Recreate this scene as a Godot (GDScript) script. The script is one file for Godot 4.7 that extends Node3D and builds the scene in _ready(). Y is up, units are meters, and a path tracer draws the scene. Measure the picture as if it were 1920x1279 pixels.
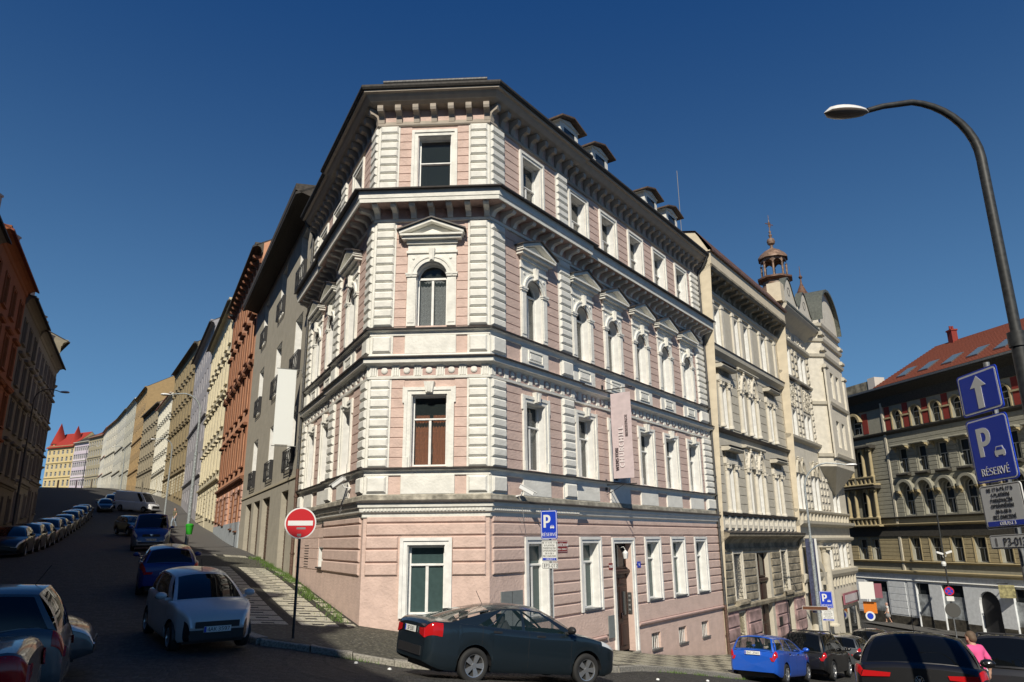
extends Node3D
# Street corner on a hill: a pink corner house between two streets that climb and fall away from it.
# Units are metres, the camera stands at the origin, plan points are Vector2(x, depth in front of the camera).

const PA := Vector2(-4.278, 21.294)
const PB := Vector2(-0.683, 21.115)
const PC := Vector2(9.668, 35.575)
const PD := Vector2(-8.904, 30.592)
# smooth terrain through surveyed points: x, depth, weight
const GW := [-4.28,21.30,-3.6652,-0.68,21.10,13.6068,3.85,27.45,0.3153,9.60,35.50,-1.5658,21.90,52.70,3.1387,26.00,58.60,-5.0130,-8.67,30.10,2.9755,-17.50,47.90,-0.4901,-25.40,63.50,1.5992,-34.90,82.00,-0.1514,-46.00,103.00,0.4704,-58.90,124.00,0.4402,-80.80,158.00,0.2161,-112.40,206.00,0.1800,-132.00,234.00,0.2247,-160.00,252.00,-0.1749,-4.98,17.50,22.6149,-2.25,17.80,-36.0333,-0.86,14.90,11.0939,1.43,16.20,0.3942,8.00,26.50,-6.5396,5.20,10.00,-1.2957,0.00,0.00,5.4052,-6.00,10.40,1.2887,-6.05,15.80,-5.0021,-10.80,24.00,1.0488,-19.30,40.00,3.3379,33.80,66.00,1.6184,38.00,50.00,1.7850,16.00,22.00,3.0523,20.00,40.00,-1.5555,13.00,7.00,-0.3980,0.00,-25.00,3.0698,20.00,-20.00,-0.9535,45.00,85.00,-1.0203,60.00,40.00,0.1863,-3.45,-11.80,-4.5481,-12.36,6.10,-3.8496,-21.27,24.01,-2.1562,-30.18,41.92,-1.9140,-38.19,58.03,-0.6787,-47.55,76.83,-0.4105,-57.79,97.43,0.0193,-90.00,124.00,-0.4448,-130.00,180.00,-0.2212]
const GL := [-4.59483,-3.06458,0.73905]

var M := {}
var T := {}
var MC := {}
var NUM := {}
var GM := {}
var rng := RandomNumberGenerator.new()


class MB:
	var v := PackedVector3Array()
	var n := PackedVector3Array()
	var t := PackedVector2Array()
	var col := PackedColorArray()

	func tri(a: Vector3, b: Vector3, c: Vector3) -> void:
		var q := (b - a).cross(c - a)
		if q.length_squared() < 1e-16:
			return
		q = q.normalized()
		v.append(a); v.append(c); v.append(b)
		n.append(q); n.append(q); n.append(q)

	func quad(a: Vector3, b: Vector3, c: Vector3, d: Vector3) -> void:
		tri(a, b, c)
		tri(a, c, d)

	func trin(a: Vector3, b: Vector3, c: Vector3, na: Vector3, nb: Vector3, nc: Vector3) -> void:
		v.append(a); v.append(c); v.append(b)
		n.append(na); n.append(nc); n.append(nb)

	func box(x0: float, y0: float, z0: float, x1: float, y1: float, z1: float) -> void:
		var a := Vector3(x0, y0, z1); var b := Vector3(x1, y0, z1); var c := Vector3(x1, y1, z1); var d := Vector3(x0, y1, z1)
		var e := Vector3(x0, y0, z0); var f := Vector3(x1, y0, z0); var g := Vector3(x1, y1, z0); var h := Vector3(x0, y1, z0)
		quad(a, b, c, d); quad(f, e, h, g); quad(b, f, g, c); quad(e, a, d, h); quad(d, c, g, h); quad(e, f, b, a)

	# block whose front edges are chamfered, back on z = 0, no back face
	func cblock(x0: float, y0: float, x1: float, y1: float, z0: float, z1: float, ch: float) -> void:
		var a := Vector3(x0, y0, z0); var b := Vector3(x1, y0, z0); var c := Vector3(x1, y1, z0); var d := Vector3(x0, y1, z0)
		var zc := z1 - ch
		var a1 := Vector3(x0, y0, zc); var b1 := Vector3(x1, y0, zc); var c1 := Vector3(x1, y1, zc); var d1 := Vector3(x0, y1, zc)
		var a2 := Vector3(x0 + ch, y0 + ch, z1); var b2 := Vector3(x1 - ch, y0 + ch, z1); var c2 := Vector3(x1 - ch, y1 - ch, z1); var d2 := Vector3(x0 + ch, y1 - ch, z1)
		quad(a, b, b1, a1); quad(b, c, c1, b1); quad(c, d, d1, c1); quad(d, a, a1, d1)
		quad(a1, b1, b2, a2); quad(b1, c1, c2, b2); quad(c1, d1, d2, c2); quad(d1, a1, a2, d2)
		quad(a2, b2, c2, d2)

	# polygon in the xy plane (counter-clockwise) pushed from z0 to z1
	func prism(p: PackedVector2Array, z0: float, z1: float) -> void:
		var ix := Geometry2D.triangulate_polygon(p)
		for i in range(0, ix.size(), 3):
			var a := p[ix[i]]; var b := p[ix[i + 1]]; var c := p[ix[i + 2]]
			if (b - a).cross(c - a) < 0.0:
				var q := b; b = c; c = q
			tri(Vector3(a.x, a.y, z1), Vector3(b.x, b.y, z1), Vector3(c.x, c.y, z1))
			tri(Vector3(a.x, a.y, z0), Vector3(c.x, c.y, z0), Vector3(b.x, b.y, z0))
		for i in p.size():
			var a := p[i]; var b := p[(i + 1) % p.size()]
			quad(Vector3(a.x, a.y, z0), Vector3(b.x, b.y, z0), Vector3(b.x, b.y, z1), Vector3(a.x, a.y, z1))

	# smooth sheet through rows of points
	func grid(rows: Array, flip := false, wrap := false) -> void:
		var R := rows.size()
		var Cn: int = rows[0].size()
		var N := []
		for i in R:
			var ln := PackedVector3Array()
			for j in Cn:
				var r: PackedVector3Array = rows[i]
				var j0 := j - 1 if j > 0 else (Cn - 2 if wrap else 0)
				var j1 := j + 1 if j < Cn - 1 else (1 if wrap else Cn - 1)
				var du := r[j1] - r[j0]
				var ra: PackedVector3Array = rows[maxi(i - 1, 0)]
				var rb: PackedVector3Array = rows[mini(i + 1, R - 1)]
				var q := du.cross(rb[j] - ra[j])
				if q.length_squared() < 1e-18:
					var i2 := clampi(i + (1 if i == 0 else -1), 0, R - 1)
					var rc: PackedVector3Array = rows[i2]
					q = (rc[j1] - rc[j0]).cross(rb[j] - ra[j])
				ln.append(-q.normalized() if flip else q.normalized())
			N.append(ln)
		for i in R - 1:
			var p: PackedVector3Array = rows[i]; var q: PackedVector3Array = rows[i + 1]
			var m: PackedVector3Array = N[i]; var o: PackedVector3Array = N[i + 1]
			for j in Cn - 1:
				if flip:
					trin(p[j], q[j + 1], p[j + 1], m[j], o[j + 1], m[j + 1])
					trin(p[j], q[j], q[j + 1], m[j], o[j], o[j + 1])
				else:
					trin(p[j], p[j + 1], q[j + 1], m[j], m[j + 1], o[j + 1])
					trin(p[j], q[j + 1], q[j], m[j], o[j + 1], o[j])

	func tube(path: Array, rad: Variant, sides := 8, caps := true) -> void:
		var rows := []
		var up := Vector3.UP
		for i in path.size():
			var dir: Vector3 = (path[mini(i + 1, path.size() - 1)] - path[maxi(i - 1, 0)]).normalized()
			if absf(dir.dot(up)) > 0.95:
				up = Vector3.RIGHT if absf(dir.x) < 0.9 else Vector3.BACK
			var a := up.cross(dir).normalized()
			var b := dir.cross(a)
			up = b
			var r: float = rad[i] if rad is Array else rad
			var ln := PackedVector3Array()
			for k in sides + 1:
				var w := TAU * k / sides
				ln.append(path[i] + (a * cos(w) + b * sin(w)) * r)
			rows.append(ln)
		grid(rows, false, true)
		if caps:
			for e in [0, path.size() - 1]:
				for k in sides:
					if e == 0:
						tri(path[e], rows[e][k + 1], rows[e][k])
					else:
						tri(path[e], rows[e][k], rows[e][k + 1])

	# profile of (radius, height) turned round the y axis
	func lathe(p: Array, sides := 16, at := Vector3.ZERO, sharp := true) -> void:
		var rows := []
		for q in p:
			var ln := PackedVector3Array()
			for k in sides + 1:
				var w := TAU * k / sides
				ln.append(at + Vector3(cos(w) * q.x, q.y, -sin(w) * q.x))
			rows.append(ln)
		if sharp:
			for i in rows.size() - 1:
				grid([rows[i], rows[i + 1]], false, true)
		else:
			grid(rows, false, true)

	func moved(x: Transform3D) -> void:
		for i in v.size():
			v[i] = x * v[i]
			n[i] = (x.basis * n[i]).normalized()

	func mesh() -> ArrayMesh:
		var arr := []
		arr.resize(Mesh.ARRAY_MAX)
		arr[Mesh.ARRAY_VERTEX] = v
		arr[Mesh.ARRAY_NORMAL] = n
		if t.size() == v.size():
			arr[Mesh.ARRAY_TEX_UV] = t
		if col.size() == v.size():
			arr[Mesh.ARRAY_COLOR] = col
		var m := ArrayMesh.new()
		m.add_surface_from_arrays(Mesh.PRIMITIVE_TRIANGLES, arr)
		return m


# ---------------------------------------------------------------- small helpers
func p3(p: Vector2, y: float) -> Vector3:
	return Vector3(p.x, y, -p.y)

func G(x: float, z: float) -> float:
	x = clampf(x, -175.0, 75.0); z = clampf(z, -32.0, 262.0)
	var px := x * 0.02; var pz := z * 0.02
	var s: float = GL[0] + GL[1] * px + GL[2] * pz
	for i in range(0, GW.size(), 3):
		var dx: float = px - GW[i] * 0.02
		var dz: float = pz - GW[i + 1] * 0.02
		var r := dx * dx + dz * dz
		if r > 1e-9:
			s += GW[i + 2] * r * log(r)
	return s

func gp(p: Vector2, lift := 0.0) -> Vector3:
	return p3(p, G(p.x, p.y) + lift)

# frame of a facade seen from outside: s to the right, y up, o outwards
func frame(left: Vector2, right: Vector2, inset := 0.0) -> Transform3D:
	var d := (right - left).normalized()
	var n := Vector2(d.y, -d.x)
	var p := left - n * inset
	return Transform3D(Basis(Vector3(d.x, 0, -d.y), Vector3.UP, Vector3(n.x, 0, -n.y)), p3(p, 0))

func at(F: Transform3D, s: float, y: float, o := 0.0) -> Transform3D:
	return Transform3D(F.basis, F * Vector3(s, y, o))

func numbered(nm: String) -> String:
	if not NUM.has(nm):
		NUM[nm] = 0
		return nm
	NUM[nm] += 1
	return "%s_%03d" % [nm, NUM[nm]]

func thing(nm: String, label: String, cat: String, pos := Vector3.ZERO, group := "") -> Node3D:
	var o := Node3D.new()
	o.name = numbered(nm)
	add_child(o)
	o.position = pos
	o.set_meta("label", label); o.set_meta("category", cat)
	if group:
		o.set_meta("group", group)
	return o

func add(parent: Node, nm: String, mesh: Mesh, mat: Material, world := Transform3D()) -> MeshInstance3D:
	var o := MeshInstance3D.new()
	o.name = nm
	o.mesh = mesh
	o.material_override = mat
	parent.add_child(o, true)
	if parent == self:
		o.transform = world
	else:
		o.transform = parent.global_transform.affine_inverse() * world
	return o

func loc(parent: Node, nm: String, mesh: Mesh, mat: Material, x := Transform3D()) -> MeshInstance3D:
	var o := MeshInstance3D.new()
	o.name = nm
	o.mesh = mesh
	o.material_override = mat
	parent.add_child(o, true)
	o.transform = x
	return o

func tag(o: Node, label: String, cat: String, group := "") -> Node:
	o.name = numbered(o.name)
	o.set_meta("label", label); o.set_meta("category", cat)
	if group:
		o.set_meta("group", group)
	return o

func struct(nm: String, mesh: Mesh, mat: Material) -> MeshInstance3D:
	var o := add(self, numbered(nm), mesh, mat)
	o.set_meta("kind", "structure")
	return o

func mv(x: float, y: float, z: float) -> Transform3D:
	return Transform3D(Basis(), Vector3(x, y, z))

func boxm(w: float, h: float, d: float) -> ArrayMesh:
	var k := "b%.3f,%.3f,%.3f" % [w, h, d]
	if not MC.has(k):
		var b := MB.new()
		b.box(0, 0, 0, w, h, d)
		MC[k] = b.mesh()
	return MC[k]

func chm(w: float, h: float, d: float, ch: float) -> ArrayMesh:
	var k := "c%.3f,%.3f,%.3f,%.3f" % [w, h, d, ch]
	if not MC.has(k):
		var b := MB.new()
		b.cblock(0, 0, w, h, 0, d, ch)
		MC[k] = b.mesh()
	return MC[k]

# profile (outwards, height) swept along a plan polyline that runs left to right as seen from outside
func sweep(path: Array, prof: Array, caps := true) -> ArrayMesh:
	var b := MB.new()
	var mit := []
	var k := path.size()
	for i in k:
		var n1 := Vector2.ZERO; var n2 := Vector2.ZERO
		if i > 0:
			var d: Vector2 = (path[i] - path[i - 1]).normalized(); n1 = Vector2(d.y, -d.x)
		if i < k - 1:
			var d: Vector2 = (path[i + 1] - path[i]).normalized(); n2 = Vector2(d.y, -d.x)
		if i == 0: n1 = n2
		if i == k - 1: n2 = n1
		mit.append((n1 + n2) / (1.0 + n1.dot(n2)))
	for i in k - 1:
		for j in prof.size() - 1:
			var q0: Vector2 = prof[j]; var q1: Vector2 = prof[j + 1]
			b.quad(p3(path[i] + mit[i] * q0.x, q0.y), p3(path[i + 1] + mit[i + 1] * q0.x, q0.y), p3(path[i + 1] + mit[i + 1] * q1.x, q1.y), p3(path[i] + mit[i] * q1.x, q1.y))
	if caps:
		for e in [0, k - 1]:
			var c := Vector2.ZERO
			for q in prof: c += q / prof.size()
			for j in prof.size():
				var q0: Vector2 = prof[j]; var q1: Vector2 = prof[(j + 1) % prof.size()]
				var u := p3(path[e] + mit[e] * c.x, c.y); var v := p3(path[e] + mit[e] * q0.x, q0.y); var w := p3(path[e] + mit[e] * q1.x, q1.y)
				if e == 0: b.tri(u, v, w)
				else: b.tri(u, w, v)
	return b.mesh()

# wall with holes; holes are [s0, s1, y0, y1] or [s0, s1, y0, spring, "arch"]; depth of the reveals
func wall(L: float, y0: float, y1: float, ops: Array, depth := 0.28, s_start := 0.0) -> ArrayMesh:
	var b := MB.new()
	var ys := [y0, y1]
	for o in ops:
		ys.append(o[2])
		ys.append(o[3] + (o[1] - o[0]) * 0.5 if o.size() > 4 else o[3])
	ys.sort()
	for i in ys.size() - 1:
		var a: float = ys[i]; var c: float = ys[i + 1]
		if c - a < 0.0005 or a < y0 - 0.001 or c > y1 + 0.001: continue
		var cut := []
		for o in ops:
			var top: float = o[3] + (o[1] - o[0]) * 0.5 if o.size() > 4 else o[3]
			if o[2] < c - 0.0004 and top > a + 0.0004:
				cut.append([o[0], o[1]])
		cut.sort_custom(func(p, q): return p[0] < q[0])
		var s := s_start
		for k in cut:
			if k[0] > s: b.quad(Vector3(s, a, 0), Vector3(k[0], a, 0), Vector3(k[0], c, 0), Vector3(s, c, 0))
			s = maxf(s, k[1])
		if s < L: b.quad(Vector3(s, a, 0), Vector3(L, a, 0), Vector3(L, c, 0), Vector3(s, c, 0))
	for o in ops:
		var x0: float = o[0]; var x1: float = o[1]; var ya: float = o[2]; var yb: float = o[3]
		b.quad(Vector3(x0, ya, 0), Vector3(x0, ya, -depth), Vector3(x0, yb, -depth), Vector3(x0, yb, 0))
		b.quad(Vector3(x1, ya, -depth), Vector3(x1, ya, 0), Vector3(x1, yb, 0), Vector3(x1, yb, -depth))
		b.quad(Vector3(x0, ya, 0), Vector3(x1, ya, 0), Vector3(x1, ya, -depth), Vector3(x0, ya, -depth))
		if o.size() > 4:
			var r := (x1 - x0) * 0.5; var cx := (x0 + x1) * 0.5
			var K := 12
			for k in K:
				var w0 := PI - PI * k / K; var w1 := PI - PI * (k + 1) / K
				var a := Vector3(cx + cos(w0) * r, yb + sin(w0) * r, 0); var c := Vector3(cx + cos(w1) * r, yb + sin(w1) * r, 0)
				var corner := Vector3(x0 if k < K / 2.0 else x1, yb + r, 0)
				b.tri(a, c, corner)
				b.quad(c, a, a - Vector3(0, 0, depth), c - Vector3(0, 0, depth))
			b.tri(Vector3(x0, yb + r, 0), Vector3(cx, yb + r, 0), Vector3(cx, yb + r, 0))
		else:
			b.quad(Vector3(x1, yb, 0), Vector3(x0, yb, 0), Vector3(x0, yb, -depth), Vector3(x1, yb, -depth))
	return b.mesh()


# ---------------------------------------------------------------- materials
func noise_tex(key: String, freq: float, oct: int, lo: float, hi: float, size := 512, seed_ := 1, type := FastNoiseLite.TYPE_SIMPLEX_SMOOTH, normal := 0.0) -> Texture2D:
	if T.has(key): return T[key]
	var f := FastNoiseLite.new()
	f.seed = seed_; f.frequency = freq; f.noise_type = type
	f.fractal_type = FastNoiseLite.FRACTAL_FBM; f.fractal_octaves = oct
	if type == FastNoiseLite.TYPE_CELLULAR:
		f.cellular_return_type = FastNoiseLite.RETURN_DISTANCE2_SUB
		f.fractal_type = FastNoiseLite.FRACTAL_NONE
	var im := f.get_seamless_image(size, size)
	im.convert(Image.FORMAT_RGBA8)
	if normal > 0.0:
		im.bump_map_to_normal_map(normal)
	else:
		var d := im.get_data()
		for i in range(0, d.size(), 4):
			var q := int(255.0 * clampf(lo + (hi - lo) * d[i] / 255.0, 0.0, 1.0))
			d[i] = q; d[i + 1] = q; d[i + 2] = q
		im = Image.create_from_data(size, size, false, Image.FORMAT_RGBA8, d)
	T[key] = ImageTexture.create_from_image(im)
	return T[key]

func mat(key: String, c: Color, rough := 0.85, tex := "", scale := 0.4, metal := 0.0) -> StandardMaterial3D:
	if M.has(key): return M[key]
	var m := StandardMaterial3D.new()
	m.resource_name = key
	m.albedo_color = c.linear_to_srgb()
	m.roughness = rough
	m.metallic = metal
	if tex:
		m.albedo_texture = T[tex]
		m.uv1_triplanar = true; m.uv1_world_triplanar = true
		m.uv1_scale = Vector3.ONE * scale
	M[key] = m
	return m

func bump(m: StandardMaterial3D, tex: String, k := 0.5) -> StandardMaterial3D:
	m.normal_enabled = true
	m.normal_texture = T[tex]
	m.normal_scale = k
	return m

func car_paint(key: String, c: Color, metal := 0.0) -> StandardMaterial3D:
	var m := mat(key, c, 0.3, "", 1.0, metal)
	m.clearcoat_enabled = true; m.clearcoat = 0.8; m.clearcoat_roughness = 0.06
	return m

func glass(key: String, c: Color, a: float) -> StandardMaterial3D:
	var m := mat(key, c, 0.03)
	m.transparency = BaseMaterial3D.TRANSPARENCY_ALPHA
	m.albedo_color.a = a
	return m

func setts_image() -> void:
	# small granite setts: uneven rows of cubes with dark joints, colour and relief
	var n := 512
	var im := Image.create(n, n, false, Image.FORMAT_RGBA8)
	var hm := Image.create(n, n, false, Image.FORMAT_RGBA8)
	var r := RandomNumberGenerator.new(); r.seed = 5
	im.fill(Color(0.5, 0.49, 0.46)); hm.fill(Color(0.25, 0.25, 0.25))
	var rows := 20
	for i in rows:
		var x := 0
		var y0 := int(n * float(i) / rows); var y1 := int(n * float(i + 1) / rows)
		var first := r.randi_range(0, 14)
		x = -first
		while x < n:
			var w := r.randi_range(21, 31)
			var q := r.randf_range(0.62, 0.98)
			var c := Color(q, q * r.randf_range(0.96, 1.0), q * r.randf_range(0.9, 1.0))
			var g := r.randi_range(2, 4)
			if x + w > n - 8: w = n - x + 4
			im.fill_rect(Rect2i(x + g, y0 + 2, w - g, y1 - y0 - 3), c)
			var hq := r.randf_range(0.72, 0.95)
			hm.fill_rect(Rect2i(x + g, y0 + 2, w - g, y1 - y0 - 3), Color(hq, hq, hq))
			x += w
	hm.resize(256, 256, Image.INTERPOLATE_LANCZOS); hm.resize(512, 512, Image.INTERPOLATE_CUBIC)
	hm.bump_map_to_normal_map(6.0)
	T["setts"] = ImageTexture.create_from_image(im)
	T["setts_n"] = ImageTexture.create_from_image(hm)

# pavement mosaics of little light and dark stones; kind 0 panels with a dark bar, 1 waves, 2 plain dark
func mosaic_image(key: String, wpx: int, hpx: int, kind: int) -> void:
	var im := Image.create(wpx, hpx, false, Image.FORMAT_RGBA8)
	var r := RandomNumberGenerator.new(); r.seed = 11 + kind
	var cell := 6
	for cy in range(0, hpx, cell):
		for cx in range(0, wpx, cell):
			var u := (cx + cell * 0.5) / wpx; var v := (cy + cell * 0.5) / hpx
			var light := false
			if kind == 0:
				# u: 0 at the wall, 1 at the kerb; v repeats each panel
				if u > 0.03 and u < 0.12: light = v > 0.25
				elif u > 0.19 and u < 0.52:
					light = v > 0.14 and not (absf(u - 0.36) < 0.055 and absf(v - 0.57) < 0.1)
				elif u > 0.62 and u < 0.93:
					light = v > 0.14 and not (absf(u - 0.77) < 0.055 and absf(v - 0.57) < 0.1)
			elif kind == 1:
				light = fposmod(u * 4.0 + 0.25 * sin(v * TAU) + 0.1 * sin(v * TAU * 3.0), 1.0) > 0.42
			elif kind == 2:
				light = r.randf() < 0.12
			var q := r.randf_range(0.8, 0.98) if light else r.randf_range(0.2, 0.34)
			if kind == 2: q = r.randf_range(0.42, 0.56) if light else r.randf_range(0.27, 0.42)
			if kind == 1: q = r.randf_range(0.74, 0.92) if light else r.randf_range(0.45, 0.58)
			var c := Color(q, q * 0.985, q * r.randf_range(0.88, 0.95))
			im.fill_rect(Rect2i(cx, cy, cell, cell), c * 0.72)
			im.fill_rect(Rect2i(cx, cy, cell - 1, cell - 1), c)
	T[key] = ImageTexture.create_from_image(im)

func make_materials() -> void:
	noise_tex("fine", 0.02, 6, 0.62, 1.16, 512, 3)
	noise_tex("soft", 0.012, 6, 0.91, 1.03, 512, 7)
	noise_tex("blotch", 0.008, 5, 0.5, 1.15, 512, 9)
	noise_tex("grain_n", 0.06, 4, 0, 1, 512, 4, FastNoiseLite.TYPE_SIMPLEX_SMOOTH, 3.0)
	noise_tex("asph", 0.09, 5, 0.45, 1.3, 512, 21)
	noise_tex("asph_n", 0.12, 3, 0, 1, 512, 22, FastNoiseLite.TYPE_SIMPLEX_SMOOTH, 5.0)
	setts_image()
	mosaic_image("mosaic_panel", 408, 108, 0)
	mosaic_image("mosaic_wave", 396, 216, 1)
	mosaic_image("mosaic_dark", 300, 300, 2)
	bump(mat("pink", Color(0.64, 0.48, 0.415), 0.9, "soft", 0.3), "grain_n", 0.5)
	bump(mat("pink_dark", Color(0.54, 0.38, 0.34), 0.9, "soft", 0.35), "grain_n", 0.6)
	bump(mat("white_stucco", Color(0.80, 0.79, 0.73), 0.85, "soft", 0.3), "grain_n", 0.35)
	mat("white_paint", Color(0.80, 0.80, 0.77), 0.5, "soft", 0.5)
	mat("flashing", Color(0.065, 0.055, 0.05), 0.55, "fine", 0.6)
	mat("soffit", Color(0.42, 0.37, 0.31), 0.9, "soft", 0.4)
	mat("roof_dark", Color(0.05, 0.045, 0.04), 0.75, "fine", 0.8)
	mat("zinc", Color(0.30, 0.31, 0.32), 0.4, "fine", 1.0, 0.7)
	mat("pipe_dark", Color(0.10, 0.10, 0.10), 0.5, "fine", 1.0, 0.3)
	mat("pipe_brown", Color(0.13, 0.075, 0.055), 0.55, "fine", 1.0)
	glass("win_glass", Color(0.10, 0.13, 0.13), 0.2)
	mat("dark_glass", Color(0.02, 0.024, 0.026), 0.05)
	mat("room", Color(0.07, 0.065, 0.06), 0.95)
	mat("drape", Color(0.30, 0.10, 0.035), 0.85, "fine", 2.0)
	mat("sheer", Color(0.26, 0.28, 0.29), 0.9, "fine", 2.0)
	mat("frosted", Color(0.05, 0.085, 0.085), 0.25, "soft", 0.8)
	mat("door_wood", Color(0.045, 0.02, 0.014), 0.45, "fine", 1.5)
	mat("iron", Color(0.02, 0.02, 0.022), 0.5)
	mat("grey_box", Color(0.20, 0.22, 0.22), 0.6, "soft", 1.0)
	mat("granite", Color(0.36, 0.34, 0.29), 0.85, "fine", 1.6)
	mat("steel", Color(0.32, 0.33, 0.33), 0.45, "fine", 1.0, 0.6)
	mat("pole_dark", Color(0.035, 0.038, 0.04), 0.5, "fine", 1.0)
	mat("lamp_white", Color(0.72, 0.73, 0.72), 0.35)
	mat("sign_red", Color(0.52, 0.015, 0.02), 0.4)
	mat("sign_blue", Color(0.012, 0.05, 0.50), 0.4)
	mat("sign_white", Color(0.74, 0.75, 0.73), 0.4)
	mat("sign_black", Color(0.02, 0.02, 0.02), 0.5)
	mat("sign_grey", Color(0.22, 0.22, 0.22), 0.6)
	mat("tyre", Color(0.018, 0.018, 0.018), 0.8)
	mat("rim", Color(0.55, 0.56, 0.57), 0.3, "", 1.0, 0.85)
	mat("trim", Color(0.018, 0.018, 0.02), 0.55)
	mat("chrome", Color(0.7, 0.7, 0.7), 0.12, "", 1.0, 1.0)
	mat("red_lens", Color(0.42, 0.01, 0.012), 0.12)
	mat("clear_lens", Color(0.72, 0.73, 0.73), 0.1, "", 1.0, 0.2)
	mat("seat", Color(0.03, 0.03, 0.032), 0.9)
	glass("car_glass", Color(0.03, 0.06, 0.05), 0.2)
	mat("tint_glass", Color(0.004, 0.005, 0.006), 0.04)
	mat("grass", Color(0.09, 0.16, 0.03), 0.8)


# ---------------------------------------------------------------- ground
func ramp(a: float, b: float, step: float) -> Array:
	var r := []
	var x := a
	while x < b - 1e-4:
		r.append(x); x += step
	return r

func build_ground() -> void:
	var m := mat("setts_road", Color(0.072, 0.072, 0.069), 0.8, "setts", 0.45)
	bump(m, "setts_n", 0.9)
	var xs := [-700.0, -400.0] + ramp(-240, -60, 9) + ramp(-60, -16, 3) + ramp(-16, 24, 0.8) + ramp(24, 60, 3) + ramp(60, 100, 10) + [100.0, 300.0, 700.0]
	var zs := [-400.0, -150.0] + ramp(-60, 0, 5) + ramp(0, 40, 0.8) + ramp(40, 80, 2.5) + ramp(80, 290, 6) + [290.0, 400.0, 900.0]
	var b := MB.new()
	var rows := []
	for z in zs:
		var ln := PackedVector3Array()
		for x in xs: ln.append(Vector3(x, G(x, z), -z))
		rows.append(ln)
	b.grid(rows)
	struct("road", b.mesh(), m)

func cat(pts: Array, per := 8) -> Array:
	var out := []
	for i in pts.size() - 1:
		var a: Vector2 = pts[maxi(i - 1, 0)]; var b: Vector2 = pts[i]; var c: Vector2 = pts[i + 1]; var d: Vector2 = pts[mini(i + 2, pts.size() - 1)]
		for k in per:
			out.append(b.cubic_interpolate(c, a, d, float(k) / per))
	out.append(pts[-1])
	return out

# pavement between an inner line (at the wall) and an outer line (at the kerb); both lists run the same way
func pave(nm: String, inner: Array, outer: Array, m: Material, ulen := 3.4, vlen := 0.9, lift := 0.13, across := 6) -> void:
	var b := MB.new()
	var rows := []
	var tv := []
	var run := 0.0
	for i in inner.size():
		var ln := PackedVector3Array()
		if i > 0: run += ((inner[i] + outer[i]) * 0.5).distance_to((inner[i - 1] + outer[i - 1]) * 0.5)
		tv.append(run)
		for j in across + 1:
			var p: Vector2 = inner[i].lerp(outer[i], float(j) / across)
			ln.append(gp(p, lift))
		rows.append(ln)
	b.grid(rows)
	for i in rows.size() - 1:
		for j in across:
			var q := [[i, j], [i, j + 1], [i + 1, j + 1], [i + 1, j]]
			for k in [0, 2, 1, 0, 3, 2]:
				var w: float = inner[q[k][0]].distance_to(outer[q[k][0]])
				b.t.append(Vector2(float(q[k][1]) / across * (1.0 if ulen <= 0.0 else w / ulen), tv[q[k][0]] / vlen))
	struct(nm, b.mesh(), m)

func along(a: Vector2, b: Vector2, n: int) -> Array:
	var r := []
	for i in n + 1: r.append(a.lerp(b, float(i) / n))
	return r

func kerb(nm: String, path: Array, step := 1.0, w := 0.28) -> void:
	# separate granite stones, laid end to end along the path (the road lies on the left of it)
	var root := Node3D.new()
	root.name = numbered(nm); root.set_meta("kind", "structure")
	add_child(root)
	root.position = gp(path[0])
	var pos := 0.0
	var r := RandomNumberGenerator.new(); r.seed = 3
	var cur: Vector2 = path[0]
	var i := 1
	var acc := [cur]
	var nxt := step
	var pts := [cur]
	while i < path.size():
		var d: float = cur.distance_to(path[i])
		if pos + d >= nxt:
			cur = cur.lerp(path[i], (nxt - pos) / d)
			pts.append(cur); pos = nxt; nxt += step * r.randf_range(0.8, 1.15)
		else:
			pos += d; cur = path[i]; i += 1
	for k in pts.size() - 1:
		var a: Vector2 = pts[k]; var c: Vector2 = pts[k + 1]
		var d := (c - a).normalized(); var nn := Vector2(d.y, -d.x)
		var b := MB.new()
		var top := 0.132 + r.randf_range(-0.006, 0.008)
		var a3 := gp(a + d * 0.006); var c3 := gp(c - d * 0.006)
		var o := p3(nn, 0) * (w * 0.5)
		var U := Vector3.UP
		var ch := 0.02
		var q := [a3 - o - U * 0.2, a3 - o + U * top, a3 + o * (1 - 2 * ch / w) + U * top, a3 + o + U * (top - ch), a3 + o - U * 0.2]
		var e := [c3 - o - U * 0.2, c3 - o + U * top, c3 + o * (1 - 2 * ch / w) + U * top, c3 + o + U * (top - ch), c3 + o - U * 0.2]
		for j in 4: b.quad(q[j], q[j + 1], e[j + 1], e[j])
		b.quad(q[0], q[1], q[3], q[4]); b.quad(e[4], e[3], e[1], e[0])
		add(root, "kerb_stone", b.mesh(), M.granite)

func up_left(t: float, w: float) -> Vector2:
	# point beside the left-hand street: t up the hill from the corner, w out from the house line
	var d := (PD - PA).normalized()
	var n := Vector2(-d.y, d.x)
	return PA + d * t + n * w

func down_right(t: float, w: float) -> Vector2:
	var d := (PC - PB).normalized()
	return PB + d * t + Vector2(d.y, -d.x) * w

const ROW := [[-8.67, 30.12, -1.33], [-17.52, 47.9, -0.24], [-25.36, 63.5, 0.93], [-34.87, 82.0, 2.46], [-46.04, 103.0, 5.17], [-58.85, 124.0, 7.74], [-69.28, 141.0, 9.42], [-80.78, 158.0, 11.14], [-91.16, 174.0, 12.78], [-101.75, 190.0, 14.11], [-112.42, 206.0, 15.47], [-124.04, 222.0, 16.7], [-131.9, 234.0, 17.44], [-140.35, 241.0, 17.84], [-148.06, 246.0, 18.25], [-160.74, 252.0, 18.61]]

func rowp(i: int) -> Vector2:
	return Vector2(ROW[i][0], ROW[i][1])

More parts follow.
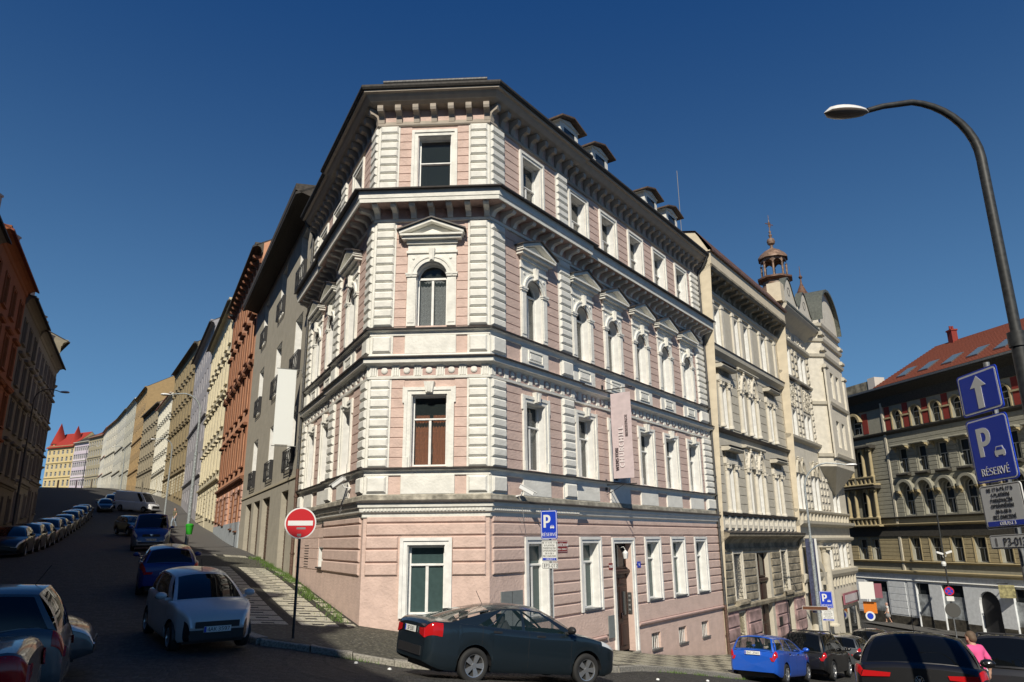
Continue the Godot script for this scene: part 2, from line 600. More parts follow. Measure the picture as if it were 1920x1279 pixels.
func build_pavements() -> void:
	var pm := func(key: String, tex: String, c: Color) -> StandardMaterial3D:
		var m := StandardMaterial3D.new()
		m.resource_name = key; m.albedo_color = c.linear_to_srgb(); m.albedo_texture = T[tex]; m.roughness = 0.85
		m.normal_enabled = true; m.normal_texture = T["grain_n"]; m.normal_scale = 0.4
		M[key] = m
		return m
	var panel: Material = pm.call("pave_panel", "mosaic_panel", Color(0.74, 0.73, 0.68))
	var wave: Material = pm.call("pave_wave", "mosaic_wave", Color(0.62, 0.60, 0.53))
	var dark: Material = pm.call("pave_dark", "mosaic_dark", Color(0.80, 0.80, 0.70))
	var asph := bump(mat("pave_asphalt", Color(0.13, 0.125, 0.115), 0.9, "asph", 0.7), "asph_n", 0.4)
	# left-hand street, this side: panel mosaic by the corner house, dark setts at the garages, pale strip, then asphalt up the hill
	pave("pavement", along(up_left(13.5, 0), up_left(-0.2, 0), 20), along(up_left(13.5, 3.5), up_left(-1.2, 3.5), 20), panel, 3.4, 0.9)
	pave("pavement", along(up_left(19.0, 0), up_left(13.5, 0), 8), along(up_left(19.0, 3.5), up_left(13.5, 3.5), 8), dark, 2.5, 2.5)
	pave("pavement", along(up_left(20.4, 0), up_left(19.0, 0), 4), along(up_left(20.4, 3.5), up_left(19.0, 3.5), 4), panel, 3.4, 0.9)
	var inn := [up_left(20.4, 0)]; var out := [up_left(20.4, 3.5)]
	for i in range(1, 13):
		var d := (rowp(mini(i + 1, 15)) - rowp(i - 1)).normalized()
		var n := Vector2(-d.y, d.x)
		for k in 4:
			if k > 0 or i > 1:
				var a := rowp(i - 1).lerp(rowp(i), k / 4.0)
				if i > 1 or k > 2:
					inn.append(a); out.append(a + n * 3.5)
	inn.reverse(); out.reverse()
	pave("pavement", inn, out, asph, 3.0, 3.0)
	# round the corner
	var kc := cat([up_left(1.4, 3.5), up_left(-1.2, 3.5), Vector2(-6.35, 17.75), Vector2(-5.5, 17.0), Vector2(-4.0, 17.15), Vector2(-2.3, 17.6), Vector2(-0.5, 18.05), Vector2(2.0, 19.2), down_right(1.2, 3.3), down_right(2.4, 3.3)], 5)
	var cut := []
	for p in kc: cut.append(p)
	var o2 := cut.slice(5, 41)
	var i2 := []
	for k in o2.size():
		var f := float(k) / (o2.size() - 1)
		if f < 0.22: i2.append(PA.lerp(up_left(-0.2, 0.0), 1.0 - f / 0.22))
		elif f < 0.8: i2.append(PA.lerp(PB, (f - 0.22) / 0.58))
		else: i2.append(PB.lerp(down_right(1.2, 0), (f - 0.8) / 0.2))
	pave("pavement", i2, o2, dark, 2.5, 2.5)
	pave("pavement", along(down_right(1.2, 0), down_right(46.5, 0), 46), along(down_right(1.2, 3.3), down_right(46.5, 3.3), 46), wave, 3.3, 1.8)
	var kpath := along(up_left(26, 3.5), up_left(3.0, 3.5), 23) + kc.slice(0, kc.size() - 5) + along(down_right(1.2, 3.3), down_right(46.5, 3.3), 46)
	kerb("kerb", kpath)
	# other sides of the streets
	pave("pavement", along(up_left(-34, 12.6), up_left(72, 12.6), 40), along(up_left(-34, 15.1), up_left(72, 15.1), 40), asph, 3.0, 3.0)
	pave("pavement", along(Vector2(30.2, 67.6), Vector2(40.5, 27.0), 20), along(Vector2(33.4, 68.2), Vector2(44.0, 27.5), 20), asph, 3.0, 3.0)


# ---------------------------------------------------------------- windows and facade parts
# frame of a casement window: transom at tf of the height, one mullion below it (and above it where up is set)
func winframe(w: float, h: float, tf := 0.66, up := false, arch := false, fw := 0.065, mull := true, line := 0.0) -> ArrayMesh:
	var k := "wf%.3f,%.3f,%.2f,%s,%s,%.3f,%s,%.2f" % [w, h, tf, up, arch, fw, mull, line]
	if MC.has(k): return MC[k]
	var b := MB.new()
	var d := 0.07
	b.box(0, 0, 0, fw, h, d); b.box(w - fw, 0, 0, w, h, d)
	if line > 0.0:   # painted lining of the reveal
		b.box(0.003, 0, d, 0.02, h, line); b.box(w - 0.02, 0, d, w - 0.003, h, line)
		if not arch: b.box(0.02, h - 0.02, d, w - 0.02, h - 0.003, line)
		else:
			for i in 12:
				var a := PI * i / 12.0; var c := PI * (i + 1) / 12.0
				var u := Vector3(w * 0.5 + cos(a) * (w * 0.5 - 0.01), h + sin(a) * (w * 0.5 - 0.01), d); var v := Vector3(w * 0.5 + cos(c) * (w * 0.5 - 0.01), h + sin(c) * (w * 0.5 - 0.01), d)
				var z := Vector3(0, 0, line - d)
				b.quad(v, u, u + z, v + z)
	b.box(fw, 0, 0, w - fw, fw, d)
	if tf > 0.0:
		b.box(fw, h * tf, 0, w - fw, h * tf + fw, d)
		b.box(fw - 0.01, h * tf + fw * 0.25, d, w - fw + 0.01, h * tf + fw * 0.75, d + 0.03)
	if mull:
		b.box(w * 0.5 - fw * 0.55, fw, 0, w * 0.5 + fw * 0.55, h * tf if tf > 0.0 else h - fw, d + 0.01)
	if up: b.box(w * 0.5 - fw * 0.4, h * tf + fw, 0, w * 0.5 + fw * 0.4, h - (0.0 if arch else fw), d)
	if arch:
		b.box(fw, h - fw * 0.5, 0, w - fw, h + fw * 0.5, d)
		var K := 12
		var r1 := w * 0.5; var r0 := r1 - fw
		for i in K:
			var a := PI * i / K; var c := PI * (i + 1) / K
			var o := Vector3(w * 0.5, h, d)
			var q := [Vector3(cos(a), sin(a), 0), Vector3(cos(c), sin(c), 0)]
			b.quad(o + q[0] * r0, o + q[0] * r1, o + q[1] * r1, o + q[1] * r0)
			b.quad(o + q[1] * r0, o + q[1] * r0 - Vector3(0, 0, d), o + q[0] * r0 - Vector3(0, 0, d), o + q[0] * r0)
	else:
		b.box(fw, h - fw, 0, w - fw, h, d)
	MC[k] = b.mesh()
	return MC[k]

func panemesh(w: float, h: float, arch := false) -> ArrayMesh:
	var k := "pn%.3f,%.3f,%s" % [w, h, arch]
	if MC.has(k): return MC[k]
	var b := MB.new()
	b.quad(Vector3(0, 0, 0), Vector3(w, 0, 0), Vector3(w, h, 0), Vector3(0, h, 0))
	if arch:
		for i in 12:
			var a := PI * i / 12.0; var c := PI * (i + 1) / 12.0
			b.tri(Vector3(w * 0.5, h, 0), Vector3(w * 0.5 + cos(a) * w * 0.5, h + sin(a) * w * 0.5, 0), Vector3(w * 0.5 + cos(c) * w * 0.5, h + sin(c) * w * 0.5, 0))
	MC[k] = b.mesh()
	return MC[k]

func roommesh(w: float, h: float, dep := 1.4) -> ArrayMesh:
	var k := "rm%.3f,%.3f,%.2f" % [w, h, dep]
	if MC.has(k): return MC[k]
	var b := MB.new()
	b.quad(Vector3(0, 0, -dep), Vector3(w, 0, -dep), Vector3(w, h, -dep), Vector3(0, h, -dep))
	b.quad(Vector3(0, 0, 0), Vector3(0, 0, -dep), Vector3(0, h, -dep), Vector3(0, h, 0))
	b.quad(Vector3(w, 0, -dep), Vector3(w, 0, 0), Vector3(w, h, 0), Vector3(w, h, -dep))
	b.quad(Vector3(0, 0, 0), Vector3(w, 0, 0), Vector3(w, 0, -dep), Vector3(0, 0, -dep))
	b.quad(Vector3(0, h, -dep), Vector3(w, h, -dep), Vector3(w, h, 0), Vector3(0, h, 0))
	MC[k] = b.mesh()
	return MC[k]

func drapemesh(w: float, h: float, folds: int, amp := 0.03, sd := 1) -> ArrayMesh:
	var b := MB.new()
	var r := RandomNumberGenerator.new(); r.seed = sd
	var rows := []
	var ph := []
	for i in folds * 4 + 1: ph.append(r.randf_range(0.5, 1.0))
	for y in 7:
		var ln := PackedVector3Array()
		for i in folds * 4 + 1:
			ln.append(Vector3(w * i / (folds * 4.0) + 0.012 * sin(y * 1.3 + i), h * y / 6.0, sin(i * PI / 2.0) * amp * ph[i]))
		rows.append(ln)
	b.grid(rows)
	return b.mesh()

# window set back in its opening; F frame of the wall, opening s..s+w, y..y+h
func win(house: Node, F: Transform3D, s: float, y: float, w: float, h: float, o := {}) -> MeshInstance3D:
	var rec: float = o.get("rec", 0.28)
	var arch: bool = o.get("arch", false)
	var X := at(F, s, y, -rec)
	var f := add(house, "window", winframe(w, h, o.get("tf", 0.66), o.get("up", false), arch, o.get("fw", 0.065), o.get("mull", true), o.get("line", 0.0)), o.get("fmat", M.white_paint), X)
	var clear: bool = o.get("clear", false)
	loc(f, "pane", panemesh(w, h, arch), o.get("glass", M.win_glass if clear else M.dark_glass), mv(0, 0, 0.028))
	if clear:
		loc(f, "room_recess", roommesh(w, h + (w * 0.5 if arch else 0.0)), M.room, mv(0, 0, -0.004))
	return f

# moulded surround on three sides of an opening
func surround(house: Node, F: Transform3D, s: float, y: float, w: float, h: float, t: float, o := {}) -> MeshInstance3D:
	var ears: float = o.get("ears", 0.0)
	var k := "sr%.3f,%.3f,%.3f,%.3f" % [w, h, t, ears]
	if not MC.has(k):
		var b := MB.new()
		b.box(-t, 0, 0, 0, h + t, 0.05); b.box(w, 0, 0, w + t, h + t, 0.05); b.box(0, h, 0, w, h + t, 0.05)
		b.box(-t - 0.002, 0, 0.05, -t * 0.55, h + t + 0.002, 0.085); b.box(w + t * 0.55, 0, 0.05, w + t + 0.002, h + t + 0.002, 0.085)
		b.box(-t * 0.55, h + t * 0.55, 0.05, w + t * 0.55, h + t + 0.002, 0.085)
		if ears > 0.0:
			b.box(-t - ears, h - 0.25, 0, -t - 0.002, h + t + 0.02, 0.08); b.box(w + t + 0.002, h - 0.25, 0, w + t + ears, h + t + 0.02, 0.08)
			b.box(-t * 0.9, 0, 0.05, -t * 0.3, 0.3, 0.1); b.box(w + t * 0.3, 0, 0.05, w + t * 0.9, 0.3, 0.1)
		MC[k] = b.mesh()
	return add(house, "window_surround", MC[k], o.get("mat", M.white_stucco), at(F, s, y, 0.0))

func keystone(w0: float, w1: float, h: float, d: float) -> ArrayMesh:
	var b := MB.new()
	var a := [Vector3(-w0, 0, 0), Vector3(w0, 0, 0), Vector3(w1, h, 0), Vector3(-w1, h, 0)]
	var f := [Vector3(-w0 * 0.9, 0.02, d * 0.8), Vector3(w0 * 0.9, 0.02, d * 0.8), Vector3(w1 * 0.9, h, d), Vector3(-w1 * 0.9, h, d)]
	b.quad(f[0], f[1], f[2], f[3])
	for i in 4: b.quad(a[i], a[(i + 1) % 4], f[(i + 1) % 4], f[i])
	for s in [-0.35, 0.0, 0.35]:
		b.box(w0 * s - 0.012, 0.04, d * 0.8, w0 * s + 0.012, h - 0.03, d + 0.012)
	return b.mesh()

func pediment_mesh(w: float, h: float, proj: float) -> ArrayMesh:
	var k := "pd%.3f,%.3f,%.3f" % [w, h, proj]
	if MC.has(k): return MC[k]
	var b := MB.new()
	b.box(-w / 2, 0, 0, w / 2, 0.09, proj * 0.75)
	b.box(-w / 2 - 0.05, 0.09, 0, w / 2 + 0.05, 0.15, proj)
	b.prism(PackedVector2Array([Vector2(-w / 2, 0.15), Vector2(w / 2, 0.15), Vector2(0, h)]), 0, proj * 0.35)
	for sgn in [-1, 1]:
		var e := Vector2(sgn * (w / 2 + 0.08), 0.15); var a := Vector2(0, h + 0.02); var th := Vector2(0, 0.1)
		var p := PackedVector2Array([e, a, a + th, e + th]) if sgn < 0 else PackedVector2Array([a, e, e + th, a + th])
		b.prism(p, 0, proj)
	MC[k] = b.mesh()
	return MC[k]

func ring_mesh(r0: float, r1: float, d: float, a0 := 0.0, a1 := PI, K := 14) -> ArrayMesh:
	var b := MB.new()
	for i in K:
		var a := lerpf(a0, a1, float(i) / K); var c := lerpf(a0, a1, float(i + 1) / K)
		var u := Vector3(cos(a), sin(a), 0); var v := Vector3(cos(c), sin(c), 0); var z := Vector3(0, 0, d)
		b.quad(u * r0 + z, u * r1 + z, v * r1 + z, v * r0 + z)
		b.quad(u * r1, v * r1, v * r1 + z, u * r1 + z)
		b.quad(v * r0, u * r0, u * r0 + z, v * r0 + z)
	return b.mesh()

func bracket_mesh(w: float, h: float, d: float) -> ArrayMesh:
	var k := "bk%.3f,%.3f,%.3f" % [w, h, d]
	if MC.has(k): return MC[k]
	var b := MB.new()
	var prof := PackedVector2Array([Vector2(0, 0), Vector2(d * 0.18, 0.0), Vector2(d * 0.24, h * 0.25), Vector2(d * 0.34, h * 0.45), Vector2(d * 0.6, h * 0.58), Vector2(d * 0.9, h * 0.62), Vector2(d, h * 0.78), Vector2(d, h), Vector2(0, h)])
	b.prism(prof, -w / 2, w / 2)
	# prism lies in the xy plane; turn it so that its x points outwards
	b.moved(Transform3D(Basis(Vector3(0, 0, 1), Vector3(0, 1, 0), Vector3(-1, 0, 0)), Vector3.ZERO))
	MC[k] = b.mesh()
	return MC[k]

func gap(intervals: Array, a: float, c: float) -> Array:
	intervals.sort_custom(func(p, q): return p[0] < q[0])
	var r := []
	var s := a
	for k in intervals:
		if k[0] > s + 0.05: r.append([s, minf(k[0], c)])
		s = maxf(s, k[1])
		if s >= c: break
	if s < c - 0.05: r.append([s, c])
	return r

# round downpipe with collars
func pipe(house: Node, path: Array, r: float, m: Material) -> void:
	var b := MB.new()
	b.tube(path, r, 8)
	var p := add(house, "downpipe", b.mesh(), m)
	var c := MB.new()
	for i in path.size() - 1:
		var a: Vector3 = path[i]; var e: Vector3 = path[i + 1]
		var n := int((e - a).length() / 2.2)
		for k in n:
			var q := a.lerp(e, (k + 0.5) / n); var d := (e - a).normalized()
			c.tube([q - d * 0.03, q + d * 0.03], r * 1.35, 8)
	if c.v.size(): add(p, "pipe_collar", c.mesh(), m)


# ---------------------------------------------------------------- the pink corner house
func corner_house() -> void:
	var h := thing("corner_house", "four-storey pink corner house with white quoins, where the two streets meet", "house", gp((PA + PB) * 0.5))
	var STEP := 0.1
	var FC := frame(PA, PB)
	var FR := frame(PB, PC); var FR2 := frame(PB, PC, STEP)
	var FL := frame(PD, PA); var FL2 := frame(PD, PA, STEP)
	var LC := PA.distance_to(PB); var LR := 17.85; var LL := PD.distance_to(PA)
	var SR := 4.78; var SL := LL - 4.95
	var dR := (PC - PB).normalized(); var nR := Vector2(dR.y, -dR.x)
	var dL := (PA - PD).normalized(); var nL := Vector2(dL.y, -dL.x)
	var PCe := PB + dR * LR
	var path := [PD - nL * STEP, PD + dL * SL - nL * STEP, PD + dL * SL, PA, PB, PB + dR * SR, PB + dR * SR - nR * STEP, PCe - nR * STEP]
	var r_mid := [2.4, 5.75, 8.15, 10.65, 13.1, 15.6]
	var l_mid := [LL - 2.5, LL - 6.0, LL - 8.5]
	var W := 1.06
	# --- walls with their openings
	var opsC := [[1.29, 2.35, -1.94, -0.07], [1.28, 2.34, 2.12, 4.23], [1.35, 2.31, 6.36, 7.94, "arch"], [1.29, 2.38, 11.0, 12.84]]
	var opsR := []; var opsR1 := []; var opsR2 := []
	for i in 6:
		var m: float = r_mid[i]
		var a := []
		if i == 2: a.append([m - 0.68, m + 0.68, -3.85, -0.1])
		else: a.append([m - 0.53, m + 0.53, -2.2, -0.07])
		a.append([m - 0.53, m + 0.53, 2.12, 4.23]); a.append([m - 0.48, m + 0.48, 6.36, 7.94, "arch"]); a.append([m - 0.54, m + 0.54, 11.0, 12.84])
		if i == 0: opsR1 += a
		else: opsR2 += a
	for q in [[10.58, -4.0, -3.4], [13.1, -4.05, -3.42], [15.55, -4.06, -3.42]]:
		opsR2.append([q[0] - 0.4, q[0] + 0.4, q[1], q[2]])
	var opsL1 := []; var opsL2 := []
	for i in 3:
		var m: float = l_mid[i]
		var a := [[m - 0.53, m + 0.53, 2.12, 4.23], [m - 0.48, m + 0.48, 6.36, 7.94, "arch"], [m - 0.54, m + 0.54, 11.0, 12.84]]
		if i == 0: opsL1 += a
		else: opsL2 += a
	opsL2.append([LL - 6.15, LL - 5.3, -0.8, -0.12])
	add(h, "wall", wall(LC, -6.5, 14.0, opsC, 0.3), M.pink, at(FC, 0, 0))
	add(h, "wall", wall(SR, -6.5, 14.0, opsR1, 0.3), M.pink, at(FR, 0, 0))
	add(h, "wall", wall(LR, -6.5, 14.0, opsR2, 0.3, SR), M.pink, at(FR2, 0, 0))
	add(h, "wall", wall(LL, -6.5, 14.0, opsL1, 0.3, SL), M.pink, at(FL, 0, 0))
	add(h, "wall", wall(SL, -6.5, 14.0, opsL2, 0.3), M.pink, at(FL2, 0, 0))
	# back walls, so that light stays outside
	var back := MB.new()
	var bA := PD - nL * 11.0; var bC := PCe - nR * 11.0
	var mid := Vector2(-1.5, 36.0)
	for q in [[PD - nL * STEP, bA], [bC, PCe - nR * STEP], [bA, mid], [mid, bC]]:
		back.quad(p3(q[1], -6), p3(q[0], -6), p3(q[0], 14.2), p3(q[1], 14.2))
	add(h, "party_wall", back.mesh(), mat("party", Color(0.45, 0.42, 0.36), 0.95, "soft", 0.3))
	# --- sides as a list: frame picker, pilaster spans, window centres, span
	var frR := func(s: float) -> Transform3D: return FR if s < SR - 0.01 else FR2
	var frL := func(s: float) -> Transform3D: return FL if s > SL + 0.01 else FL2
	var frC := func(_s: float) -> Transform3D: return FC
	var sides := [
		{"f": frC, "pil": [[0.0, 0.68], [2.94, LC]], "win": [1.82], "a": 0.0, "b": LC},
		{"f": frR, "pil": [[0.0, 0.79], [3.97, SR], [16.75, LR]], "win": r_mid, "a": 0.0, "b": LR},
		{"f": frL, "pil": [[0.0, 0.8], [SL, SL + 0.85], [LL - 0.72, LL]], "win": l_mid, "a": 0.0, "b": LL}]
	var floors := [[2.08, 4.70, 9], [6.33, 9.78, 12], [10.92, 13.22, 8]]
	for si in 3:
		var sd: Dictionary = sides[si]
		var left_courses := MB.new()
		for fi in 3:
			var fl: Array = floors[fi]
			var ph: float = (fl[1] - fl[0]) / fl[2]
			for p in sd.pil:
				var F: Transform3D = sd.f.call((p[0] + p[1]) * 0.5)
				add(h, "pilaster", boxm(p[1] - p[0], fl[1] - fl[0], 0.035), M.white_stucco, at(F, p[0], fl[0]))
				for r in int(fl[2]):
					var y: float = fl[0] + r * ph
					add(h, "quoin_block", chm(p[1] - p[0] - 0.1, ph - 0.035, 0.075, 0.045), M.white_stucco, at(F, p[0] + 0.05, y + 0.02, 0.035))
			for r in int(fl[2]):
				var y: float = fl[0] + r * ph
				var cut := []
				for p in sd.pil: cut.append([p[0], p[1]])
				for m in sd.win:
					if fi == 0 and y < 4.5: cut.append([m - 0.75, m + 0.75])
					if fi == 1 and y < 9.62: cut.append([m - (0.78 if y < 8.85 else 1.0), m + (0.78 if y < 8.85 else 1.0)])
					if fi == 2 and y < 13.0: cut.append([m - 0.75, m + 0.75])
				for g in gap(cut, sd.a, sd.b):
					var parts := [g]
					var brk: float = SR if si == 1 else SL
					if si > 0 and g[0] < brk - 0.03 and g[1] > brk + 0.03: parts = [[g[0], brk], [brk, g[1]]]
					for q in parts:
						if q[1] - q[0] < 0.06: continue
						var F: Transform3D = sd.f.call((q[0] + q[1]) * 0.5)
						if si == 2:
							var one := MB.new()
							one.cblock(q[0], y + 0.012, q[1], y + ph - 0.012, 0, 0.022, 0.008)
							one.moved(F)
							left_courses.v.append_array(one.v); left_courses.n.append_array(one.n)
						else:
							add(h, "stucco_course", chm(q[1] - q[0], ph - 0.024, 0.022, 0.008), M.pink, at(F, q[0], y + 0.012))
		if si == 2:
			var lc := add(h, "side_courses", left_courses.mesh(), M.pink)
			lc.set_meta("kind", "stuff")
		# pilaster pedestals and aprons below the sills
		for p in sd.pil:
			var F: Transform3D = sd.f.call((p[0] + p[1]) * 0.5)
			for yy in [[1.33, 1.86], [5.47, 6.04]]:
				add(h, "pedestal", boxm(p[1] - p[0], yy[1] - yy[0], 0.04), M.white_stucco, at(F, p[0], yy[0]))
				add(h, "pedestal_block", chm(p[1] - p[0] - 0.12, yy[1] - yy[0] - 0.08, 0.08, 0.045), M.white_stucco, at(F, p[0] + 0.06, yy[0] + 0.05, 0.04))
		for m in sd.win:
			var F: Transform3D = sd.f.call(m)
			add(h, "apron", chm(1.56, 0.54, 0.06, 0.012), M.white_stucco, at(F, m - 0.78, 1.33))
			var ap := add(h, "apron", chm(1.56, 0.57, 0.06, 0.012), M.white_stucco, at(F, m - 0.78, 5.47))
			if si > 0:
				var fr := MB.new()
				fr.box(-0.42, 0.1, 0.06, 0.42, 0.14, 0.1); fr.box(-0.42, 0.43, 0.06, 0.42, 0.47, 0.1)
				fr.box(-0.42, 0.14, 0.06, -0.38, 0.43, 0.1); fr.box(0.38, 0.14, 0.06, 0.42, 0.43, 0.1)
				fr.cblock(-0.33, 0.18, 0.33, 0.39, 0.06, 0.09, 0.02)
				loc(ap, "apron_panel", fr.mesh() if not MC.has("apf") else MC.apf, M.white_stucco, mv(0.78, 0, 0))
			# first floor window
			var w1 := win(h, F, m - 0.53, 2.12, 1.06, 2.11, {"rec": 0.3, "tf": 0.645, "clear": true, "line": 0.3})
			var s1 := surround(h, F, m - 0.53, 2.08, 1.06, 2.15, 0.21, {"ears": 0.05})
			if not MC.has("key1"): MC["key1"] = keystone(0.11, 0.17, 0.34, 0.16)
			loc(s1, "keystone", MC.key1, M.white_stucco, mv(0.53, 2.17, 0.02))
			# second floor: arched, with a pediment
			var w2 := win(h, F, m - 0.48, 6.36, 0.96, 1.58, {"rec": 0.3, "tf": 0.0, "arch": true, "clear": true, "line": 0.3})
			if not MC.has("arch2"):
				var b := MB.new()
				for sg in [-1, 1]:
					b.box(minf(sg * 0.48, sg * 0.76), 0, 0, maxf(sg * 0.48, sg * 0.76), 1.58, 0.07)
					b.box(minf(sg * 0.52, sg * 0.72), 0.1, 0.07, maxf(sg * 0.52, sg * 0.72), 1.5, 0.09)
					b.box(minf(sg * 0.46, sg * 0.79), 1.58, 0, maxf(sg * 0.46, sg * 0.79), 1.70, 0.11)
					b.box(minf(sg * 0.44, sg * 0.81), 1.64, 0, maxf(sg * 0.44, sg * 0.81), 1.70, 0.13)
				# spandrels above the arch
				var K := 12
				for k in K:
					var a0 := PI - PI * k / K; var a1 := PI - PI * (k + 1) / K
					var u := Vector3(cos(a0) * 0.48, 1.58 + sin(a0) * 0.48, 0.05); var v := Vector3(cos(a1) * 0.48, 1.58 + sin(a1) * 0.48, 0.05)
					var e := Vector3(-0.76 if k < K / 2.0 else 0.76, 2.36, 0.05)
					b.tri(u, v, e)
				b.tri(Vector3(0, 2.06, 0.05), Vector3(0.76, 2.36, 0.05), Vector3(-0.76, 2.36, 0.05))
				b.tri(Vector3(-0.48, 1.58, 0.05), Vector3(-0.76, 2.36, 0.05), Vector3(-0.76, 1.58, 0.05)); b.tri(Vector3(0.48, 1.58, 0.05), Vector3(0.76, 1.58, 0.05), Vector3(0.76, 2.36, 0.05))
				b.quad(Vector3(-0.76, 1.58, 0), Vector3(-0.76, 1.58, 0.05), Vector3(-0.76, 2.36, 0.05), Vector3(-0.76, 2.36, 0)); b.quad(Vector3(0.76, 1.58, 0.05), Vector3(0.76, 1.58, 0), Vector3(0.76, 2.36, 0), Vector3(0.76, 2.36, 0.05))
				b.box(-0.8, 2.36, 0, 0.8, 2.44, 0.1); b.box(-0.76, 2.44, 0, 0.76, 2.78, 0.055); b.box(-0.8, 2.66, 0.055, 0.8, 2.78, 0.12)
				MC["arch2"] = b.mesh()
				MC["archr"] = ring_mesh(0.485, 0.60, 0.045); MC["archr2"] = ring_mesh(0.60, 0.66, 0.07)
				MC["key2"] = keystone(0.07, 0.11, 0.42, 0.17)
				var rb := MB.new(); rb.lathe([Vector2(0.05, 0), Vector2(0.04, 0.03), Vector2(0.0, 0.035)], 10)
				rb.moved(Transform3D(Basis(Vector3.RIGHT, PI / 2), Vector3.ZERO))
				MC["roset"] = rb.mesh()
			var s2 := add(h, "window_surround", MC.arch2, M.white_stucco, at(F, m, 6.34))
			loc(s2, "arch_moulding", MC.archr, M.white_stucco, mv(0, 1.6, 0.05)); loc(s2, "arch_moulding", MC.archr2, M.white_stucco, mv(0, 1.6, 0.05))
			loc(s2, "keystone", MC.key2, M.white_stucco, mv(0, 2.06, 0.04))
			loc(s2, "rosette", MC.roset, M.white_stucco, mv(-0.58, 2.2, 0.05)); loc(s2, "rosette", MC.roset, M.white_stucco, mv(0.58, 2.2, 0.05))
			add(h, "pediment", pediment_mesh(1.86, 0.52, 0.34), M.white_stucco, at(F, m, 9.12))
			var pc := MB.new()
			for sg in [-1, 1]:
				var e := Vector2(sg * 1.08, 0.235); var a := Vector2(0, 0.642); var th := Vector2(0, 0.045)
				pc.prism(PackedVector2Array([e, a, a + th, e + th]) if sg < 0 else PackedVector2Array([a, e, e + th, a + th]), 0, 0.41)
			if not MC.has("pedcap"): MC["pedcap"] = pc.mesh()
			add(h, "pediment_flashing", MC.pedcap, M.flashing, at(F, m, 9.125))
			# top floor
			win(h, F, m - 0.54, 11.0, 1.09, 1.84, {"rec": 0.3, "tf": 0.5, "clear": true, "line": 0.3, "mull": si > 0})
			surround(h, F, m - 0.54, 10.95, 1.09, 1.89, 0.2)
			# curtains
			var rc := (int(m * 7.0) + si) % 4
			if si == 0 or rc < 3:
				var dm: Material = M.drape if si == 0 else M.sheer
				if si == 0:
					loc(w1, "curtain", drapemesh(0.42, 1.5, 5, 0.03, 2), dm, mv(0.06, 0.05, -0.12)); loc(w1, "curtain", drapemesh(0.42, 1.5, 5, 0.03, 3), dm, mv(0.58, 0.05, -0.12))
				else:
					loc(w1, "curtain", drapemesh(0.96, 1.9, 7, 0.02, rc), M.sheer if rc else mat("sheer_white", Color(0.5, 0.5, 0.48), 0.9), mv(0.05, 0.05, -0.15))
				loc(w2, "curtain", drapemesh(0.4, 1.55, 4, 0.025, rc + 4), M.sheer, mv(0.05, 0.03, -0.12)); loc(w2, "curtain", drapemesh(0.4, 1.55, 4, 0.025, rc + 6), M.sheer, mv(0.5, 0.03, -0.12))
	# --- ground floor: channelled bands
	var gy := [0.74, 0.53, 0.18, -0.18, -0.54, -0.9, -1.26, -1.6, -1.93, -2.26]
	for r in 9:
		var y1: float = gy[r]; var y0: float = gy[r + 1]
		var hh := y1 - y0 - 0.035
		if r < 5:
			for g in (gap([[1.02, 2.56]], 0.1, LC - 0.1) if y0 < 0.16 else [[0.1, LC - 0.1]]):
				add(h, "rustication_band", chm(g[1] - g[0], hh, 0.06, 0.03), M.pink, at(FC, g[0], y0 + 0.018))
		var cut := []
		for m in r_mid:
			if y0 < 0.12: cut.append([m - (0.9 if is_equal_approx(m, 8.15) else 0.75), m + (0.9 if is_equal_approx(m, 8.15) else 0.75)])
		if r > 4: cut.append([0.0, 1.62])
		for g in gap(cut, 0.1, LR):
			for q in ([[g[0], SR], [SR, g[1]]] if g[0] < SR and g[1] > SR + 0.05 else [g]):
				if q[1] - q[0] < 0.06: continue
				add(h, "rustication_band", chm(q[1] - q[0] - 0.02, hh, 0.06, 0.03), M.pink, at(frR.call((q[0] + q[1]) * 0.5), q[0] + 0.01, y0 + 0.018))
		if r < 5:
			add(h, "rustication_band", chm(LL - SL - 0.25, hh, 0.06, 0.03), M.pink, at(FL, SL + 0.05, y0 + 0.018))
			for g in gap([[LL - 6.2, LL - 5.25]] if y0 < 0.0 and y1 > -0.85 else [], 0.0, SL):
				add(h, "rustication_band", chm(g[1] - g[0] - 0.01, hh + 0.02, 0.018, 0.008), M.pink, at(FL2, g[0], y0 + 0.01))
	# plinth slabs of the right-hand front, stepping down the hill
	for q in [[1.65, SR, -3.05, -2.3, 0], [SR, 7.22, -3.1, -2.3, 1], [9.1, LR, -2.92, -2.3, 1]]:
		add(h, "plinth_panel", chm(q[1] - q[0], q[3] - q[2], 0.05, 0.02), M.pink, at(FR if q[4] == 0 else FR2, q[0], q[2]))
	for q in [[1.65, SR, -3.22, 0], [SR, 6.6, -3.26, 1], [9.1, LR - 0.1, -3.08, 1]]:
		var b := MB.new()
		b.prism(PackedVector2Array([Vector2(0, 0), Vector2(0.05, 0.02), Vector2(0.11, 0.08), Vector2(0.12, 0.13), Vector2(0.05, 0.16), Vector2(0, 0.16)]), -(q[1] - q[0]), 0.0)
		b.moved(Transform3D(Basis(Vector3(0, 0, 1), Vector3(0, 1, 0), Vector3(-1, 0, 0)), Vector3.ZERO))
		add(h, "plinth_moulding", b.mesh(), M.pink_dark, at(FR if q[3] == 0 else FR2, q[0], q[2]))
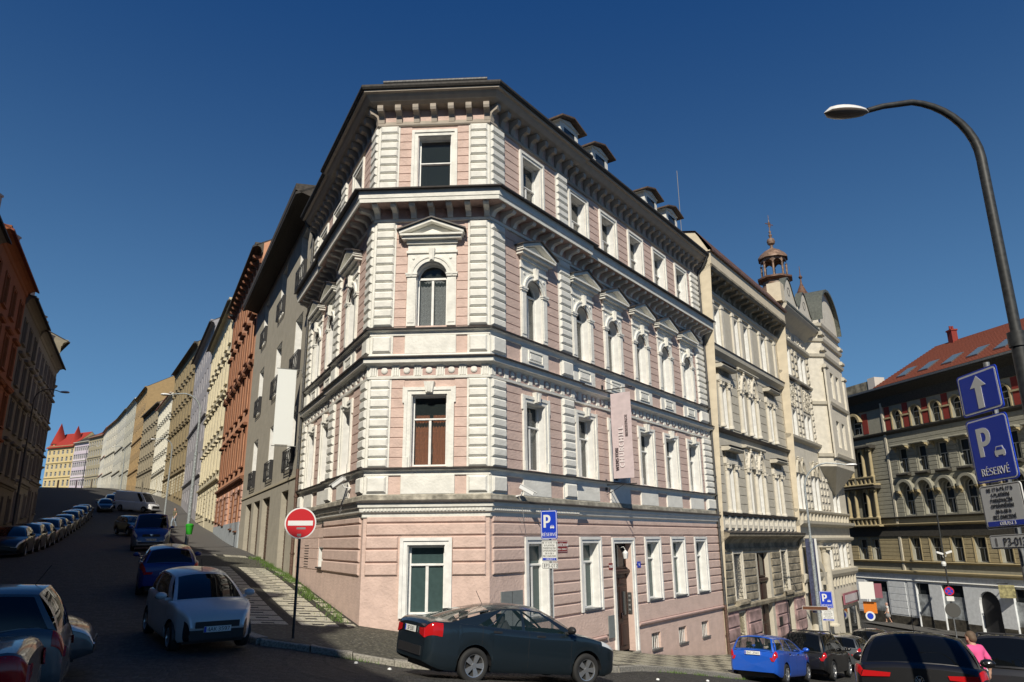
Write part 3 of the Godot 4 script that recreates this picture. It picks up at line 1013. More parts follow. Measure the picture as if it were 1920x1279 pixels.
	# ground floor windows
	var gwin := func(F: Transform3D, m: float, y0: float) -> void:
		var hh := -0.07 - y0
		var w := win(h, F, m - 0.53, y0, 1.06, hh, {"rec": 0.3, "tf": 0.69, "glass": M.frosted, "fw": 0.075, "line": 0.3})
		surround(h, F, m - 0.53, y0 - 0.06, 1.06, hh + 0.06, 0.2, {"mat": M.white_paint})
		add(h, "window_sill", boxm(1.1, 0.05, 0.4), M.zinc, at(F, m - 0.55, y0 - 0.03, -0.29))
	gwin.call(FC, 1.82, -1.94)
	for i in 6:
		if i != 2: gwin.call(frR.call(r_mid[i]), r_mid[i], -2.2)
	# basement windows with bars
	for q in [[10.58, -4.0, -3.4], [13.1, -4.05, -3.42], [15.55, -4.06, -3.42]]:
		add(h, "basement_pane", boxm(0.8, q[2] - q[1], 0.02), M.dark_glass, at(FR2, q[0] - 0.4, q[1], -0.29))
		for k in 5:
			add(h, "window_bar", boxm(0.022, q[2] - q[1], 0.022), M.white_paint, at(FR2, q[0] - 0.33 + k * 0.16, q[1], -0.1))
		add(h, "window_sill", boxm(0.86, 0.05, 0.36), M.zinc, at(FR2, q[0] - 0.43, q[1] - 0.02, -0.29))
	# left side: small window and air vent slots
	add(h, "window_sill", boxm(0.9, 0.05, 0.3), M.flashing, at(FL2, LL - 6.17, -0.84, -0.2))
	var sw := win(h, FL2, LL - 6.15, -0.8, 0.85, 0.68, {"rec": 0.3, "tf": 0.0, "mull": false, "line": 0.3})
	for k in 9:
		add(h, "vent_slot", boxm(0.75, 0.025, 0.03), M.flashing, at(FL2, LL - 8.6, -0.85 + k * 0.095, -0.004))
	# front door
	var dr := add(h, "door", boxm(1.36, 2.65, 0.06), M.door_wood, at(FR2, 8.15 - 0.68, -3.8, -0.3))
	for c in 2:
		var x := 0.08 + c * 0.64
		loc(dr, "door_panel", chm(0.5, 0.75, 0.04, 0.03), M.door_wood, mv(x + 0.03, 0.15, 0.06))
		loc(dr, "door_panel", chm(0.5, 1.1, 0.05, 0.03), M.door_wood, mv(x + 0.03, 1.05, 0.06))
		loc(dr, "door_glass", boxm(0.26, 0.8, 0.02), M.dark_glass, mv(x + 0.15, 1.2, 0.112))
		loc(dr, "door_panel", chm(0.5, 0.22, 0.05, 0.03), M.door_wood, mv(x + 0.03, 2.25, 0.06))
	loc(dr, "door_cornice", chm(1.5, 0.16, 0.22, 0.05), M.door_wood, mv(-0.07, 2.62, 0))
	loc(dr, "door_handle", boxm(0.03, 0.16, 0.06), M.chrome, mv(0.71, 1.12, 0.1))
	var fl := win(h, FR2, 8.15 - 0.68, -1.0, 1.36, 0.9, {"rec": 0.3, "tf": 0.0, "mull": false, "fmat": M.door_wood})
	surround(h, FR2, 8.15 - 0.68, -3.85, 1.36, 3.75, 0.2, {"mat": M.white_paint})
	add(h, "door_step", boxm(1.5, 0.25, 0.5), M.granite, at(FR2, 7.4, -4.1, -0.32))
	var bells := add(h, "bell_panel", boxm(0.03, 0.75, 0.16), M.pipe_dark, at(FR2, 8.8, -2.6, -0.22))
	for k in 4: loc(bells, "bell_button", boxm(0.012, 0.06, 0.08), M.sign_grey, mv(-0.012, 0.12 + k * 0.16, 0.04))
	var lan := MB.new()
	lan.tube([Vector3(0, 0.32, -0.28), Vector3(0, 0.4, 0), Vector3(0, 0.3, 0.06)], 0.012, 6); lan.lathe([Vector2(0.0, 0.3), Vector2(0.1, 0.2), Vector2(0.11, 0.17), Vector2(0.08, -0.02), Vector2(0.0, -0.05)], 6, Vector3(0, 0, 0.06))
	var ln := add(self, "wall_lantern", lan.mesh(), M.lamp_white, at(FR2, 8.15, -0.62, 0.05))
	tag(ln, "small white lantern above the dark front door of the pink house", "lantern")
	# meter cabinets
	var cb := add(h, "meter_cabinet", boxm(1.05, 1.0, 0.03), M.grey_box, at(FR, 0.5, -2.36, 0.002))
	loc(cb, "cabinet_seam", boxm(0.012, 0.96, 0.004), M.trim, mv(0.52, 0.02, 0.03))
	add(h, "meter_cabinet", boxm(0.42, 0.72, 0.03), M.grey_box, at(FR2, 6.74, -3.22, 0.055))
	# --- horizontal mouldings right round the three fronts
	add(h, "cornice", sweep(path, [Vector2(0, 0.66), Vector2(0.05, 0.70), Vector2(0.06, 0.80), Vector2(0.14, 0.84), Vector2(0.17, 0.96), Vector2(0.21, 0.97), Vector2(0.23, 1.09), Vector2(0.0, 1.10)]), M.white_stucco)
	var dents := MB.new()
	for seg in [[PA, PB], [PB, PB + dR * SR]]:
		var F := frame(seg[0], seg[1]); var L: float = seg[0].distance_to(seg[1])
		for k in int(L / 0.1):
			var one := MB.new(); one.box(k * 0.1 + 0.03, 0.865, 0.06, k * 0.1 + 0.085, 0.925, 0.175); one.moved(F)
			dents.v.append_array(one.v); dents.n.append_array(one.n)
	var dm := add(h, "dentil_row", dents.mesh(), M.white_stucco); dm.set_meta("kind", "stuff")
	add(h, "cornice_flashing", sweep(path, [Vector2(0.20, 1.095), Vector2(0.285, 1.085), Vector2(0.29, 1.13), Vector2(0.0, 1.19)]), M.flashing)
	add(h, "base_moulding", sweep(path, [Vector2(0, 1.17), Vector2(0.07, 1.17), Vector2(0.07, 1.29), Vector2(0.05, 1.33), Vector2(0, 1.33)]), bump(mat("weathered_stucco", Color(0.60, 0.56, 0.46), 0.95, "blotch", 0.5), "grain_n", 0.6))
	for y in [1.87, 6.05]:
		add(h, "sill_band", sweep(path, [Vector2(0, y - 0.02), Vector2(0.05, y), Vector2(0.05, y + 0.1), Vector2(0.085, y + 0.13), Vector2(0.15, y + 0.145), Vector2(0.15, y + 0.18), Vector2(0, y + 0.18)]), M.white_stucco)
		add(h, "sill_flashing", sweep(path, [Vector2(0.12, y + 0.185), Vector2(0.205, y + 0.165), Vector2(0.21, y + 0.20), Vector2(0, y + 0.24)]), M.flashing)
	add(h, "cornice", sweep(path, [Vector2(0, 4.70), Vector2(0.07, 4.71), Vector2(0.08, 4.78), Vector2(0.03, 4.80), Vector2(0.03, 5.08), Vector2(0.12, 5.12), Vector2(0.17, 5.16), Vector2(0.24, 5.17), Vector2(0.26, 5.33), Vector2(0, 5.34)]), M.white_stucco)
	add(h, "cornice_flashing", sweep(path, [Vector2(0.2, 5.335), Vector2(0.325, 5.31), Vector2(0.33, 5.35), Vector2(0, 5.41)]), M.flashing)
	add(h, "base_moulding", sweep(path, [Vector2(0, 5.38), Vector2(0.07, 5.38), Vector2(0.07, 5.44), Vector2(0.05, 5.47), Vector2(0, 5.47)]), M.white_stucco)
	add(h, "string_moulding", sweep(path, [Vector2(0, 9.78), Vector2(0.07, 9.79), Vector2(0.09, 9.87), Vector2(0.03, 9.89)]), M.white_stucco)
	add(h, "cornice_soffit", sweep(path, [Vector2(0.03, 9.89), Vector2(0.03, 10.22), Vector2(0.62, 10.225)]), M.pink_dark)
	add(h, "main_cornice", sweep(path, [Vector2(0.60, 10.215), Vector2(0.66, 10.2), Vector2(0.67, 10.32), Vector2(0.69, 10.33), Vector2(0.70, 10.58), Vector2(0, 10.60)]), M.white_stucco)
	add(h, "cornice_flashing", sweep(path, [Vector2(0.6, 10.60), Vector2(0.84, 10.56), Vector2(0.85, 10.60), Vector2(0, 10.93)]), M.flashing)
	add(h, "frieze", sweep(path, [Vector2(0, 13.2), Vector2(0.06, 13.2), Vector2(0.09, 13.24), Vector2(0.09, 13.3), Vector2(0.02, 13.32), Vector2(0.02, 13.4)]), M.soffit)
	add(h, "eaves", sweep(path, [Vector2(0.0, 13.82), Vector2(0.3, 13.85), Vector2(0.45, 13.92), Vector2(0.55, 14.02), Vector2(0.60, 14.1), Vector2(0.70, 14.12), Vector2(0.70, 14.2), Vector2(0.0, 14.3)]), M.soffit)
	add(h, "gutter", sweep(path, [Vector2(0.62, 14.19), Vector2(0.76, 14.19), Vector2(0.80, 14.25), Vector2(0.80, 14.32), Vector2(0.70, 14.32), Vector2(0.62, 14.26)]), M.roof_dark)
	# brackets under the main cornice and under the eaves, triglyphs and roundels on the frieze below
	for si in 3:
		var sd: Dictionary = sides[si]
		var L: float = sd.b
		var n := int(round(L / 0.576))
		for k in n + 1:
			var s: float = 0.06 + (L - 0.12) * k / n
			var F: Transform3D = sd.f.call(s)
			add(h, "cornice_bracket", bracket_mesh(0.17, 0.34, 0.52), M.white_stucco, at(F, s, 9.885, 0.03))
			add(h, "eaves_bracket", bracket_mesh(0.19, 0.5, 0.36), M.soffit, at(F, s, 13.32, 0.02))
		var n3 := int(round(L / 0.66))
		if not MC.has("trig"):
			var b := MB.new()
			for q in [-0.07, 0.0, 0.07]: b.box(q - 0.028, 0, 0, q + 0.028, 0.26, 0.045)
			b.box(-0.11, 0.26, 0, 0.11, 0.3, 0.06)
			MC["trig"] = b.mesh()
			var c := MB.new()
			c.lathe([Vector2(0.1, 0), Vector2(0.1, 0.03), Vector2(0.07, 0.05), Vector2(0, 0.055)], 14)
			c.moved(Transform3D(Basis(Vector3.RIGHT, PI / 2), Vector3.ZERO))
			MC["medal"] = c.mesh()
		for k in n3 + 1:
			var s: float = 0.12 + (L - 0.24) * k / n3
			add(h, "triglyph", MC.trig, M.white_stucco, at(sd.f.call(s), s, 4.8, 0.03))
			if k < n3:
				s += (L - 0.24) / n3 * 0.5
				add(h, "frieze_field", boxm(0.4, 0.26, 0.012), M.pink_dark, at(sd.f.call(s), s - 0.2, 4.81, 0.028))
				add(h, "medallion", MC.medal, M.white_stucco, at(sd.f.call(s), s, 4.96, 0.035))
	# --- roof
	var rp := []
	for i in path.size():
		rp.append(path[i])
	var ridge := [PD - nL * 5.5, Vector2(-2.35, 27.2), PCe - nR * 5.5]
	var rb := MB.new()
	var eo := [PD + nL * 0.6, PA + (nL + Vector2(-0.05, -1)).normalized() * 0.72, PB + (nR + Vector2(-0.05, -1)).normalized() * 0.78, PCe + nR * 0.6]
	var ye := 14.3; var yr := 17.6
	rb.quad(p3(eo[0], ye), p3(eo[1], ye), p3(ridge[1], yr), p3(ridge[0], yr))
	rb.tri(p3(eo[1], ye), p3(eo[2], ye), p3(ridge[1], yr))
	rb.quad(p3(eo[2], ye), p3(eo[3], ye), p3(ridge[2], yr), p3(ridge[1], yr))
	rb.tri(p3(ridge[0], yr), p3(ridge[1], yr), p3(bA, ye)); rb.tri(p3(ridge[1], yr), p3(mid, ye), p3(bA, ye)); rb.tri(p3(ridge[1], yr), p3(ridge[2], yr), p3(bC, ye)); rb.tri(p3(ridge[1], yr), p3(bC, ye), p3(mid, ye))
	rb.tri(p3(ridge[0], yr), p3(bA, ye), p3(eo[0], ye)); rb.tri(p3(ridge[2], yr), p3(eo[3], ye), p3(bC, ye))
	add(h, "roof", rb.mesh(), M.roof_dark)
	var sg := MB.new()
	sg.tube([FC * Vector3(0.15, 14.62, 0.42), FC * Vector3(LC - 0.02, 14.62, 0.42)], 0.075, 10)
	add(h, "snow_guard", sg.mesh(), M.pipe_dark)
	# dormers above the right-hand eaves, their cheeks sunlit
	for s in [6.35, 8.95, 14.1, 16.6]:
		var F: Transform3D = FR2
		var b := MB.new()
		b.box(-0.7, 14.6, -3.2, 0.7, 16.4, -0.75)
		b.prism(PackedVector2Array([Vector2(-0.78, 16.4), Vector2(0.78, 16.4), Vector2(0, 16.62)]), -3.2, -0.7)
		var dn := add(h, "dormer", b.mesh(), M.white_stucco, at(F, s, 0.12, 0.15))
		var c := MB.new()
		for q in [-1, 1]:
			var e := Vector2(q * 0.98, 16.36); var a := Vector2(0, 16.66); var th := Vector2(0, 0.07)
			c.prism(PackedVector2Array([e, a, a + th, e + th]) if q < 0 else PackedVector2Array([a, e, e + th, a + th]), -3.3, -0.45)
		loc(dn, "dormer_roof", c.mesh(), mat("dormer_brown", Color(0.13, 0.085, 0.06), 0.7, "fine", 0.8), Transform3D())
		var wn := MB.new(); wn.box(-0.4, 15.2, -0.75, 0.4, 16.2, -0.74)
		loc(dn, "dormer_window", wn.mesh(), M.dark_glass, Transform3D())
	# gutter outlets and downpipes at both ends of the house
	pipe(h, [FR2 * Vector3(17.7, 14.15, 0.72), FR2 * Vector3(17.78, 13.75, 0.5), FR2 * Vector3(17.8, 13.4, 0.14), FR2 * Vector3(17.8, -2.9, 0.14)], 0.065, M.pipe_dark)
	pipe(h, [FR2 * Vector3(17.8, -2.9, 0.14), FR2 * Vector3(17.8, -5.4, 0.14)], 0.07, M.pipe_brown)
	pipe(h, [FL2 * Vector3(0.1, 14.1, 0.6), FL2 * Vector3(-0.02, 13.5, 0.16), FL2 * Vector3(-0.02, 3.0, 0.16)], 0.06, M.pipe_dark)
	pipe(h, [FL2 * Vector3(-0.02, 3.0, 0.16), FL2 * Vector3(-0.02, -1.5, 0.16)], 0.07, M.pipe_brown)
	GM["FR"] = FR; GM["FR2"] = FR2; GM["FC"] = FC; GM["FL"] = FL; GM["FL2"] = FL2; GM["LL"] = LL


# ---------------------------------------------------------------- neighbours
func sides_and_roof(h: Node, PL: Vector2, PR: Vector2, yb: float, ye: float, rise: float, dep: float, wm: Material, rm: Material, over := 0.4, overl := 0.0, name_ := "roof") -> void:
	var d := (PR - PL).normalized(); var n := Vector2(d.y, -d.x)
	var b := MB.new()
	var L2 := PL - n * dep; var R2 := PR - n * dep
	var Lm := PL - n * dep * 0.5; var Rm := PR - n * dep * 0.5
	b.quad(p3(L2, yb), p3(PL, yb), p3(PL, ye), p3(L2, ye)); b.tri(p3(L2, ye), p3(PL, ye), p3(Lm, ye + rise))
	b.quad(p3(PR, yb), p3(R2, yb), p3(R2, ye), p3(PR, ye)); b.tri(p3(PR, ye), p3(R2, ye), p3(Rm, ye + rise))
	b.quad(p3(R2, yb), p3(L2, yb), p3(L2, ye), p3(R2, ye))
	add(h, "side_wall", b.mesh(), wm)
	var r := MB.new()
	var t := Vector3(0, 0.12, 0)
	var a := PL + n * over - d * overl; var c := PR + n * over + d * overl
	var yo := ye - rise * over / (dep * 0.5)
	var la := Lm - d * overl; var ra := Rm + d * overl
	r.quad(p3(a, yo) + t, p3(c, yo) + t, p3(ra, ye + rise) + t, p3(la, ye + rise) + t)
	r.quad(p3(c, yo), p3(a, yo), p3(la, ye + rise), p3(ra, ye + rise))
	r.quad(p3(a, yo), p3(c, yo), p3(c, yo) + t, p3(a, yo) + t)
	r.quad(p3(la, ye + rise) + t, p3(ra, ye + rise) + t, p3(R2, ye) + t, p3(L2, ye) + t)
	r.quad(p3(la, ye + rise), p3(a, yo), p3(a, yo) + t, p3(la, ye + rise) + t); r.quad(p3(c, yo), p3(ra, ye + rise), p3(ra, ye + rise) + t, p3(c, yo) + t)
	add(h, name_, r.mesh(), rm)

func chimney(h: Node, p: Vector2, y0: float, y1: float, w := 0.9, m: Material = null) -> void:
	var b := MB.new()
	var q := p3(p, 0)
	b.box(q.x - w / 2, y0, q.z - 0.35, q.x + w / 2, y1, q.z + 0.35)
	b.box(q.x - w / 2 - 0.06, y1, q.z - 0.41, q.x + w / 2 + 0.06, y1 + 0.14, q.z + 0.41)
	for k in 2: b.lathe([Vector2(0.1, 0), Vector2(0.09, 0.35), Vector2(0.06, 0.35)], 8, Vector3(q.x - w * 0.22 + k * w * 0.44, y1 + 0.14, q.z))
	add(h, "chimney", b.mesh(), m if m else mat("chimney_plaster", Color(0.46, 0.38, 0.32), 0.9, "soft", 0.5))

# a terraced house; o: wall, gf (ground floor wall), trim, roof, cols, floors, hood, sills, eave, rise
func row_house(nm: String, label: String, PL: Vector2, PR: Vector2, yl: float, yr: float, ye: float, o: Dictionary) -> Node3D:
	var h := thing(nm, label, "house", p3((PL + PR) * 0.5, (yl + yr) * 0.5), "houses terraced along the two streets")
	var F := frame(PL, PR)
	var L := PL.distance_to(PR)
	var yb := minf(yl, yr) - 3.0
	var yg := maxf(yl, yr)
	var gf: float = o.get("gfh", 3.9)
	var y1 := (yl + yr) * 0.5 + gf
	var nf: int = o.get("floors", 4)
	var fh := (ye - 0.9 - y1) / nf
	var cols: int = o.get("cols", 6)
	var ww: float = o.get("ww", 1.05)
	var ops := []
	var list := []
	var pitch := L / cols
	for f in nf:
		for c in cols:
			var s := (c + 0.5) * pitch - ww * 0.5
			var y := y1 + f * fh + fh * 0.2
			var hh := fh * (0.62 if f < nf - 1 else 0.56)
			ops.append([s, s + ww, y, y + hh]); list.append([s, y, ww, hh, f])
	for c in cols:
		var s := (c + 0.5) * pitch - ww * 0.5
		var yy := lerpf(yl, yr, (s + ww * 0.5) / L)
		var top := y1 - 0.9
		var door: bool = c == int(cols / 2.0)
		ops.append([s, s + ww, yy - 0.6 if door else yy + 1.0, top]); list.append([s, yy - 0.6 if door else yy + 1.0, ww, top - (yy - 0.6 if door else yy + 1.0), -1 if not door else -2])
	add(h, "wall", wall(L, yb, ye, ops, 0.2), o.wall, at(F, 0, 0))
	for w in list:
		if w[4] == -2:
			add(h, "door", boxm(w[2], w[3], 0.05), M.door_wood, at(F, w[0], w[1], -0.19))
			continue
		win(h, F, w[0], w[1], w[2], w[3], {"rec": 0.2, "fw": 0.075})
		if o.get("frames", true):
			surround(h, F, w[0], w[1], w[2], w[3], 0.16, {"mat": o.trim})
			add(h, "window_sill", boxm(w[2] + 0.4, 0.1, 0.18), o.trim, at(F, w[0] - 0.2, w[1] - 0.11))
		if o.get("hood", 0) > 0 and w[4] >= 0 and w[4] < nf - 1:
			if o.hood == 2 and w[4] % 2 == 1:
				add(h, "pediment", pediment_mesh(w[2] + 0.5, 0.5, 0.32), o.trim, at(F, w[0] + w[2] * 0.5, w[1] + w[3] + 0.26))
			else:
				add(h, "window_hood", chm(w[2] + 0.62, 0.2, 0.3, 0.08), o.trim, at(F, w[0] - 0.31, w[1] + w[3] + 0.3))
	var path := [PL, PR]
	for y in [y1 - 0.1] + ([y1 + fh * 2.0 - 0.05] if nf > 2 else []):
		add(h, "string_course", sweep(path, [Vector2(0, y - 0.2), Vector2(0.06, y - 0.18), Vector2(0.1, y - 0.05), Vector2(0.24, y), Vector2(0.25, y + 0.14), Vector2(0, y + 0.2)]), o.trim)
	add(h, "eaves_cornice", sweep(path, [Vector2(0, ye - 0.75), Vector2(0.08, ye - 0.7), Vector2(0.1, ye - 0.45), Vector2(0.3, ye - 0.3), Vector2(0.55, ye - 0.22), Vector2(0.6, ye - 0.02), Vector2(0, ye)]), o.get("eave", o.trim))
	if o.get("gf", null):
		# channelled ground floor
		var rows := int((y1 - 0.45 - yg + 0.4) / 0.42)
		for r in rows:
			var y := y1 - 0.45 - (r + 1) * 0.42
			var cut := []
			for w in list:
				if w[4] < 0 and w[1] < y + 0.42 and w[1] + w[3] + 0.17 > y: cut.append([w[0] - 0.2, w[0] + w[2] + 0.2])
			for g in gap(cut, 0.0, L):
				if g[1] - g[0] > 0.1: add(h, "rustication_band", chm(g[1] - g[0], 0.37, 0.06, 0.03), o.gf, at(F, g[0], y))
	sides_and_roof(h, PL, PR, yb, ye, o.get("rise", 3.2), 11.0, o.get("side", o.wall), o.roof, 0.75)
	return h

func row_houses() -> void:
	var wm := func(key: String, c: Color) -> StandardMaterial3D: return bump(mat(key, c, 0.92, "soft", 0.22), "grain_n", 0.3)
	var dark_roof: Material = M.roof_dark
	var red_roof := mat("tile_red", Color(0.26, 0.07, 0.04), 0.85, "fine", 0.9)
	# -- grey-beige house with french balconies, next to the corner house
	var PL := rowp(1); var PR := PD
	var h := thing("terraced_house", "plain grey-beige house with black french balcony railings beside the pink corner house", "house", p3((PL + PR) * 0.5, -0.8), "houses terraced along the two streets")
	var gm: Material = wm.call("greige", Color(0.40, 0.37, 0.30)); var gm2: Material = wm.call("greige_base", Color(0.45, 0.40, 0.29))
	var F := frame(PL, PR); var L := PL.distance_to(PR)
	var ops := []; var wins := []
	for c in 3:
		var s: float = [3.7, 10.1, 15.8][c]
		for f in 3:
			var y := 3.25 + f * 4.4
			ops.append([s, s + 1.9, y, y + 2.75]); wins.append([s, y, f, c])
	var gar := [[2.5, 2.5], [6.0, 2.4], [9.4, 2.5], [15.3, 1.8]]
	for q in gar: ops.append([q[0], q[0] + q[1], -1.6, 2.3])
	add(h, "wall", wall(L, -5.0, 15.8, ops, 0.42), gm, at(F, 0, 0))
	for q in gar:
		var g := add(h, "shutter", boxm(q[1], 3.9, 0.03), mat("shutter_brown", Color(0.12, 0.07, 0.045), 0.7, "fine", 1.0), at(F, q[0], -1.6, -0.3))
		for k in 19: loc(g, "shutter_slat", chm(q[1] - 0.06, 0.17, 0.03, 0.012), M.shutter_brown, mv(0.03, 0.1 + k * 0.19, 0.03))
	for w in wins:
		var f := win(h, F, w[0], w[1], 1.9, 2.75, {"rec": 0.42, "tf": 0.72, "up": true, "line": 0.4})
		var k := "frb"
		if not MC.has(k):
			var b := MB.new()
			for y in [0.0, 0.12, 0.85, 0.95]: b.box(-0.12, y, 0, 2.02, y + 0.025, 0.025)
			for i in 11: b.box(-0.12 + i * 0.2125, 0.025, 0.005, -0.106 + i * 0.2125, 0.95, 0.02)
			for i in 5:
				var x := 0.1 + i * 0.42
				b.tube([Vector3(x - 0.13, 0.15, 0.015), Vector3(x, 0.5, 0.03), Vector3(x + 0.13, 0.84, 0.015)], 0.012, 5); b.tube([Vector3(x + 0.13, 0.15, 0.015), Vector3(x, 0.5, 0.03), Vector3(x - 0.13, 0.84, 0.015)], 0.012, 5)
			for x in [-0.12, 1.995]: b.box(x, 0, -0.14, x + 0.03, 0.98, 0.03)
			MC[k] = b.mesh()
		add(h, "balcony_railing", MC[k], M.iron, at(F, w[0], w[1] - 0.12, 0.13))
	add(h, "string_course", sweep([PL, PR], [Vector2(0, 2.7), Vector2(0.05, 2.7), Vector2(0.05, 2.8), Vector2(0, 2.83)]), gm2)
	add(h, "eaves_cornice", sweep([PL, PR], [Vector2(0, 15.3), Vector2(0.9, 15.55), Vector2(1.0, 15.6), Vector2(1.0, 15.9), Vector2(0, 16.0)]), mat("eave_dark", Color(0.07, 0.06, 0.05), 0.8, "fine", 0.7))
	sides_and_roof(h, PL, PR, -5.0, 15.9, 3.0, 11.0, gm, dark_roof, 1.0)
	for s in [4.5, 12.5]:
		var b := MB.new()
		b.box(-1.6, 16.0, -3.0, 1.6, 17.6, -0.4); b.box(-1.8, 17.6, -3.2, 1.8, 17.78, -0.1)
		add(h, "dormer", b.mesh(), M.eave_dark, at(F, s, 0))
	# blank banner hung square to that front
	var bn := Vector2.ZERO
	var X := at(F, L - 0.75, 4.07, 0.0)
	var bb := MB.new(); bb.box(-0.006, 0, 0.26, 0.006, 3.28, 1.05)
	var bt := thing("blank_banner", "blank white vertical banner hung out from the grey-beige house", "banner", X.origin)
	add(bt, "cloth", bb.mesh(), mat("banner_white", Color(0.72, 0.75, 0.74), 0.75), X)
	for y in [-0.06, 3.3]:
		var b := MB.new(); b.tube([Vector3(0, y, 0.0), Vector3(0, y, 1.1)], 0.018, 6); b.box(-0.03, y - 0.15, 0, 0.03, y + 0.15, 0.03)
		add(bt, "banner_arm", b.mesh(), M.steel, X)
	# -- the rest of the row, uphill
	var cream: Material = wm.call("cream_wall", Color(0.64, 0.58, 0.42)); var orange: Material = wm.call("orange_wall", Color(0.66, 0.34, 0.20)); var pinkish: Material = wm.call("rose_wall", Color(0.62, 0.38, 0.30))
	var lilac: Material = wm.call("lilac_grey", Color(0.36, 0.35, 0.37)); var ochre: Material = wm.call("ochre_wall", Color(0.30, 0.24, 0.14)); var whitew: Material = wm.call("offwhite_wall", Color(0.68, 0.66, 0.57))
	var tan: Material = wm.call("tan_wall", Color(0.33, 0.29, 0.21)); var gold: Material = wm.call("gold_wall", Color(0.42, 0.29, 0.14)); var greyw: Material = wm.call("greygreen_wall", Color(0.50, 0.49, 0.41)); var mauve: Material = wm.call("mauve_wall", Color(0.60, 0.53, 0.60)); var yellow: Material = wm.call("yellow_wall", Color(0.62, 0.50, 0.26))
	var brown_trim: Material = wm.call("rust_trim", Color(0.20, 0.09, 0.05)); var dk: Material = wm.call("dark_trim", Color(0.10, 0.085, 0.065))
	var tops := [16, 20.6, 21.9, 25.6, 28.8, 25.6, 27.2, 34.0, 34.6, 35.0, 35.0, 35.2, 34.6, 33.6, 33.0]
	var sp := [null,
		{"n": "orange terraced house with rust-brown window hoods, uphill of the grey-beige house", "wall": orange, "trim": brown_trim, "gf": pinkish, "cols": 6, "floors": 4, "hood": 2, "eave": dk, "roof": dark_roof},
		{"n": "cream terraced house with sculpted cornice, uphill of the orange house", "wall": cream, "trim": cream, "gf": cream, "cols": 7, "floors": 4, "hood": 1, "roof": dark_roof},
		{"n": "smooth lilac-grey house with narrow windows, uphill of the cream house", "wall": lilac, "trim": lilac, "cols": 8, "floors": 5, "hood": 0, "frames": false, "roof": dark_roof},
		{"n": "tall ochre-brown house with deep dark cornices behind the lamp post", "wall": ochre, "trim": ochre, "gf": cream, "cols": 8, "floors": 5, "hood": 1, "eave": dk, "roof": dark_roof},
		{"n": "off-white house with dark stucco garlands above the white van", "wall": whitew, "trim": whitew, "gf": cream, "cols": 8, "floors": 4, "hood": 1, "roof": red_roof},
		{"n": "tan-brown house just left of the off-white house, dark window boxes", "wall": tan, "trim": tan, "cols": 7, "floors": 4, "hood": 1, "eave": dk, "roof": dark_roof},
		{"n": "golden-brown house with bare side gable, mid row uphill", "wall": gold, "trim": gold, "cols": 7, "floors": 5, "hood": 0, "roof": dark_roof},
		{"n": "grey-green house with rows of white-framed windows, left of the golden house", "wall": greyw, "trim": whitew, "cols": 6, "floors": 5, "hood": 0, "roof": dark_roof},
		{"n": "pale grey house with balconies, left of the grey-green house", "wall": wm.call("palegrey_wall", Color(0.56, 0.55, 0.48)), "trim": tan, "cols": 6, "floors": 5, "hood": 0, "roof": dark_roof},
		{"n": "pale cream house on the bend where the uphill row turns", "wall": wm.call("palecream_wall", Color(0.63, 0.6, 0.5)), "trim": tan, "cols": 6, "floors": 5, "hood": 0, "roof": red_roof},
		{"n": "white house with salmon bands at the far bend of the street", "wall": whitew, "trim": wm.call("salmon_trim", Color(0.55, 0.34, 0.26)), "cols": 5, "floors": 5, "hood": 0, "roof": red_roof},
		{"n": "khaki-beige house facing down the street at the far bend", "wall": wm.call("khaki_wall", Color(0.36, 0.32, 0.22)), "trim": tan, "cols": 6, "floors": 4, "hood": 0, "roof": red_roof},
		{"n": "pale mauve house facing down the street, left of the khaki house", "wall": mauve, "trim": whitew, "cols": 7, "floors": 4, "hood": 0, "roof": dark_roof},
		{"n": "yellow school-like house with red turrets at the top of the street", "wall": yellow, "trim": wm.call("yellow_trim", Color(0.5, 0.4, 0.2)), "cols": 6, "floors": 4, "hood": 0, "roof": wm.call("turret_red", Color(0.33, 0.03, 0.02)), "rise": 5.0}]
	for i in range(1, 15):
		var s: Dictionary = sp[i]
		if i >= 5: s["frames"] = i < 7
		if i >= 6: s["ww"] = 1.15
		var hs := row_house("terraced_house", s.n, rowp(i + 1), rowp(i), ROW[i + 1][2], ROW[i][2], tops[i], s)
		if i == 1:
			chimney(hs, rowp(1).lerp(rowp(2), 0.1) + Vector2(5.5, 2.6), 21.5, 25.2, 1.6, wm.call("chimney_rose", Color(0.55, 0.42, 0.36)))
			# overhanging dark eave with dentils
			var Fo := frame(rowp(2), rowp(1))
			for k in 12: add(hs, "eaves_bracket", bracket_mesh(0.25, 0.5, 0.6), brown_trim, at(Fo, 0.7 + k * 1.45, 19.35))
			add(hs, "base_plinth", boxm(rowp(1).distance_to(rowp(2)), 3.0, 0.08), wm.call("blue_plinth", Color(0.36, 0.40, 0.43)), at(Fo, 0, -1.6))
		if i == 14:
			for q in [[0.12, 41.5], [0.78, 40.0]]:
				var c: Vector2 = rowp(15).lerp(rowp(14), q[0])
				var b := MB.new()
				b.lathe([Vector2(3.0, 0), Vector2(0.05, 7.5)], 4, p3(c + Vector2(0.8, 2.5), q[1] - 7.5))
				add(hs, "turret_roof", b.mesh(), M.turret_red)
				var e := MB.new()
				e.lathe([Vector2(2.6, 0), Vector2(2.6, 3.0)], 4, p3(c + Vector2(0.8, 2.5), q[1] - 10.5))
				add(hs, "turret", e.mesh(), yellow)
	# -- shaded row on the other side of the left-hand street; its roofs throw the shadow over the road
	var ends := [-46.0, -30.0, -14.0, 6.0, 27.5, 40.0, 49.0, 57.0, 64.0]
	var eaves := [16.8, 17.3, 17.9, 17.4, 18.3, 17.8, 17.6, 17.6]
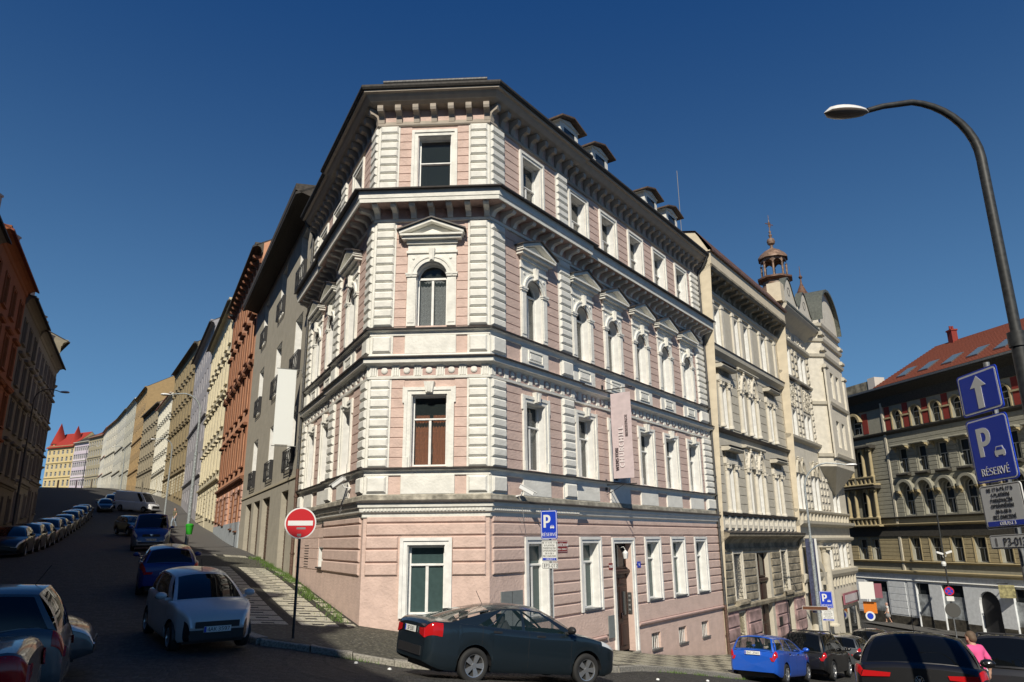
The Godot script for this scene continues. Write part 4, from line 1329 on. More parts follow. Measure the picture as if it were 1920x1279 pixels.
	var cols2 := [Color(0.30, 0.26, 0.2), Color(0.32, 0.27, 0.2), Color(0.28, 0.28, 0.26), Color(0.16, 0.15, 0.14), Color(0.26, 0.085, 0.03), Color(0.15, 0.135, 0.11), Color(0.24, 0.22, 0.2), Color(0.22, 0.19, 0.175)]
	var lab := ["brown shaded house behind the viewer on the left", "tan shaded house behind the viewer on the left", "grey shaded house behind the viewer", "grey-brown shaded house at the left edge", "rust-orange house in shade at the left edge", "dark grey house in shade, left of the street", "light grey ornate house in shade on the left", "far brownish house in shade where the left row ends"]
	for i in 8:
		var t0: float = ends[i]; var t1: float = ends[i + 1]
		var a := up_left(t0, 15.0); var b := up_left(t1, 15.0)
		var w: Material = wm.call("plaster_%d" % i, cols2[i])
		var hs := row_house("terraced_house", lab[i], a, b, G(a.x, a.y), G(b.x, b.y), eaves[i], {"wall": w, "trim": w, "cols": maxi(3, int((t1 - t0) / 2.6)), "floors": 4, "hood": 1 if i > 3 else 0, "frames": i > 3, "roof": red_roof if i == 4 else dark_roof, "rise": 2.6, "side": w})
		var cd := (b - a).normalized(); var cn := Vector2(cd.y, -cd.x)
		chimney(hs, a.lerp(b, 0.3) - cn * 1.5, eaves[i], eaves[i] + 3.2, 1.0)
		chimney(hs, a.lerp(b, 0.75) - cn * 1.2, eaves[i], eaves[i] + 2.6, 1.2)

	# the same side further on, round the bend: hidden from here but shading the crest
	var bend := [up_left(64.0, 15.0)]
	for k in [4, 6, 8, 10]:
		var dd := (rowp(k + 1) - rowp(k - 1)).normalized()
		bend.append(rowp(k) + Vector2(-dd.y, dd.x) * 21.0)
	for k in 4:
		var a: Vector2 = bend[k]; var b: Vector2 = bend[k + 1]
		row_house("terraced_house", ["dim brown house beyond the shaded row on the left, first past the bend", "dim brown house beyond the shaded row on the left, second past the bend", "dim brown house beyond the shaded row on the left, third past the bend", "dim brown house beyond the shaded row on the left, last before the crest"][k], a, b, G(a.x, a.y), G(b.x, b.y), maxf(G(a.x, a.y), G(b.x, b.y)) + 15.5, {"wall": M.tan_wall, "trim": M.tan_wall, "cols": 8, "floors": 3, "frames": false, "roof": dark_roof, "rise": 2.4})


# ---------------------------------------------------------------- the two ornate houses below the corner house
func column(h: Node, F: Transform3D, s: float, y: float, hh: float, r: float, m: Material, o := 0.06) -> void:
	var k := "col%.3f,%.3f" % [hh, r]
	if not MC.has(k):
		var b := MB.new()
		b.lathe([Vector2(r * 1.35, 0), Vector2(r * 1.35, 0.08), Vector2(r * 1.1, 0.14), Vector2(r, 0.2), Vector2(r * 0.88, hh - 0.36), Vector2(r * 1.05, hh - 0.33), Vector2(r * 0.95, hh - 0.3), Vector2(r * 1.25, hh - 0.1), Vector2(r * 1.5, hh - 0.06)], 10)
		b.box(-r * 1.6, hh - 0.06, -r * 1.6, r * 1.6, hh, r * 1.6)
		for q in [-1, 1]: b.box(q * r * 1.25 - 0.04, hh - 0.24, r * 0.6, q * r * 1.25 + 0.04, hh - 0.08, r * 1.55)
		MC[k] = b.mesh()
	add(h, "column", MC[k], m, at(F, s, y, o))

func gothic(w: float, hh: float, d: float) -> ArrayMesh:
	# pointed arch ring over a width w, with a knob on top
	var b := MB.new()
	var K := 8
	for sg in [-1, 1]:
		for i in K:
			var t0 := float(i) / K; var t1 := float(i + 1) / K
			var f := func(t: float, k: float) -> Vector3: return Vector3(sg * (w * 0.5 + k) * cos(t * PI * 0.5) * (1.0 - 0.15 * sin(t * PI)) , (hh + k) * sin(t * PI * 0.5), 0)
			var z := Vector3(0, 0, d)
			var p: Vector3 = f.call(t0, 0.0); var q: Vector3 = f.call(t1, 0.0); var u: Vector3 = f.call(t0, 0.1); var v: Vector3 = f.call(t1, 0.1)
			if sg > 0:
				b.quad(p + z, u + z, v + z, q + z); b.quad(u, v, v + z, u + z); b.quad(q, p, p + z, q + z)
			else:
				b.quad(u + z, p + z, q + z, v + z); b.quad(v, u, u + z, v + z); b.quad(p, q, q + z, p + z)
	b.lathe([Vector2(0.0, 0), Vector2(0.09, 0.06), Vector2(0.05, 0.14), Vector2(0.1, 0.2), Vector2(0, 0.28)], 7, Vector3(0, hh + 0.06, d * 0.6))
	return b.mesh()

func relief(w: float, hh: float, sd: int) -> ArrayMesh:
	# stucco relief: leaves and scrolls standing off a field
	var b := MB.new()
	var r := RandomNumberGenerator.new(); r.seed = sd
	b.box(0, 0, 0, w, hh, 0.03)
	for i in int(w * hh * 22):
		var c := Vector3(r.randf_range(0.08, w - 0.08), r.randf_range(0.08, hh - 0.08), 0.03)
		var a := r.randf() * TAU; var l := r.randf_range(0.1, 0.22); var q := r.randf_range(0.03, 0.06)
		var d := Vector3(cos(a), sin(a), 0) * l; var e := Vector3(-sin(a), cos(a), 0) * q; var z := Vector3(0, 0, r.randf_range(0.05, 0.1))
		b.tri(c - d, c - e, c + z); b.tri(c - e, c + d, c + z); b.tri(c + d, c + e, c + z); b.tri(c + e, c - d, c + z)
	return b.mesh()

func ornate_houses() -> void:
	var st := bump(mat("sand_stucco", Color(0.55, 0.51, 0.42), 0.9, "soft", 0.35), "grain_n", 0.5)
	var st2 := bump(mat("sand_light", Color(0.65, 0.61, 0.52), 0.9, "soft", 0.3), "grain_n", 0.4)
	var dirty := bump(mat("sand_dirty", Color(0.40, 0.35, 0.26), 0.92, "blotch", 0.4), "grain_n", 0.6)
	var rose := bump(mat("rose_plinth", Color(0.50, 0.34, 0.33), 0.9, "blotch", 0.25), "grain_n", 0.5)
	var brown := mat("copper_brown", Color(0.20, 0.105, 0.065), 0.6, "blotch", 0.7)
	var copper := mat("copper_light", Color(0.34, 0.22, 0.15), 0.5, "blotch", 0.5)
	var S0 := 17.9; var S1 := 31.2; var S2 := 46.0
	# ---------------- house with gothic windows and rose plinth
	var P0 := down_right(S0, -0.08); var P1 := down_right(S1, -0.08)
	var h := thing("ornate_house", "sand-coloured ornate house with gothic windows and rose plinth, downhill of the pink house", "house", gp(P0.lerp(P1, 0.5)), "houses terraced along the two streets")
	var F := frame(P0, P1); var L := S1 - S0
	var ops := []
	var bays := [[2.05, 0.86], [5.15, 0.72], [6.9, 0.72], [10.05, 0.86]]     # left edge and width of each opening
	for q in bays:
		ops.append([q[0], q[0] + q[1], 1.3, 3.55]); ops.append([q[0], q[0] + q[1], 5.6, 7.8]); ops.append([q[0], q[0] + q[1], 10.05, 12.2])
	for q in [[1.75, 1.1], [9.6, 1.0]]: ops.append([q[0], q[0] + q[1], -2.85, -0.68])
	ops.append([5.4, 7.3, -5.4, -0.7]); ops.append([1.85, 2.8, -4.5, -3.45]); ops.append([9.9, 11.2, -5.9, -3.35])
	add(h, "wall", wall(L, -8.0, 13.8, ops, 0.3), st, at(F, 0, 0))
	for q in bays:
		for y in [[1.3, 2.25], [5.6, 2.2], [10.05, 2.15]]: win(h, F, q[0], y[0], q[1], y[1], {"rec": 0.3, "tf": 0.62, "line": 0.29})
	for q in [[1.75, 1.1], [9.6, 1.0]]:
		win(h, F, q[0], -2.85, q[1], 2.17, {"rec": 0.3, "tf": 0.0, "fmat": M.sign_grey})
		var g := MB.new()
		for k in 14:
			var y := -0.1 + k * 0.2
			g.tube([Vector3(0, clampf(y, 0, 2.17), 0), Vector3(q[1], clampf(y + q[1], 0, 2.17), 0)], 0.014, 4); g.tube([Vector3(q[1], clampf(y, 0, 2.17), 0.02), Vector3(0, clampf(y + q[1], 0, 2.17), 0.02)], 0.014, 4)
		add(h, "window_grille", g.mesh(), M.steel, at(F, q[0], -2.85, -0.05))
		surround(h, F, q[0], -2.85, q[1], 2.17, 0.2, {"mat": st2})
		add(h, "window_sill", chm(q[1] + 0.5, 0.2, 0.28, 0.05), dirty, at(F, q[0] - 0.25, -3.07))
	var dr := add(h, "door", boxm(1.9, 3.2, 0.06), M.door_wood, at(F, 5.4, -5.4, -0.29))
	for c in 2:
		for y in [0.2, 1.2, 2.3]: loc(dr, "door_panel", chm(0.75, 0.85, 0.05, 0.03), M.door_wood, mv(0.1 + c * 0.92, y, 0.06))
	loc(dr, "door_cornice", chm(2.0, 0.2, 0.2, 0.05), M.door_wood, mv(-0.05, 3.2, 0))
	win(h, F, 5.4, -1.95, 1.9, 1.25, {"rec": 0.3, "tf": 0.0, "fmat": M.door_wood})
	add(h, "basement_pane", boxm(0.95, 1.05, 0.02), M.dark_glass, at(F, 1.85, -4.5, -0.28))
	var g2 := MB.new()
	for k in 10:
		var y := -0.5 + k * 0.16
		g2.tube([Vector3(0, clampf(y, 0, 1.05), 0), Vector3(0.95, clampf(y + 0.95, 0, 1.05), 0)], 0.012, 4); g2.tube([Vector3(0.95, clampf(y, 0, 1.05), 0.02), Vector3(0, clampf(y + 0.95, 0, 1.05), 0.02)], 0.012, 4)
	add(h, "window_grille", g2.mesh(), mat("grille_cream", Color(0.5, 0.44, 0.3), 0.6), at(F, 1.85, -4.5, -0.08))
	add(h, "door", boxm(1.3, 2.5, 0.05), M.trim, at(F, 9.9, -5.9, -0.28))
	# channelled stone of the upper floors, as long courses between openings
	for fl in [[1.3, 4.9, 8], [5.6, 9.4, 8]]:
		var ph: float = (fl[1] - fl[0]) / fl[2]
		for r in int(fl[2]):
			var y: float = fl[0] + r * ph
			var cut := [[1.45, 3.55], [4.65, 8.1], [9.45, 11.5]] if y < fl[0] + 3.1 else [[4.65, 8.1]]
			for q in gap(cut, 0.0, L): add(h, "stone_course", chm(q[1] - q[0], ph - 0.03, 0.035, 0.012), st, at(F, q[0], y + 0.015))
	for r in 6:
		var y: float = -0.65 - (r + 1) * 0.38
		for q in gap([[1.5, 3.1], [4.95, 7.75], [9.35, 10.85]], 0.0, L):
			add(h, "rustication_band", chm(q[1] - q[0], 0.33, 0.08, 0.03), dirty, at(F, q[0], y))
	add(h, "base_plinth", wall(L, -8.0, -3.2, [[1.75, 2.9, -4.6, -3.35], [5.0, 7.7, -6.0, -3.2], [9.8, 11.3, -6.0, -3.25]], 0.07), rose, at(F, 0, 0, 0.07))
	for r in 3:
		for q in gap([[1.6, 3.05], [4.95, 7.75], [9.7, 11.4]], 0.0, L):
			add(h, "rustication_band", chm(q[1] - q[0], 0.52, 0.07, 0.03), rose, at(F, q[0], -3.95 - r * 0.58, 0.07))
	var path := [P0, P1]
	add(h, "plinth_moulding", sweep(path, [Vector2(0.06, -3.3), Vector2(0.16, -3.25), Vector2(0.2, -3.1), Vector2(0, -3.05)]), dirty)
	add(h, "string_course", sweep(path, [Vector2(0, -0.6), Vector2(0.08, -0.58), Vector2(0.1, -0.45), Vector2(0.05, -0.4), Vector2(0.05, -0.2), Vector2(0.2, 0.0), Vector2(0.55, 0.15), Vector2(0.58, 0.3), Vector2(0, 0.4)]), dirty)
	add(h, "cornice_flashing", sweep(path, [Vector2(0.58, 0.28), Vector2(0.6, 0.28), Vector2(0.6, 0.32), Vector2(0, 0.42)]), M.flashing)
	for q in [[1.15, 0.34], [5.3, 0.34]]:
		add(h, "sill_cornice", sweep(path, [Vector2(0, q[0] - 0.05), Vector2(0.2, q[0]), Vector2(0.24, q[0] + 0.12), Vector2(0, q[0] + 0.16)]), M.flashing)
	for k in 15:
		var s := 0.5 + k * 0.88
		add(h, "pedestal", chm(0.26, 0.72, 0.14, 0.03), st2, at(F, s, 0.42))
		if k < 14:
			var b := MB.new()
			for j in 3: b.lathe([Vector2(0.05, 0), Vector2(0.09, 0.15), Vector2(0.04, 0.34), Vector2(0.07, 0.5)], 6, Vector3(0.13 + j * 0.19, 0, 0))
			if not MC.has("balus"): MC["balus"] = b.mesh()
			add(h, "baluster_group", MC.balus, st2, at(F, s + 0.25, 0.55, 0.06))
	# window dressings
	for fy in [1.28, 5.58]:
		for s in [2.48, 10.48]:
			for q in [-0.62, 0.62]: column(h, F, s + q, fy, 2.42, 0.13, st2)
			add(h, "window_lintel", chm(1.75, 0.3, 0.16, 0.03), st2, at(F, s - 0.875, fy + 2.42))
			add(h, "window_frieze", chm(1.6, 0.35, 0.12, 0.02), dirty, at(F, s - 0.8, fy + 2.72))
			add(h, "window_hood", chm(2.2, 0.22, 0.5, 0.1), st, at(F, s - 1.1, fy + 3.05))
			add(h, "hood_flashing", boxm(2.24, 0.02, 0.53), M.flashing, at(F, s - 1.12, fy + 3.275))
		for s in [4.95, 6.4, 7.85]: column(h, F, s, fy, 2.42, 0.13, st2)
		add(h, "window_head", relief(3.2, 1.05, 5), st2, at(F, 4.8, fy + 2.42, 0.05))
		if not MC.has("goth"): MC["goth"] = gothic(0.95, 0.75, 0.14)
		for s in [5.5, 7.25]: add(h, "gothic_arch", MC.goth, st2, at(F, s, fy + 2.44, 0.1))
		add(h, "window_hood", chm(3.5, 0.16, 0.26, 0.06), st, at(F, 4.65, fy + 3.5))
	add(h, "string_course", sweep(path, [Vector2(0, 9.3), Vector2(0.1, 9.35), Vector2(0.3, 9.5), Vector2(0.34, 9.75), Vector2(0, 9.85)]), st)
	add(h, "cornice_flashing", sweep(path, [Vector2(0.34, 9.74), Vector2(0.37, 9.74), Vector2(0.37, 9.79), Vector2(0, 9.9)]), M.flashing)
	for s in [1.7, 3.15, 4.85, 6.15, 7.9, 9.65, 11.2, 12.7]:
		var b := MB.new(); b.cblock(-0.16, 9.9, 0.16, 12.4, 0, 0.1, 0.02); b.cblock(-0.2, 12.2, 0.2, 12.42, 0, 0.14, 0.03)
		add(h, "pilaster", b.mesh(), st2, at(F, s, 0))
	add(h, "string_course", sweep(path, [Vector2(0, 12.42), Vector2(0.1, 12.45), Vector2(0.12, 12.6), Vector2(0.2, 12.65), Vector2(0.22, 12.8), Vector2(0, 12.85)]), st)
	add(h, "frieze", relief(L, 0.5, 9), dirty, at(F, 0, 12.88))
	add(h, "eaves_cornice", sweep(path, [Vector2(0, 13.35), Vector2(0.15, 13.4), Vector2(0.75, 13.52), Vector2(0.85, 13.65), Vector2(0.85, 13.78), Vector2(0, 13.85)]), dirty)
	for k in 14: add(h, "eaves_bracket", bracket_mesh(0.2, 0.5, 0.68), dirty, at(F, 0.5 + k * 0.94, 12.98))
	var par := MB.new()
	par.box(0, 13.8, 0.2, L, 14.55, 0.82)
	add(h, "attic_wall", par.mesh(), mat("cream_smooth", Color(0.66, 0.58, 0.44), 0.9, "soft", 0.3), at(F, 0, 0))
	var rf := MB.new()
	var rp := [Vector3(0, 14.45, 0.1), Vector3(0, 14.45, 0.95), Vector3(0, 14.58, 0.95), Vector3(0, 15.75, 0.15), Vector3(0, 17.0, -5), Vector3(0, 14.0, -11)]
	for i in 5: rf.quad(F * (rp[i] + Vector3(-0.1, 0, 0)), F * (rp[i] + Vector3(L + 0.1, 0, 0)), F * (rp[i + 1] + Vector3(L + 0.1, 0, 0)), F * (rp[i + 1] + Vector3(-0.1, 0, 0)))
	add(h, "roof", rf.mesh(), brown)
	var sw := MB.new()
	sw.quad(F * Vector3(0, -8, -11), F * Vector3(0, -8, 0), F * Vector3(0, 14.4, 0.8), F * Vector3(0, 14.0, -11)); sw.quad(F * Vector3(L, -8, 0), F * Vector3(L, -8, -11), F * Vector3(L, 14.0, -11), F * Vector3(L, 14.4, 0.8))
	sw.tri(F * Vector3(0, 14.4, 0.8), F * Vector3(0, 15.7, 0.1), F * Vector3(0, 14.0, -11)); sw.tri(F * Vector3(0, 15.7, 0.1), F * Vector3(0, 17.0, -5), F * Vector3(0, 14.0, -11))
	sw.quad(F * Vector3(L, -8, -11), F * Vector3(0, -8, -11), F * Vector3(0, 14.5, -11), F * Vector3(L, 14.5, -11))
	add(h, "side_wall", sw.mesh(), M.cream_smooth)
	var ant := MB.new(); ant.tube([F * Vector3(2.2, 16, -1.5), F * Vector3(2.2, 20.8, -1.5)], 0.02, 5)
	add(h, "antenna", ant.mesh(), M.sign_grey)
	# house number
	var pl := add(h, "number_plate", boxm(0.5, 0.42, 0.02), M.sign_black, at(F, 7.75, -4.5, 0.16))
	# ---------------- house with the corner oriel, curved gables and copper lantern
	P0 = down_right(S1, 0.0); P1 = down_right(S2, 0.0)
	var k3 := thing("ornate_house", "pale corner house with oriel, wavy gables and copper lantern tower", "house", gp(P0.lerp(P1, 0.5)), "houses terraced along the two streets")
	F = frame(P0, P1); L = S2 - S1
	ops = []
	var prs := [[1.15, 0.8], [2.2, 0.8], [5.0, 0.8], [6.05, 0.8]]
	for q in prs:
		ops.append([q[0], q[0] + q[1], 1.85, 4.1]); ops.append([q[0], q[0] + q[1], 6.45, 8.4]); ops.append([q[0], q[0] + q[1], 10.7, 12.7])
	for q in [[6.0, 1.1], [7.4, 1.0], [10.6, 1.0], [11.9, 1.0]]: ops.append([q[0], q[0] + q[1], -2.35, -0.3])
	for q in [[10.6, 0.9], [11.8, 0.9]]: ops.append([q[0], q[0] + q[1], 1.85, 4.0])
	ops.append([2.3, 4.4, -6.9, -2.9, "arch"])
	add(k3, "wall", wall(L, -9.0, 15.2, ops, 0.3), st2, at(F, 0, 0))
	for q in prs:
		for y in [[1.85, 2.25], [6.45, 1.95], [10.7, 2.0]]: win(k3, F, q[0], y[0], q[1], y[1], {"rec": 0.3, "tf": 0.6, "line": 0.29})
	for q in [[6.0, 1.1], [7.4, 1.0], [10.6, 1.0], [11.9, 1.0]]: win(k3, F, q[0], -2.35, q[1], 2.05, {"rec": 0.3, "line": 0.29})
	for q in [[10.6, 0.9], [11.8, 0.9]]: win(k3, F, q[0], 1.85, q[1], 2.15, {"rec": 0.3, "line": 0.29})
	var dk := add(k3, "door", boxm(2.1, 4.0, 0.06), M.door_wood, at(F, 2.3, -6.9, -0.29))
	loc(dk, "door_glass", panemesh(2.1, 0.0, true), M.dark_glass, mv(0, 4.0, 0.02))
	add(k3, "portal_arch", ring_mesh(1.05, 1.5, 0.3), st, at(F, 3.35, -2.9))
	for s in [1.3, 5.4]: column(k3, F, s, -5.5, 5.0, 0.3, st, 0.25)
	var path3 := [P0, P1]
	for q in [[-2.62, 0.26, 0.5], [-0.25, 0.22, 0.3], [0.75, 0.45, 0.35], [1.6, 0.2, 0.2], [6.2, 0.3, 0.3], [10.45, 0.18, 0.2], [12.95, 0.25, 0.3]]:
		var y: float = q[0]
		add(k3, "string_course", sweep(path3, [Vector2(0, y), Vector2(q[1] * 0.6, y + 0.04), Vector2(q[1], y + q[2] * 0.5), Vector2(q[1] + 0.03, y + q[2]), Vector2(0, y + q[2] + 0.05)]), st)
	for k in 16:
		add(k3, "pedestal", chm(0.22, 0.55, 0.14, 0.03), st, at(F, 0.4 + k * 0.92, -3.2))
		add(k3, "pedestal", chm(0.22, 0.45, 0.14, 0.03), st, at(F, 0.4 + k * 0.92, 1.14))
	# quoin strips between the window pairs
	for s in [0.15, 3.35, 4.15, 7.25, 8.1, 9.0]:
		for r in 9: add(k3, "quoin_block", chm(0.5, 0.3, 0.07, 0.03), st2, at(F, s, 6.5 + r * 0.44))
		for r in 5: add(k3, "quoin_block", chm(0.5, 0.3, 0.07, 0.03), st2, at(F, s, 1.95 + r * 0.5))
		for r in 4: add(k3, "quoin_block", chm(0.42, 0.34, 0.1, 0.04), st, at(F, s, 10.9 + r * 0.52))
	for s in [8.75, 9.6, 13.2]:
		for r in 5: add(k3, "quoin_block", chm(0.45, 0.26, 0.07, 0.03), st2, at(F, s, -2.3 + r * 0.42))
	for s in [1.1, 4.95]:
		add(k3, "relief_panel", relief(2.0, 1.75, 21 + int(s)), st, at(F, s, 8.6, 0.03))
		add(k3, "sill_flashing", boxm(2.2, 0.05, 0.25), M.flashing, at(F, s - 0.1, 10.42))
		add(k3, "relief_frieze", relief(2.9, 0.8, 31 + int(s)), st2, at(F, s - 0.5, 13.3, 0.03))
		for q in [0.45, 1.5]: add(k3, "gothic_arch", MC.goth, st, at(F, s + q, 4.1, 0.08))
		add(k3, "window_head", relief(2.1, 0.9, 41 + int(s)), st, at(F, s, 4.15, 0.02))
	add(k3, "eaves_cornice", sweep(path3, [Vector2(0, 14.1), Vector2(0.3, 14.4), Vector2(0.8, 14.8), Vector2(0.95, 15.0), Vector2(0.95, 15.2), Vector2(0, 15.3)]), st)
	add(k3, "cornice_flashing", sweep(path3, [Vector2(0.95, 15.1), Vector2(1.0, 15.1), Vector2(1.0, 15.25), Vector2(0, 15.4)]), mat("green_sheet", Color(0.12, 0.13, 0.11), 0.6, "fine", 0.6))
	# wavy gables
	for s in [2.0, 6.0]:
		var pts := PackedVector2Array([Vector2(-1.9, 0), Vector2(1.9, 0)])
		for k in 15:
			var x := 1.9 - 3.8 * k / 14.0
			pts.append(Vector2(x, 0.75 + 1.6 * pow(cos(x / 1.9 * PI * 0.5), 2.0)))
		var b := MB.new(); b.prism(pts, 0.0, 0.35)
		var gb := add(k3, "gable", b.mesh(), st2, at(F, s, 15.2, 0.3))
		var e := MB.new(); e.lathe([Vector2(0.3, 0), Vector2(0.3, 0.04)], 14); e.moved(Transform3D(Basis(Vector3.RIGHT, PI / 2), Vector3.ZERO))
		loc(gb, "gable_window", e.mesh(), M.dark_glass, mv(0, 1.3, 0.34))
		var ed := MB.new()
		for k in 14:
			var p := pts[2 + k]; var q := pts[3 + k]
			ed.quad(Vector3(p.x, p.y + 0.02, 0.42), Vector3(p.x, p.y + 0.02, -0.05), Vector3(q.x, q.y + 0.02, -0.05), Vector3(q.x, q.y + 0.02, 0.42))
			ed.quad(Vector3(q.x, q.y - 0.06, 0.42), Vector3(p.x, p.y - 0.06, 0.42), Vector3(p.x, p.y + 0.02, 0.42), Vector3(q.x, q.y + 0.02, 0.42))
		loc(gb, "gable_coping", ed.mesh(), M.green_sheet, Transform3D())
	# left shoulder pier of the gable wall
	add(k3, "gable_pier", boxm(0.8, 1.3, 0.9), M.cream_smooth, at(F, -0.5, 15.2, -0.1))
	# oriel: three-sided bay on a corbel with its own curved gable
	var oa := 7.6; var ob := 15.4; var pr := 1.0
	var op := [F * Vector3(oa, 0, 0), F * Vector3(oa + 0.9, 0, pr), F * Vector3(ob - 0.9, 0, pr), F * Vector3(ob, 0, 0)]
	var o2 := []
	for q in op: o2.append(Vector2(q.x, -q.z))
	for k in 3:
		var Fo := frame(o2[k], o2[k + 1]); var Lo: float = o2[k].distance_to(o2[k + 1])
		var oo := []
		if k == 1: oo = [[1.6, 2.6, 6.5, 8.5], [3.4, 4.4, 6.5, 8.5], [1.6, 2.6, 10.2, 12.2], [3.4, 4.4, 10.2, 12.2]]
		add(k3, "oriel_wall", wall(Lo, 5.0, 15.8, oo, 0.25), st2, at(Fo, 0, 0))
		for q in oo: win(k3, Fo, q[0], q[2], q[1] - q[0], q[3] - q[2], {"rec": 0.25})
	var opath := [o2[0], o2[1], o2[2], o2[3]]
	for y in [5.6, 9.4, 13.0, 14.2, 15.4]:
		add(k3, "oriel_moulding", sweep(opath, [Vector2(0, y), Vector2(0.14, y + 0.08), Vector2(0.2, y + 0.3), Vector2(0, y + 0.35)]), st)
	var cb := MB.new()
	for k in 3:
		var a: Vector3 = op[k] + Vector3(0, 5.0, 0); var b: Vector3 = op[k + 1] + Vector3(0, 5.0, 0); var c := F * Vector3((oa + ob) * 0.5, 3.0, 0.0)
		cb.tri(b, a, c)
	add(k3, "oriel_corbel", cb.mesh(), st)
	for s in [oa + 0.9, ob - 0.9]:
		for y in [12.2, 13.5, 14.7]: add(k3, "pilaster_capital", chm(0.9, 0.28, 0.25, 0.06), st, at(F, s - 0.45, y, pr - 0.02))
		add(k3, "pilaster", chm(0.7, 6.8, 0.12, 0.03), st2, at(F, s - 0.35, 5.6, pr))
	var og := MB.new()
	var op2 := PackedVector2Array([Vector2(-3.1, 0), Vector2(3.1, 0)])
	for k in 13:
		var w := PI * k / 12.0
		op2.append(Vector2(cos(w) * 3.1, 0.15 + sin(w) * 3.1))
	og.prism(op2, 0.0, 0.4)
	var og2 := add(k3, "gable", og.mesh(), st2, at(F, (oa + ob) * 0.5, 15.8, 0.6))
	var oc := MB.new()
	for k in 12:
		var p := op2[2 + k]; var q := op2[3 + k]
		oc.quad(Vector3(p.x, p.y + 0.03, 0.75), Vector3(p.x, p.y + 0.03, -1.2), Vector3(q.x, q.y + 0.03, -1.2), Vector3(q.x, q.y + 0.03, 0.75))
		oc.quad(Vector3(q.x, q.y - 0.18, 0.75), Vector3(p.x, p.y - 0.18, 0.75), Vector3(p.x, p.y + 0.03, 0.75), Vector3(q.x, q.y + 0.03, 0.75))
	loc(og2, "gable_coping", oc.mesh(), M.green_sheet, Transform3D())
	# roof and walls behind
	sides_and_roof(k3, P0, P1, -9.0, 15.2, 2.8, 9.0, M.cream_smooth, brown, 0.0)
	# copper lantern
	var lp := down_right(42.3, -2.5)
	var B0 := p3(lp, 0)
	var sk := MB.new()
	sk.lathe([Vector2(2.4, 15.8), Vector2(1.8, 17.6), Vector2(1.2, 19.6), Vector2(1.0, 20.6)], 8, B0)
	add(k3, "lantern_skirt", sk.mesh(), copper)
	var dk2 := MB.new(); dk2.lathe([Vector2(1.0, 20.5), Vector2(1.45, 20.65), Vector2(1.45, 20.8), Vector2(0, 20.85)], 8, B0)
	add(k3, "lantern_deck", dk2.mesh(), brown)
	for k in 8:
		var a := TAU * (k + 0.5) / 8.0
		var c := B0 + Vector3(cos(a) * 0.98, 20.8, sin(a) * 0.98)
		var b := MB.new(); b.lathe([Vector2(0.12, 0), Vector2(0.09, 0.1), Vector2(0.09, 1.1), Vector2(0.13, 1.2)], 6, c)
		add(k3, "lantern_post", b.mesh(), copper)
	var arc := MB.new()
	for k in 8:
		var a := TAU * (k + 0.5) / 8.0; var c := TAU * (k + 1.5) / 8.0
		var u := B0 + Vector3(cos(a) * 1.02, 0, sin(a) * 1.02); var v := B0 + Vector3(cos(c) * 1.02, 0, sin(c) * 1.02)
		for j in 6:
			var t0 := j / 6.0; var t1 := (j + 1) / 6.0
			var y0 := 22.0 + 0.35 * sin(t0 * PI); var y1 := 22.0 + 0.35 * sin(t1 * PI)
			arc.quad(v.lerp(u, t0) + Vector3(0, y0, 0), v.lerp(u, t1) + Vector3(0, y1, 0), v.lerp(u, t1) + Vector3(0, 22.55, 0), v.lerp(u, t0) + Vector3(0, 22.55, 0))
	add(k3, "lantern_arcade", arc.mesh(), copper)
	var dm := MB.new()
	dm.lathe([Vector2(1.25, 22.5), Vector2(1.25, 22.62), Vector2(1.0, 22.95), Vector2(0.6, 23.3), Vector2(0.22, 23.5), Vector2(0.12, 23.6), Vector2(0.12, 23.8), Vector2(0.3, 23.95), Vector2(0.36, 24.15), Vector2(0.28, 24.38), Vector2(0.08, 24.5), Vector2(0.16, 24.75), Vector2(0.05, 24.85), Vector2(0.12, 25.05), Vector2(0.04, 25.15), Vector2(0.02, 26.6), Vector2(0, 26.6)], 8, B0)
	add(k3, "lantern_dome", dm.mesh(), copper)
	var vn := MB.new(); vn.box(-0.45, -0.03, -0.02, 0.45, 0.03, 0.02); vn.box(-0.1, -0.25, -0.02, 0.15, 0.2, 0.02)
	add(k3, "weather_vane", vn.mesh(), brown, Transform3D(Basis(Vector3.UP, 0.5), B0 + Vector3(0, 25.75, 0)))
	var t2 := p3(down_right(45.4, -1.2), 0)
	var tb := MB.new(); tb.lathe([Vector2(0.75, 16.5), Vector2(0.75, 19.2), Vector2(0.95, 19.3), Vector2(0.95, 19.45), Vector2(0.45, 20.2), Vector2(0.1, 21.0), Vector2(0.06, 21.4), Vector2(0.18, 21.6), Vector2(0.04, 21.8), Vector2(0.02, 22.6), Vector2(0, 22.6)], 6, t2)
	add(k3, "corner_turret", tb.mesh(), brown)
	# shop fascia and entrance below the oriel
	var fs := add(k3, "shop_fascia", boxm(4.6, 0.75, 0.1), mat("fascia_plum", Color(0.26, 0.09, 0.12), 0.6), at(F, 9.4, -4.5, 0.12))
	loc(fs, "fascia_board", boxm(4.2, 0.5, 0.02), mat("fascia_pale", Color(0.45, 0.42, 0.45), 0.6), mv(0.2, 0.12, 0.1))
	add(k3, "shop_window", boxm(1.8, 2.4, 0.04), M.dark_glass, at(F, 11.4, -7.2, 0.03))
	add(k3, "shop_window", boxm(1.0, 2.4, 0.04), M.dark_glass, at(F, 9.5, -7.2, 0.03))


